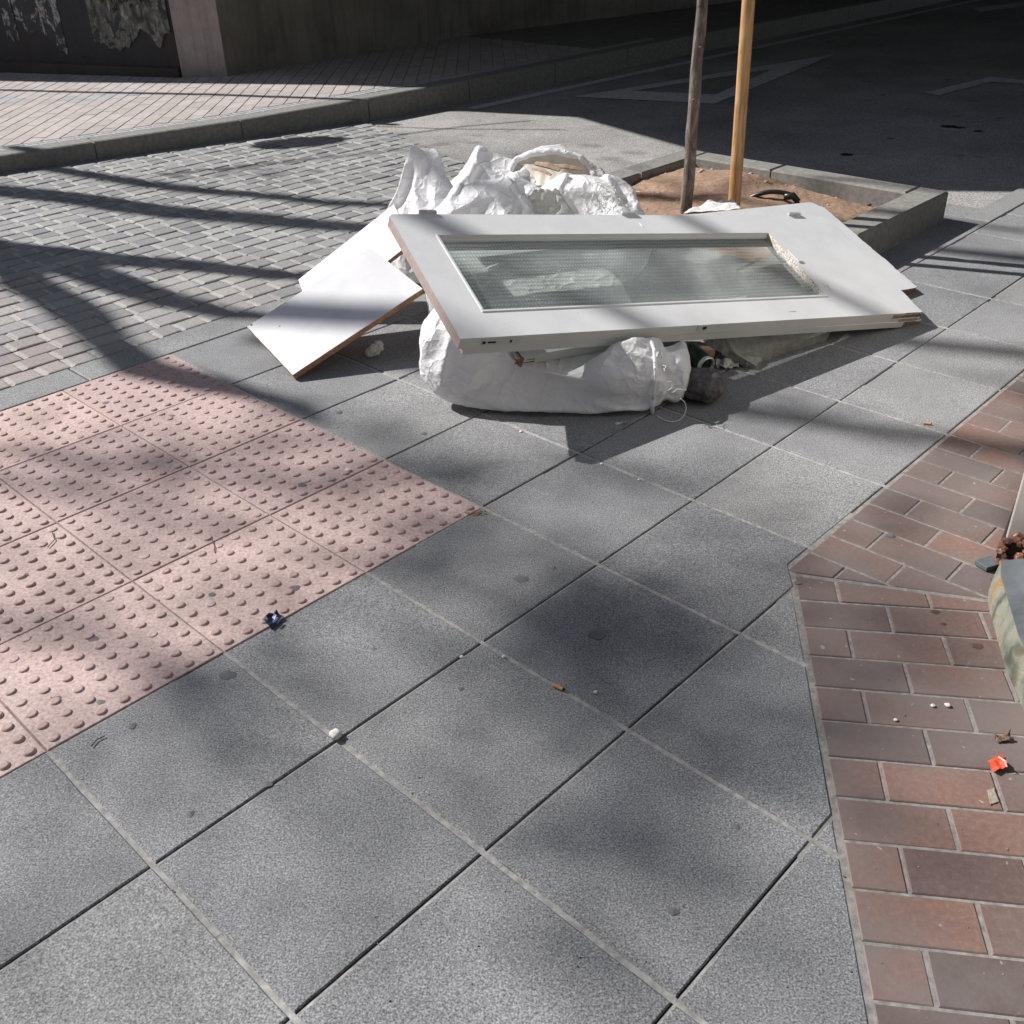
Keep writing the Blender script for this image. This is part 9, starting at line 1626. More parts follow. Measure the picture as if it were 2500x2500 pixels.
-8,-7,2,0,10,-10,7,-7,0,0,7,10,-8,-11,12,12,8,-1,-4,-8,-12,13,5,-11,0,13,-4,-7,6,-18,13,6,5,-13,-13,8,-7,1,11,14,-12,-7,-7,12,-2,-4,12,-12,10,-8,-7,-2,3,12,-2,-14,0,5,12,0,9,-12,-7,-5,13,6,-11,7,6,-12,3,-13,3,9,-13,0,9,-7,7,-5,5,-9,5,11,-13,-1,14,-8,-3,10,-2,6,4,-5,-7,3,-12,-1,3,15,-4,-13,11,-6,2,5,4,-1,-1,-11,
-5,1,6,10,-11,-6,7,12,4,3,-8,-5,-4,-3,6,-9,-1,4,4,-9,10,1,5,7,-3,-8,-5,-5,-2,0,0,3,2,4,3,5,5,6,13,-6,-5,-5,-3,-3,-3,-3,-2,-1,1,1,2,3,13,-3,-2,0,0,0,2,4,3,3,3,4,5,4,14,-4,-3,-4,-2,-3,-3,-4,-2,-1,0,-1,1,2,16,0,0,1,1,2,2,4,3,2,2,2,2,2,24,1,1,-1,-1,-2,-2,-4,-2,-3,-2,-2,-2,-3,15,6,
3,3,3,1,2,6,2,1,1,0,-2,-2,14,3,2,1,-3,2,-2,-5,-3,-2,-3,-4,-5,-6,13,6,6,5,3,3,3,4,2,-1,-1,1,-2,-4,12,5,2,1,0,-1,-4,-1,-2,-3,-4,-5,-6,-8,12,7,6,6,4,3,3,3,2,0,-1,-2,-5,1,-161,11,13,13,15,17,26,17,15,14,13,14,5,-11,-14,-14,-16,-19,-29,-19,-16,-14,-13,-11,-2,11,14,15,16,18,31,19,17,15,13,14,4,-14,-15,-15,-15,-21,
-32,-20,-16,-15,-14,-9,9,0,14,15,18,20,33,21,17,15,14,12,3,-13,-14,-15,-18,-20,-32,-22,-17,-15,-7,2,-2,10,2,10,18,21,33,21,16,16,14,13,1,-13,-15,-15,-18,-20,-33,-20,-18,-5,-13,-11,0,12,12,6,17,20,32,19,15,15,14,15,-5,-13,-14,-15,-16,-20,-31,-19,-15,-5,-13,-10,10,14,13,0,11,16,29,17,15,14,8,11,-8,-12,-10,-7,-13,-17,-25,-11,-6,-10,-10,-9,109,-12,-12,-14,-14,-18,-26,-18,
-14,-13,1,2,-5,-3,0,12,16,18,30,18,16,14,13,13,1,-12,-14,-15,-16,-17,-30,-20,-16,-15,1,1,-4,13,-12,15,17,20,31,17,16,15,14,12,-2,-10,-14,-15,-14,-19,-31,-21,-17,-16,14,-12,1,12,-15,15,17,21,31,20,14,14,15,9,0,-10,-14,-15,-14,-21,-33,-18,-16,-14,14,-9,7,0,-13,15,16,17,32,21,15,15,14,11,1,-12,-14,-16,-16,-20,-31,-18,-15,-14,5,6,-11,-1,1,14,16,19,30,18,16,15,
14,13,-3,-12,-14,-14,-15,-19,-29,-19,-16,-12,-1,1,8,-2,-1,13,14,18,26,17,15,14,13,11])),
    's7': (11, (-0.165, 3.108, -0.001), ([97,-12,-9,-8,-6,-1,-7,-5,0,2,3,7,18,-7,-3,-2,0,2,6,7,8,8,9,11,22,-11,-9,-7,-8,-9,-6,-2,0,2,3,6,20,-4,-3,0,0,2,7,7,8,8,9,8,17,-7,-7,-5,-5,-4,-7,-4,-1,0,2,2,26,0,1,0,3,4,7,4,3,4,4,5,36,-1,-1,-1,-2,-3,-9,-6,-1,-3,-4,-4,23,7,7,5,1,5,9,6,0,0,-1,-1,21,4,3,2,-3,-5,-8,-5,-1,-6,-8,-10,22,11,
8,7,1,6,8,4,1,-3,-1,-5,20,5,2,3,-3,-4,-4,-7,-2,-6,-9,-11,20,12,9,6,2,4,6,4,2,-2,-3,-7,-24,13,12,8,5,5,6,3,0,-4,-5,-8,7,10,3,8,2,-2,-5,-6,-8,-10,-13,-16,4,18,13,12,9,5,1,6,-1,-6,-7,-12,-1,16,10,6,3,-3,-5,-7,-9,-12,-14,-20,-3,22,16,13,10,7,6,1,-3,-6,-11,-19,6,14,10,6,2,-1,-6,-7,-10,-13,-16,-22,0,21,15,12,
9,8,6,1,-3,-6,-14,-8,-3,11,9,5,2,-1,-6,-7,-9,-11,-14,-17,-6,16,13,10,9,6,6,1,-2,-4,-7,-9,-8,8,5,2,1,-2,-3,-6,-8,-9,-11,-14,-8,12,8,8,5,4,6,-1,0,-2,-2,-6,-54,12,9,7,6,5,7,0,1,1,-8,-5,-20,8,5,1,-2,-3,-8,-5,-6,-7,-8,-11,-21,8,9,6,7,5,8,2,2,1,-2,-7,-18,1,0,-2,-4,-3,-6,-5,-4,-8,-6,-3,-26,1,6,5,5,4,
6,2,5,4,4,-2,-34,-5,-4,-8,-4,-4,-6,-5,-3,-3,-3,2,-26,-4,3,0,2,5,6,3,9,9,3,7,-21,-8,-8,-6,-9,-8,-6,-5,1,0,5,4,-20,-7,-5,-1,1,3,9,7,7,7,8,9,-19,-12,-9,-7,-6,-8,-6,-4,-1,2,5,7,-20,-6,-7,1,2,1,7,9,3,11,8,9,-49,-9,-7,-3,1,4,7,9,7,8,10,11,-4,-16,-9,-11,-10,-8,-7,-3,1,9,3,10,-4,-12,-9,-6,-1,3,7,7,
9,11,14,18,1,-22,-15,-12,-10,-7,-8,-1,2,7,17,8,5,-17,-15,-7,-3,2,7,8,10,13,16,22,1,-22,-17,-13,-10,-8,-7,-1,2,7,12,18,-5,-13,-10,-6,-3,4,6,7,10,13,14,21,0,-17,-14,-11,-8,-6,1,-10,1,4,8,11,5,-9,-7,-3,1,10,-1,4,8,9,13,15,6,-13,-11,-7,-9,0,-3,-9,-1,2,5,8,16,-9,-5,-3,-1,1,0,4,8,8,22,-8,-8,-5,-2,0,1,3,6,10,22,-9,
-6,-2,-1,0,1,4,6,8,24,-6,-5,-3,-1,0,0,1,7,4,27,-2,-3,0,0,0,-1,3,4,4,40,-1,-2,-1,2,0,-1,-1,0,-1,29,2,2,1,0,1,0,-1,-2,-2,25,3,3,2,1,-1,-1,-1,-4,-5,20,7,7,2,1,1,-1,-2,-4,-5,22,6,4,2,0,-1,-4,0,-6,-7,-183,-6,-5,1,-3,0,3,-1,4,3,22,-2,-4,-4,-1,1,1,3,6,4,24,-6,-3,-3,-1,-1,1,4,1,4,24,-2,
-3,0,0,1,1,2,2,2,25,2,1,-1,-2,-1,1,0,0,1,40,2,2,2,0,1,1,-1,-4,-4,28,6,6,2,0,-1,-1,-3,-5,-6,21,11,5,4,2,1,-1,-3,-6,-8,22,8,7,2,2,-1,-2,-4,-6,-11,21,9,6,4,3,-4,-4,3,-5,-8],
[42,12,14,15,17,21,30,20,19,18,18,16,11,-17,-19,-19,-20,-24,-33,-21,-15,-16,-17,-15,0,14,17,18,18,19,36,25,21,20,19,16,7,-16,-19,-20,-22,-27,-37,-23,-19,-17,-14,-14,9,14,15,17,18,18,38,28,22,20,16,16,2,-14,-15,-19,-22,-28,-38,-18,-17,-16,-16,-15,4,9,17,19,20,22,38,27,21,13,14,13,10,-12,-15,-20,-19,-27,-38,-26,-22,-19,-15,-10,-1,16,15,19,22,26,37,26,18,20,17,13,2,-14,
-18,-19,-17,-24,-35,-24,-22,-18,-19,-16,8,17,19,17,20,23,33,22,16,19,16,16,-4,-14,-16,-17,-15,-21,-30,-20,-19,-17,-18,-15,213,-14,-16,-17,-20,-23,-32,-24,-20,-18,-19,-17,-3,18,20,18,22,25,35,24,21,18,16,13,5,-12,-16,-18,-22,-25,-38,-25,-23,-21,-19,-17,2,15,19,21,23,28,38,26,22,19,16,10,-7,-1,-15,-19,-21,-27,-39,-28,-24,-21,-19,-11,-5,18,19,22,24,28,39,26,22,18,15,-4,9,-4,-15,-19,
-21,-26,-39,-27,-24,-21,-17,-20,2,19,19,21,23,27,37,25,21,18,16,10,-4,-11,-15,-17,-20,-24,-36,-25,-22,-20,-20,-18,5,18,19,20,20,24,33,22,19,17,15,10,-11,-7,-16,-16,-18,-21,-28,-20,-18,-18,-17,-18,197,-5,-16,-18,-19,-20,-32,-23,-20,-20,-15,-18,-8,16,16,20,22,24,35,22,21,18,18,6,-7,0,-18,-18,-21,-23,-36,-28,-22,-21,-19,-14,-8,18,18,18,24,29,37,25,19,19,18,-10,-2,6,-18,-20,-23,-24,
-39,-25,-21,-20,-15,-14,-9,17,19,12,21,27,39,26,23,17,18,1,4,-11,-16,-20,-20,-27,-41,-25,-18,-14,-17,-18,0,17,18,20,14,21,35,29,21,21,4,14,-2,-17,-8,-18,-22,-25,-32,-20,-19,-17,-17,-17,2,14,17,18,14,21,32,23,20,16,16,17,-9,-17,-15,-18,-18,-20,-30,-16,-19,-10,-17,-16,203,-17,-17,-19,-21,-23,-32,-22,-13,-18,-16,-17,-9,15,17,14,20,24,35,25,22,17,20,18,2,-18,-18,-20,-23,-27,-37,-25,
-21,-19,-16,-10,2,4,16,19,21,26,39,27,23,21,13,20,-3,-14,-16,-21,-24,-28,-39,-26,-22,-19,-14,4,-3,-3,15,18,22,26,39,28,24,21,19,13,3,-17,-20,-21,-24,-27,-38,-26,-22,-18,-16,-5,-3,10,16,19,21,26,38,23,23,21,20,19,-4,-19,-19,-21,-22,-21,-36,-25,-20,-18,-16,-12,5,13,16,18,18,23,33,21,20,20,19,18,19,7,3,1,-1,-1,0,-4,-6,-7,5,8,10,7,2,1,-1,-1,-6,-10,4,14,
8,3,0,-1,-3,-5,-9,-10,3,7,15,7,2,0,1,-1,-13,-14,5,10,17,-7,-1,1,6,-8,-16,-11,5,14,16,9,-7,-2,0,6,-16,-13,2,15,15,2,2,1,0,-7,-13,-13,4,12,10,6,2,-1,-2,-4,-15,-16,11,3,13,3,3,1,-1,-5,-9,-10,-2,9,7,4,-2,-4,-6,13,-7,-8,-279,-6,-6,9,-1,2,7,-8,8,8,-4,-1,-13,-6,-4,-2,-1,0,12,4,0,-12,-9,-2,1,3,4,15,0,10,5,-14,
-11,-10,-2,-1,-1,3,12,15,8,-16,-15,-3,7,2,-4,5,16,11,5,-16,-9,-4,4,-2,-8,4,16,14,3,-15,-13,-3,1,3,2,6,9,11,9,-13,-6,-6,-3,-3,0,2,7,10,7,-7,-5,-1,0,2,4,4,6,11,10,-9,-5,-3,-3,2,2,-5,2,5],
[151,9,6,6,4,-1,3,3,-1,-4,-1,-7,8,6,5,2,3,0,-2,-7,-11,-7,-2,-7,1,9,5,4,9,15,2,0,-4,-7,-3,-9,3,9,7,3,6,4,-4,-11,-10,-9,-10,-11,-13,9,11,12,13,20,8,-1,-6,-8,-11,-9,-4,12,12,11,7,-3,-8,-21,-16,-13,-11,-9,5,16,8,10,13,17,-4,-3,10,-16,-13,-12,8,12,11,2,-13,-2,4,5,-9,-10,-12,-16,8,8,13,9,-3,-3,-3,2,14,1,-5,-10,-1,6,
4,-3,-14,2,5,2,-2,-9,-3,-10,-2,7,2,9,-4,-1,1,-3,12,4,-2,-5,-7,5,1,-3,-11,-1,1,5,1,-4,-5,-8,11,4,3,0,-3,-1,-2,-2,-3,-5,-5,-7,-12,6,2,7,5,2,5,1,0,0,-3,-4,-12,4,1,0,0,-3,-6,-1,-3,-4,-5,-6,-13,4,4,4,3,3,4,2,1,1,0,-4,-14,1,-1,-2,-2,-2,-4,-3,-2,-3,-3,-2,-21,-1,1,1,2,2,4,3,3,3,3,2,-13,-6,-4,-4,
-4,-3,-4,-2,-1,0,3,0,-14,-2,-2,-1,1,2,3,4,4,4,5,8,-12,-9,-6,-5,-4,-3,-4,-1,0,1,2,3,-11,-3,-2,-1,0,1,1,4,4,6,6,9,-8,-13,-5,-4,-1,4,8,-8,-3,-1,7,-4,19,-14,-6,4,-5,10,-6,6,0,1,-9,4,-2,7,-9,-3,0,7,4,-11,1,6,-3,15,2,-17,-3,8,3,-13,0,5,-2,-1,3,11,-11,-4,8,-9,-1,-3,7,8,-10,0,6,15,2,-17,4,-2,-7,14,
-7,-10,9,-6,13,-11,9,4,2,-16,8,-5,-5,5,-5,13,-6,18,-1,-14,-9,7,-8,-1,0,7,12,-13,8,-1,-10,-2,1,4,15,-13,-8,1,1,-1,19,12,-9,-4,-18,8,3,-2,13,-14,-8,8,-7,-1,10,-5,-2,-2,14,6,-1,-4,-4,-12,8,8,1,-4,-10,1,3,8,-2,-9,1,11,1,-5,14,-6,-6,-5,-3,-1,-2,3,14,-4,-2,-1,11,-2,6,-11,-1,0,2,2,3,8,3,5,13,-4,-7,-3,-3,-2,-3,-1,
0,1,1,5,14,-4,-1,0,1,1,3,2,3,3,3,5,15,-3,-2,-2,-2,-2,-3,-2,-1,0,-1,1,22,1,3,2,2,2,3,1,1,1,0,0,15,2,1,0,0,-2,-2,-3,-2,-3,-3,-6,13,7,5,3,3,1,-4,8,1,-1,-1,-3,12,4,2,1,-1,-8,3,0,-3,-4,-5,-7,13,7,5,2,6,-3,1,6,0,0,-3,-5,-131,11,14,15,17,24,18,14,12,11,0,-12,-9,-14,-18,-26,-19,-16,-13,-8,5,2,
12,17,19,28,19,16,11,12,-3,-14,-5,-16,-20,-28,-20,-18,-8,7,-10,12,-1,17,20,29,19,16,3,11,-4,-9,-2,-16,-19,-28,-21,-16,-3,-11,-1,6,8,17,20,28,20,16,11,10,1,-11,-12,-16,-19,-28,-19,-17,-3,-1,-3,15,-6,16,19,26,18,15,13,12,-3,-12,-13,-14,-18,-23,-16,-8,-12,-12,110,-13,-13,-13,-17,-24,-15,-14,-13,-12,-5,17,7,15,18,26,18,16,8,15,2,-11,-13,-17,-19,-27,-19,-8,-16,-13,-1,9,
12,14,20,28,20,17,12,6,-13,2,-7,-18,-19,-28,-20,-17,-5,-12,-1,2,15,17,20,28,19,17,0,8,6,-5,-9,-17,-20,-28,-20,-16,-14,11,-8,-2,14,16,19,27,20,16,14,10,0,-12,-13,-17,-18,-26,-18,-15,-13,-5,0,9,13,14,17,24,16,15,14,12])),
}
def sack_points(key):
    n, o, d = SACKS[key]
    V, F = quadsphere(n)
    return np.cumsum(np.array(d), axis=1).T * 1.5e-3 + np.array(o), F, V
def sack(key, label, push=None, wr=.006, mt='sack'):
    A, F, V = sack_points(key)
    c = Vector((float(A[:, 0].mean()), float(A[:, 1].mean()), 0))
    e = empty('rubble_sack', c, label, 'sack', 'white woven rubble sacks under and behind the doors')
    mb = MB()
    for p in A:
        p = Vector([float(x) for x in p])
        if push: p = push(p)
        p.z = max(p.z, .0015)
        mb.vert(p)
    for f in F: mb.face(f)
    o = mb.build('sack_cloth', M[mt], e, smooth=True)
    ss = o.modifiers.new('s', 'SUBSURF'); ss.levels = 3; ss.render_levels = 3
    # crease the cloth at finger size
    tx = bpy.data.textures.new('crumple', 'CLOUDS'); tx.noise_scale = .055; tx.noise_depth = 2; tx.noise_basis = 'VORONOI_F2_F1'
    dm = o.modifiers.new('d', 'DISPLACE'); dm.texture = tx; dm.strength = -wr; dm.mid_level = .35; dm.texture_coords = 'GLOBAL'
    t2 = bpy.data.textures.new('fine_crumple', 'MUSGRAVE'); t2.musgrave_type = 'RIDGED_MULTIFRACTAL'; t2.noise_scale = .035; t2.octaves = 3
    d2 = o.modifiers.new('d2', 'DISPLACE'); d2.texture = t2; d2.strength = wr * .10; d2.mid_level = .5; d2.texture_coords = 'GLOBAL'
    return e, A
MAi = MA.inverted(); MCi = MC.inverted()
def under_doors(p):
    """cloth yields under the weight of the door stack"""
    for Mi, M_, t_, yo in ((MAi, MA, TK + .026, .01), (MCi, MC, .036, .10)):
        q = Mi @ p
        if yo > .05: q = Vector((q.x, q.y + yo - .01, q.z)); M_ = M_ @ Matrix.Translation((0, -(yo - .01), 0))
        if -.02 < q.x < LEN + .02 and -.01 < q.y < WID + .01 and q.z > -t_ - .004 and q.z < .3:
            ed = min(q.x + .02, q.y + .01, .04) / .04
            q2 = Vector((q.x, q.y, -t_ - .004))
            p = p.lerp(M_ @ q2, min(1, max(0, ed)))
    return p
eF, AF = sack('front', 'large lumpy white sack lying in front, pressed beneath the glazed door', under_doors, .006, 'sack_taut')
e1, _ = sack('s1', 'tall white sack with pointed top at the left end of the heap', None, .0025)
e2, _ = sack('s2', 'small crinkled white sack peaking at the back of the heap', None, .0055)
e3, _ = sack('s3', 'smooth greyish white sack in the middle behind the brightest one', None, .0015)
e4, _ = sack('s4', 'bright wrinkled white sack right behind the middle of the door edge', under_doors, .004)
e6, _ = sack('s6', 'broad crumpled white sack with frayed threads nearest the planter', under_doors, .0055)
# sewn seam, plastic liner and loose threads at the right end of the front sack
def sack_section(A, x0, dx):
    """closed outline of the sack at x = x0"""
    pts = A[(abs(A[:, 0] - x0) < dx)]
    cy, cz = pts[:, 1].mean(), pts[:, 2].mean()
    best = {}
    for p in pts:
        k = int(((math.atan2(p[2] - cz, p[1] - cy) + math.pi) / (2 * math.pi)) * 20) % 20
        r = math.hypot(p[1] - cy, p[2] - cz)
        if k not in best or r > best[k][0]: best[k] = (r, p)
    return [Vector([float(x) for x in best[k][1]]) for k in sorted(best)], Vector((x0, float(cy), float(cz)))
ring, rc = sack_section(AF, .445, .02)
ring = [under_doors(p) for p in ring]
P = []
for p in ring:
    o_ = (p - rc); o_.x = 0
    P.append(Vector((.445 + .006 * noise.noise(p * 30), p.y, max(.006, p.z))) + o_.normalized() * .006)
P.append(P[0])
mb = MB(); mb.tube(P, .0055, 8)
mb.build('sewn_seam', M['sack'], eF, smooth=True)
mb = MB()
def tube_(pts, r=.0011):
    mb = MB(); mb.tube(pts, r, 5); return mb.build('loose_thread', M['paper'], eF)
def curl(p, L_, seed, r=.0011):
    random.seed(seed); d = Vector((random.uniform(-.3, 1), random.uniform(-1, .2), random.uniform(-.2, .6))).normalized(); Q = [Vector(p)]
    for i in range(10):
        d = (d + Vector((random.gauss(0, .45), random.gauss(0, .45), random.gauss(0, .35) - .12))).normalized()
        q = Q[-1] + d * L_ / 10; q.z = max(q.z, .002); Q.append(q)
    return Q
A_ = at(1240, 785, .012); 
P = [A_, at(1262, 795, .004), at(1283, 792, .004), at(1294, 775, .03), at(1292, 760, .06), at(1284, 752, .085)]
Q = []
for i in range(len(P) - 1):
    for k in range(4):
        t = k / 4; p0 = P[max(i - 1, 0)]; p1 = P[i]; p2 = P[i + 1]; p3 = P[min(i + 2, len(P) - 1)]
        Q.append(.5 * ((2 * p1) + (p2 - p0) * t + (2 * p0 - 5 * p1 + 4 * p2 - p3) * t * t + (3 * p1 - p0 - 3 * p2 + p3) * t ** 3))
Q.append(P[-1]); tube_(Q, .0014)
for k, (x, y, z) in enumerate(((1262, 720, .13), (1255, 700, .16), (1268, 740, .1), (1250, 665, .19))): tube_(curl(at(x, y, z), .05, k))
mb = MB(); tube_ = lambda pts, r=.0011: mb.tube(pts, r, 5)
for k in range(34):
    x, y = 1115 + 18 * noise.noise(Vector((k * 3.3, 0, 0))) + (k % 9) * 9 - 10, 352 + (k % 7) * 6
    p = at(x, y, .0); 
    # put the thread on the cloth: nearest sack vertex along the view ray
    A6 = sack_points('s6')[0]
    dv = (p - C0).normalized()
    best = min(((Vector([float(c) for c in q]) - C0) for q in A6[::3]), key=lambda w: (w - dv * w.dot(dv)).length + .1 * w.dot(dv))
    tube_(curl(C0 + best + Vector((0, -.004, .008)), .06, k + 50), .0013)
tag(mb.build('frayed_threads', M['paper'], e6), kind='stuff')
# slumped sack at the back, cream paper and wood scraps in its mouth
e5, _ = sack('s5', 'slumped white sack at the back of the heap, cream paper and wood in its mouth', None, .005)
e7, _ = sack('s7', 'white sack hidden beneath the doors, seen blurred through the ribbed glass', under_doors, .004)
tx = bpy.data.textures['crumple']
arch = [(958, 352, .27), (962, 325, .31), (975, 300, .35), (1000, 290, .375), (1032, 286, .385), (1065, 289, .38), (1092, 296, .365), (1112, 312, .33), (1122, 332, .29)]
P = [at(*p) for p in arch]; Q = []
for i in range(len(P) - 1):
    for k in range(5): Q.append(P[i].lerp(P[i + 1], k / 5) + Vector((noise.noise(Vector((i + k / 5, 0, 0))) * .008, 0, noise.noise(Vector((i + k / 5, 5, 0))) * .008)))
Q.append(P[-1])
mb = MB(); mb.tube(Q, [.010 + .007 * abs(noise.noise(Vector((i * .5, 2, 2)))) for i in range(len(Q))], 10, squash=1.3)
o = mb.build('rolled_rim', M['sack'], e5, smooth=True)
dm = o.modifiers.new('s', 'SUBSURF'); dm.levels = 1; dm.render_levels = 2
dm = o.modifiers.new('d', 'DISPLACE'); dm.texture = tx; dm.strength = -.008; dm.mid_level = .35; dm.texture_coords = 'GLOBAL'
mb = MB(); n = len(Q); rows = []
lo_ = [at(966 + (1110 - 966) * i / (n - 1), 350 - 8 * i / (n - 1), .275) for i in range(n)]
for j in range(9):
    s_ = j / 8
    rows.append([mb.vert(Q[i].lerp(lo_[i], s_) + Vector((0, .02 * math.sin(s_ * math.pi) + .006 * noise.noise(Vector((i * .6, s_ * 4, 3))), -.008 - .012 * math.sin(s_ * math.pi) + .010 * noise.noise(Vector((i * .45, s_ * 3, 9)))))) for i in range(n)])
for j in range(8):
    for i in range(n - 1): mb.face((rows[j][i], rows[j + 1][i], rows[j + 1][i + 1], rows[j][i + 1]))
mb.build('cream_lining', m_simple('cream_lining_paper', (.66, .61, .52), .7, 14, .12, .6, .008), e5, smooth=True)
for k, (x0, y0, x1, y1, z0, z1, w) in enumerate(((1010, 308, 1056, 321, .36, .345, .016), (1035, 313, 1098, 320, .35, .345, .012), (1004, 318, 1040, 330, .34, .335, .010))):
    a_, b_ = at(x0, y0, z0), at(x1, y1, z1)
    mb = MB(); mb.tube([a_, a_.lerp(b_, .5) + Vector((0, 0, .006)), b_], [w * .7, w, w * .6], 5, squash=.5)
    tag(mb.build('wood_scrap', m_simple('grey_brown_scrap_wood_%d' % k, (.30, .215, .145), .8, 50, .35, .6, .004), origin=a_), ('short splintered wood piece at the left on the cream paper', 'longer wood strip lying across the cream paper', 'small low wood splinter in front of the cream paper')[k], 'wood scrap', 'wood scraps on the back sack')
# small folded yellowish film in front of the heap and a white sack corner behind the lowest door
P = [Vector((.02, 3.90, .27)), Vector((.30, 3.94, .27)), Vector((.22, 4.02, .38)), Vector((.12, 4.0, .395))]
scrap('plastic_film', 'small folded yellowish plastic film between the two nearest back sacks', 'plastic film', P, .012, M['film'], 2.9, n=18)
P = [at(1290, 404, .20), at(1400, 396, .215), at(1384, 380, .20), at(1340, 381, .20)]
scrap('white_sack_corner', 'white crinkled sack corner poking out behind the lowest door by the stake', 'sack', P, .009, M['sack'], 4.4, n=18)
# narrow pale bag behind the leaning boards, under the left end of the doors
mb = MB()
rings = []
for i in range(9):
    t = i / 8
    rings.append([Vector((-.20 + .02 * math.sin(t * 5) + (.10 * math.sin(math.pi * min(1, t * .8 + .15))) * math.cos(a_) * (1 + .15 * noise.noise(Vector((a_ * 2, t * 3, 0)))), 3.42 + .13 * math.sin(math.pi * min(1, t * .8 + .15)) * math.sin(a_), .002 + .34 * t)) for a_ in [2 * math.pi * k / 24 for k in range(24)]])
mb.loft(rings)
o = mb.build('rubble_sack', M['sack'], smooth=True, origin=(-.2, 3.42, 0)); ss = o.modifiers.new('s', 'SUBSURF'); ss.levels = 1; ss.render_levels = 2
dm = o.modifiers.new('d', 'DISPLACE'); dm.texture = tx; dm.strength = .012; dm.mid_level = .35; dm.texture_coords = 'GLOBAL'
tag(o, 'shaded white sack behind the front one, seen through the gap beside the chipboard', 'sack', 'white woven rubble sacks under and behind the doors')

# ================================================================ litter
random.seed(77)
# crumpled paper ball in the shadow of the board
p = at(707, 661, .02)
mb = MB()
for k, (dx, dy, dz_, r) in enumerate(((0, 0, .022, .021), (.012, .018, .032, .016), (-.016, -.006, .016, .017), (.020, -.004, .030, .012))):
    bm = bmesh.new(); bmesh.ops.create_icosphere(bm, subdivisions=4, radius=1); idx = {}
    for v_ in bm.verts:
        q = v_.co
        kk = 1 + .5 * (abs(noise.noise(q * 2.2 + Vector((k * 3, 0, 0)))) - .25) + .28 * abs(noise.noise(q * 5 + Vector((k, 4, 0))))
        w = q * kk * r
        idx[v_.index] = mb.vert((p.x + dx + w.x, p.y + dy + w.y, max(.001, dz_ + w.z * .9)))
    for f in bm.faces: mb.face([idx[v_.index] for v_ in f.verts])
    bm.free()
tag(mb.build('crumpled_paper', M['paper'], origin=(p.x, p.y, 0)), 'crumpled white paper ball in the shade beneath the leaning board', 'paper')
scrap('dark_wrapper', 'small torn dark blue wrapper at the corner edge of the pink tactile tiles', 'wrapper', c4(497, 1172, 514, 1192, 537, 1170, 521, 1156), .012,
      m_simple('dark_blue_foil', (.018, .024, .05), .35, 30, .4, .3, .002, metallic=.3), 1.7, n=4, smooth=False)
mb = MB(); pw = at(524, 1166, .016); pw2 = at(515, 1174, .016)
mb.tube([pw2, pw], [.003, .0026], 8); tag(mb.build('blue_tube_scrap', m_simple('lilac_foil', (.30, .34, .62), .3), origin=pw), 'tiny lilac blue strip on the dark blue wrapper', 'scrap')
scrap('red_wrapper', 'crumpled bright orange red wrapper on the brick paving', 'wrapper', c4(1862, 1438, 1874, 1462, 1899, 1452, 1888, 1428), .013,
      m_simple('orange_red_card', (.72, .09, .035), .45, 30, .08, .2, .001), 5.2, n=3, smooth=False)
mb = MB(); q = at(1896, 1440, .02); mb.tube([at(1884, 1428, .02), at(1896, 1436, .021), at(1900, 1447, .014)], [.0012, .0016, .0012], 6)
tag(mb.build('white_card_edge', M['paper'], origin=q), 'torn white card edge on the orange red wrapper', 'scrap')
scrap('dry_leaf', 'curled brown dry leaf above the red wrapper', 'leaf', c4(1873, 1393, 1880, 1403, 1911, 1401, 1903, 1388), .010,
      m_simple('dry_leaf_brown', (.16, .10, .065), .8, 60, .3, .3, .002), 6.6, n=6)
scrap('flattened_leaf', 'pale flattened torn leaf below the red wrapper', 'leaf', c4(1862, 1492, 1868, 1520, 1884, 1514, 1876, 1488), .002,
      m_simple('pale_leaf', (.30, .27, .21), .8, 60, .2, .3, .002), 2.4)
# tile shard near the plinth
P = [at(1838, 1063, .004), at(1861, 1077, .004), at(1884, 1070, .004), at(1867, 1053, .004)]
mb = MB(); mb.loft([[p_ + Vector((0, 0, -.003)) for p_ in P], [p_ + Vector((0, 0, .009)) for p_ in P]])
tag(mb.build('tile_shard', m_simple('blue_grey_slate_shard', (.10, .115, .125), .6, 40, .25, .3, .002), origin=P[0], bevel=.0015), 'flat blue grey tile shard beside the rusted shop frame', 'tile piece')
# white pebble in a slab joint
p = at(633, 1387, .006)
mb = MB(); rock(mb, (p.x, p.y, .008), .0125, 2.2, .75, 2)
tag(mb.build('white_pebble', m_simple('chalk_white', (.72, .70, .64), .8, 60, .1, .4, .002), smooth=True, origin=p), 'chalky white pebble sitting on a joint crossing of the grey slabs', 'pebble')
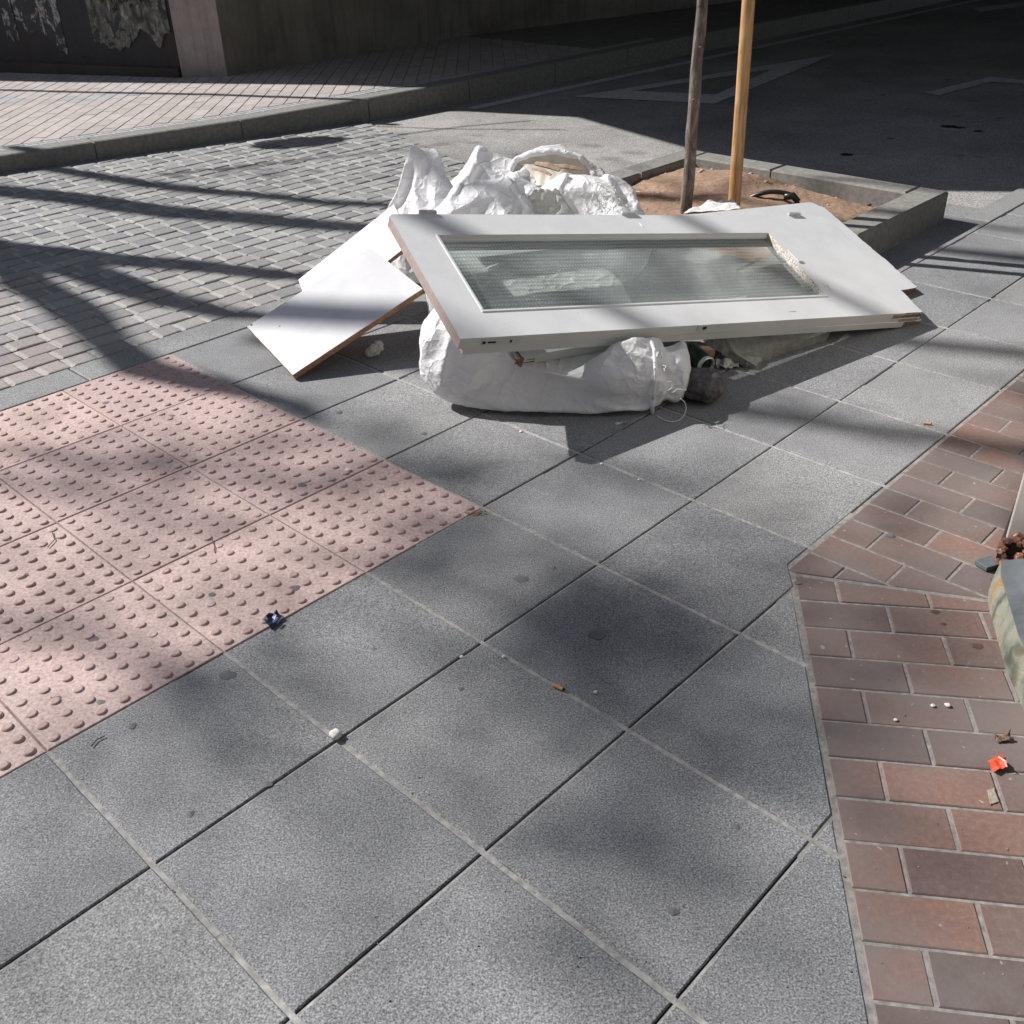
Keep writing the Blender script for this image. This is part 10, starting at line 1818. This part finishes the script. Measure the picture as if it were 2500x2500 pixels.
# cigarette ends
def butt(x, y, ang, label, L_=.024, r=.0038, colr=(.62, .30, .12)):
    p = at(x, y, r); d = Vector((math.cos(ang), math.sin(ang), 0))
    e = empty('cigarette_end', p, label, 'cigarette end', 'cigarette ends on the pavement')
    mb = MB(); mb.tube([p - d * L_ / 2, p + d * L_ / 2], r, 12); mb.build('filter', m_simple('orange_filter_paper', colr, .8, 90, .15, .2, .001), e, smooth=False)
    mb = MB(); mb.tube([p + d * (L_ / 2 - .0005), p + d * (L_ / 2 + .003)], r * .96, 12); mb.build('burnt_tip', m_simple('ash_black', (.03, .028, .027), .9), e)
butt(1053, 1296, R(-38), 'orange cigarette end in the wide joint of the near grey slabs')
butt(1749, 799, R(-20), 'small orange cigarette end in a joint near the brick edge', .02)
for i, (x, y, r, lb) in enumerate(((1124, 1306, .0045, 'tiny white paper crumb right of the orange cigarette end'), (871, 1239, .0045, 'tiny white chip in the joint left of the cigarette end'),
        (950, 1239, .0045, 'tiny white chip on the slab edge by a joint crossing'), (657, 886, .0085, 'white plaster chip stuck on the pink blisters'),
        (983, 814, .005, 'white crumb on the slab just below the front sack'), (1135, 875, .005, 'white crumb on the joint below the sack shadow'),
        (1205, 905, .004, 'small white crumb at the joint of two sunlit slabs'), (1722, 1233, .0, ''), (1690, 1358, .004, 'pale grit grain on the brick paving near the slab edge'),
        (1788, 1330, .006, 'pale grit grain on the brick paving by the plinth'), (1760, 1331, .0045, 'pale grit grain on the middle of the brick paving'))):
    if r == 0: continue
    p = at(x, y, r * .5); mb = MB(); rock(mb, p, r, i * 1.3, .55, 1)
    tag(mb.build('white_chip', M['paper'], origin=p), lb, 'chip', 'white chips on the paving')
p = at(905, 965, .001); mb = MB()
for k in range(40):
    a_ = random.random() * 6.3; d = random.random() ** .6 * .022
    rock(mb, (p.x + math.cos(a_) * d * 1.5 - .012, p.y + math.sin(a_) * d * .8 - .004, .002), random.uniform(.0012, .003), k, .6, 0)
tag(mb.build('orange_crumbs', m_simple('orange_brick_dust', (.46, .22, .09), .9, 60, .3), origin=p), 'orange brown crumbs at the corner tip of the pink tactile area', 'crumbs', kind='stuff')
# tiny grit all over
mb = MB()
for k in range(260):
    x, y = random.uniform(-60, 1930), random.uniform(620, 1900)
    p = at(x, y, 0); r = random.choice((.001, .0012, .0014, .002))
    rock(mb, (p.x, p.y, r * .3), r, k, .7, 0)
tag(mb.build('grit', m_simple('mixed_grit', (.22, .21, .19), .9, 20, .6)), 'fine grit scattered over the paving', 'grit', kind='stuff')
# dry twigs / stalks on the tactile tiles
for i, (pts_, lb) in enumerate(((((400, 700 + 318), (405, 1030), (404, 1042)), 'thin dry stalk on the upper pink tiles'),
        (((98, 1003), (103, 1018), (90, 1032)), 'bent dark twig on the left pink tiles'), (((172, 1408), (182, 1396), (198, 1388)), 'thin dark twig on the lowest pink tiles'))):
    mb = MB(); P = [at(x * 1.0, y * 1.0, .0035) for x, y in pts_]
    mb.tube(P, .0012, 5); tag(mb.build('twig', m_simple('twig_brown', (.09, .06, .045), .9), origin=P[0]), lb, 'twig', 'twigs on the tactile paving')

# ================================================================ street trees left of the picture: they throw the branch shadows
random.seed(101)
sh = Vector((math.sin(R(AZ)), math.cos(R(AZ)), 0)); sp2 = Vector((sh.y, -sh.x, 0))
KZ = 1 / math.tan(R(EL))
def branch_over(tree_xy, x, y, w, zj=0.0, z0=0.0):
    """point on the sun ray that ends at photo position (x, y); height chosen so the limb stays over its own tree"""
    P = at(x, y, z0)
    d = (P - Vector((*tree_xy, 0))).dot(sh)
    z = max(.25, d / KZ + zj)
    return P + Vector((-sh.x * KZ * (z - z0), -sh.y * KZ * (z - z0), z - z0))
DENS = .48
def street_tree(xy, label, limbs, clumps, seed):
    random.seed(seed)
    e = empty('street_tree', (xy[0], xy[1], 0), label, 'tree', 'street trees left of the picture')
    mb = MB(); ends = []
    for L_ in limbs:
        zj = random.uniform(-.15, .15)
        P = [branch_over(xy, x, y, w, zj * i / len(L_)) for i, (x, y, w) in enumerate(L_)]
        # smooth
        Q = []; rad = []
        for i in range(len(P) - 1):
            for k in range(6):
                t = k / 6
                Q.append(P[i].lerp(P[i + 1], t) + Vector((noise.noise(P[i].lerp(P[i + 1], t) * 1.7), noise.noise(P[i].lerp(P[i + 1], t) * 1.7 + Vector((9, 0, 0))), 0)) * .03)
                rad.append((L_[i][2] * (1 - t) + L_[i + 1][2] * t) / 2)
        Q.append(P[-1]); rad.append(L_[-1][2] / 2)
        mb.tube(Q, rad, 10)
        ends += [Q[len(Q) // 2], Q[-1]]
    mb.build('trunk', M['bark'], e, smooth=True)
    cb = MB(); tb = MB()
    if not clumps:
        for k in range(6): leaf_clump(cb, (xy[0] - .2 * k, xy[1] + .25 * k - .6, 1.9 + .12 * k), .3, 24, .05)
    for (x, y, r, n) in clumps:
        c_ = branch_over(xy, x, y, r, random.uniform(-.4, .4))
        leaf_clump(cb, c_, r * 1.6, int(n * DENS), .05)
        near = min(ends, key=lambda q: (q - c_).length)
        tb.tube([near, (near + c_) / 2 + Vector((random.uniform(-.2, .2), random.uniform(-.2, .2), .1)), c_], [.02, .012, .005], 6)
    tb.build('twigs', M['bark'], e, smooth=True)
    cb.build('crown', M['leaf'], e)
    return e
T1 = at(0, 462); d1 = 4.6
xy1 = (T1.x - sh.x * d1, T1.y - sh.y * d1)
limbs1 = [
    [(-1500, 330, .26), (-700, 385, .25), (-200, 440, .24), (0, 466, .22), (96, 480, .23), (192, 488, .18), (352, 502, .16), (480, 517, .14), (576, 522, .12), (700, 540, .09)],
    [(0, 470, .2), (96, 492, .2), (192, 523, .19), (256, 549, .18), (320, 572, .16), (416, 592, .12), (520, 600, .06)],
    [(20, 480, .18), (48, 532, .18), (96, 555, .17), (144, 577, .16), (179, 605, .14), (208, 647, .14), (272, 695, .16), (384, 722, .15), (460, 742, .10), (544, 762, .08), (608, 797, .05)],
    [(48, 532, .10), (130, 600, .08), (190, 648, .10), (215, 650, .1)],
]
clumps1 = [(545, 768, .07, 18), (690, 905, .19, 80), (740, 950, .14, 40), (600, 800, .12, 30), (430, 860, .16, 34), (850, 880, .14, 30), (935, 930, .10, 20), (880, 1060, .20, 80), (940, 1100, .16, 44),
    (1220, 905, .12, 34), (1150, 880, .1, 20), (250, 1050, .17, 36), (360, 930, .14, 26), (560, 1190, .16, 34), (540, 1240, .18, 30), (150, 1150, .14, 20), (40, 1440, .14, 30), (420, 1400, .16, 26),
    (1110, 1220, .22, 100), (1090, 1330, .22, 90), (1180, 1290, .18, 50), (1060, 1130, .14, 30), (1270, 1180, .14, 26), (1380, 1060, .15, 40), (1460, 1230, .20, 60), (1440, 1330, .16, 34), (1520, 1450, .18, 50), (1300, 1560, .20, 44), (1230, 1640, .14, 22),
    (870, 1480, .18, 30), (980, 1700, .2, 26), (620, 1560, .16, 20), (330, 1500, .14, 20), (1450, 1750, .18, 36), (250, 1730, .16, 22), (760, 1830, .2, 26), (1560, 1260, .14, 30), (1560, 1080, .14, 34), (1660, 1150, .18, 44), (1420, 930, .12, 26),
    (120, 860, .12, 18), (60, 830, .12, 22), (800, 1250, .1, 16)]
street_tree(xy1, 'street tree left of the picture whose forked limbs shade the setts', limbs1, [], 3)
xy4 = (xy1[0] - sh.x * 6.5, xy1[1] - sh.y * 6.5)
street_tree(xy4, 'tall street tree far left of the picture whose leaves dapple the near paving', [[(-3200, 560, .3), (-1500, 640, .2), (-600, 800, .10), (120, 930, .05)], [(-1500, 640, .12), (-400, 1080, .07), (300, 1240, .04)], [(-700, 790, .06), (200, 880, .04), (620, 910, .03)], [(120, 930, .04), (700, 1060, .03), (1000, 1180, .025)]], clumps1, 4)
T2 = at(0, 360); xy2 = (T2.x - sh.x * 5.5 - .3, T2.y - sh.y * 5.5 + .5)
limbs2 = [
    [(-1300, 300, .20), (-500, 315, .18), (0, 357, .22), (160, 378, .23), (320, 402, .22), (480, 414, .21), (618, 424, .18), (760, 436, .15), (900, 470, .08), (1080, 560, .10), (1250, 600, .07)],
    [(60, 312, .09), (118, 322, .13), (256, 344, .15), (416, 363, .14), (618, 382, .12), (750, 388, .10), (850, 420, .14), (960, 440, .10), (1150, 405, .08), (1300, 432, .12), (1420, 452, .07)],
    [(300, 330, .05), (420, 318, .03)],
]
clumps2 = [(360, 324, .15, 12), (520, 333, .16, 9), (830, 425, .07, 12), (1000, 300, .2, 12), (1150, 290, .22, 14), (880, 258, .2, 8)]
street_tree(xy2, 'street tree behind the first, left of the picture, casting two long limb shadows', limbs2, clumps2, 9)
T3 = at(1391, 773); xy3 = (T3.x - sh.x * 10.2, T3.y - sh.y * 10.2)
limbs3 = [
    [(500, 640, .14), (900, 700, .13), (1391, 770, .10), (1542, 795, .10), (1776, 824, .10), (1960, 852, .10)],
    [(1391, 600, .09), (1679, 642, .10), (1800, 655, .11), (1960, 668, .12)],
    [(1391, 440, .06), (1500, 445, .05), (1680, 458, .08), (1800, 472, .11), (1960, 490, .12)],
    [(1391, 440, .05), (1560, 395, .05), (1700, 402, .05), (1960, 440, .05)],
]
clumps3 = [(1480, 780, .10, 10), (1900, 730, .16, 24), (1860, 900, .14, 14), (1650, 1000, .14, 26)]
street_tree(xy3, 'farthest street tree left of the picture, shading the slabs by the planter', limbs3, clumps3, 5)

# lamp hung on cables above the crossing (out of the picture), it throws the oval and line shadows
zc = 3.3
def up(x, y, z, z0=0): 
    P = at(x, y, z0); return P + Vector((-sh.x * KZ * (z - z0), -sh.y * KZ * (z - z0), z - z0))
lt = empty('street_lamp', up(545, 270, zc), 'oval street lamp hung on cables whose shadow lies on the crossing', 'street lamp')
cen = up(545, 270, zc)
L_ = up(470, 276, zc); R_ = up(655, 262, zc)
mb = MB()
half = (R_ - L_) / 2; ac = (L_ + R_) / 2; ud = half.normalized(); wd = Vector((-ud.y, ud.x, 0)); 
for i in range(9): pass
rings = []
for k, (zz, s_) in enumerate(((-.05, .55), (-.03, .85), (0, 1.0), (.03, .85), (.05, .5))):
    rings.append([ac + ud * half.length * s_ * math.cos(t) + wd * .17 * s_ * math.sin(t) + Vector((0, 0, zz)) for t in [2 * math.pi * q / 24 for q in range(24)]])
mb.loft(rings); mb.build('housing', M['steel'], lt, smooth=True)
mb = MB()
mb.tube([up(640, 264, zc), up(740, 252, zc), up(870, 235, zc), up(1000, 224, zc)], .011, 6)
mb.tube([up(690, 234, zc), up(850, 240, zc), up(1060, 241, zc)], .010, 6)
mb.build('cable', M['jointdark'], lt)
cb = empty('span_cable', up(0, 172, 3.6, .1), 'thin cable above the far pavement throwing one straight shadow line', 'cable')
mb = MB(); mb.tube([up(-900, 150, 3.6, .1), up(0, 173, 3.6, .1), up(400, 181, 3.6, .12), up(700, 190, 3.6, .14)], .034, 8)
mb.build('wire', M['jointdark'], cb)
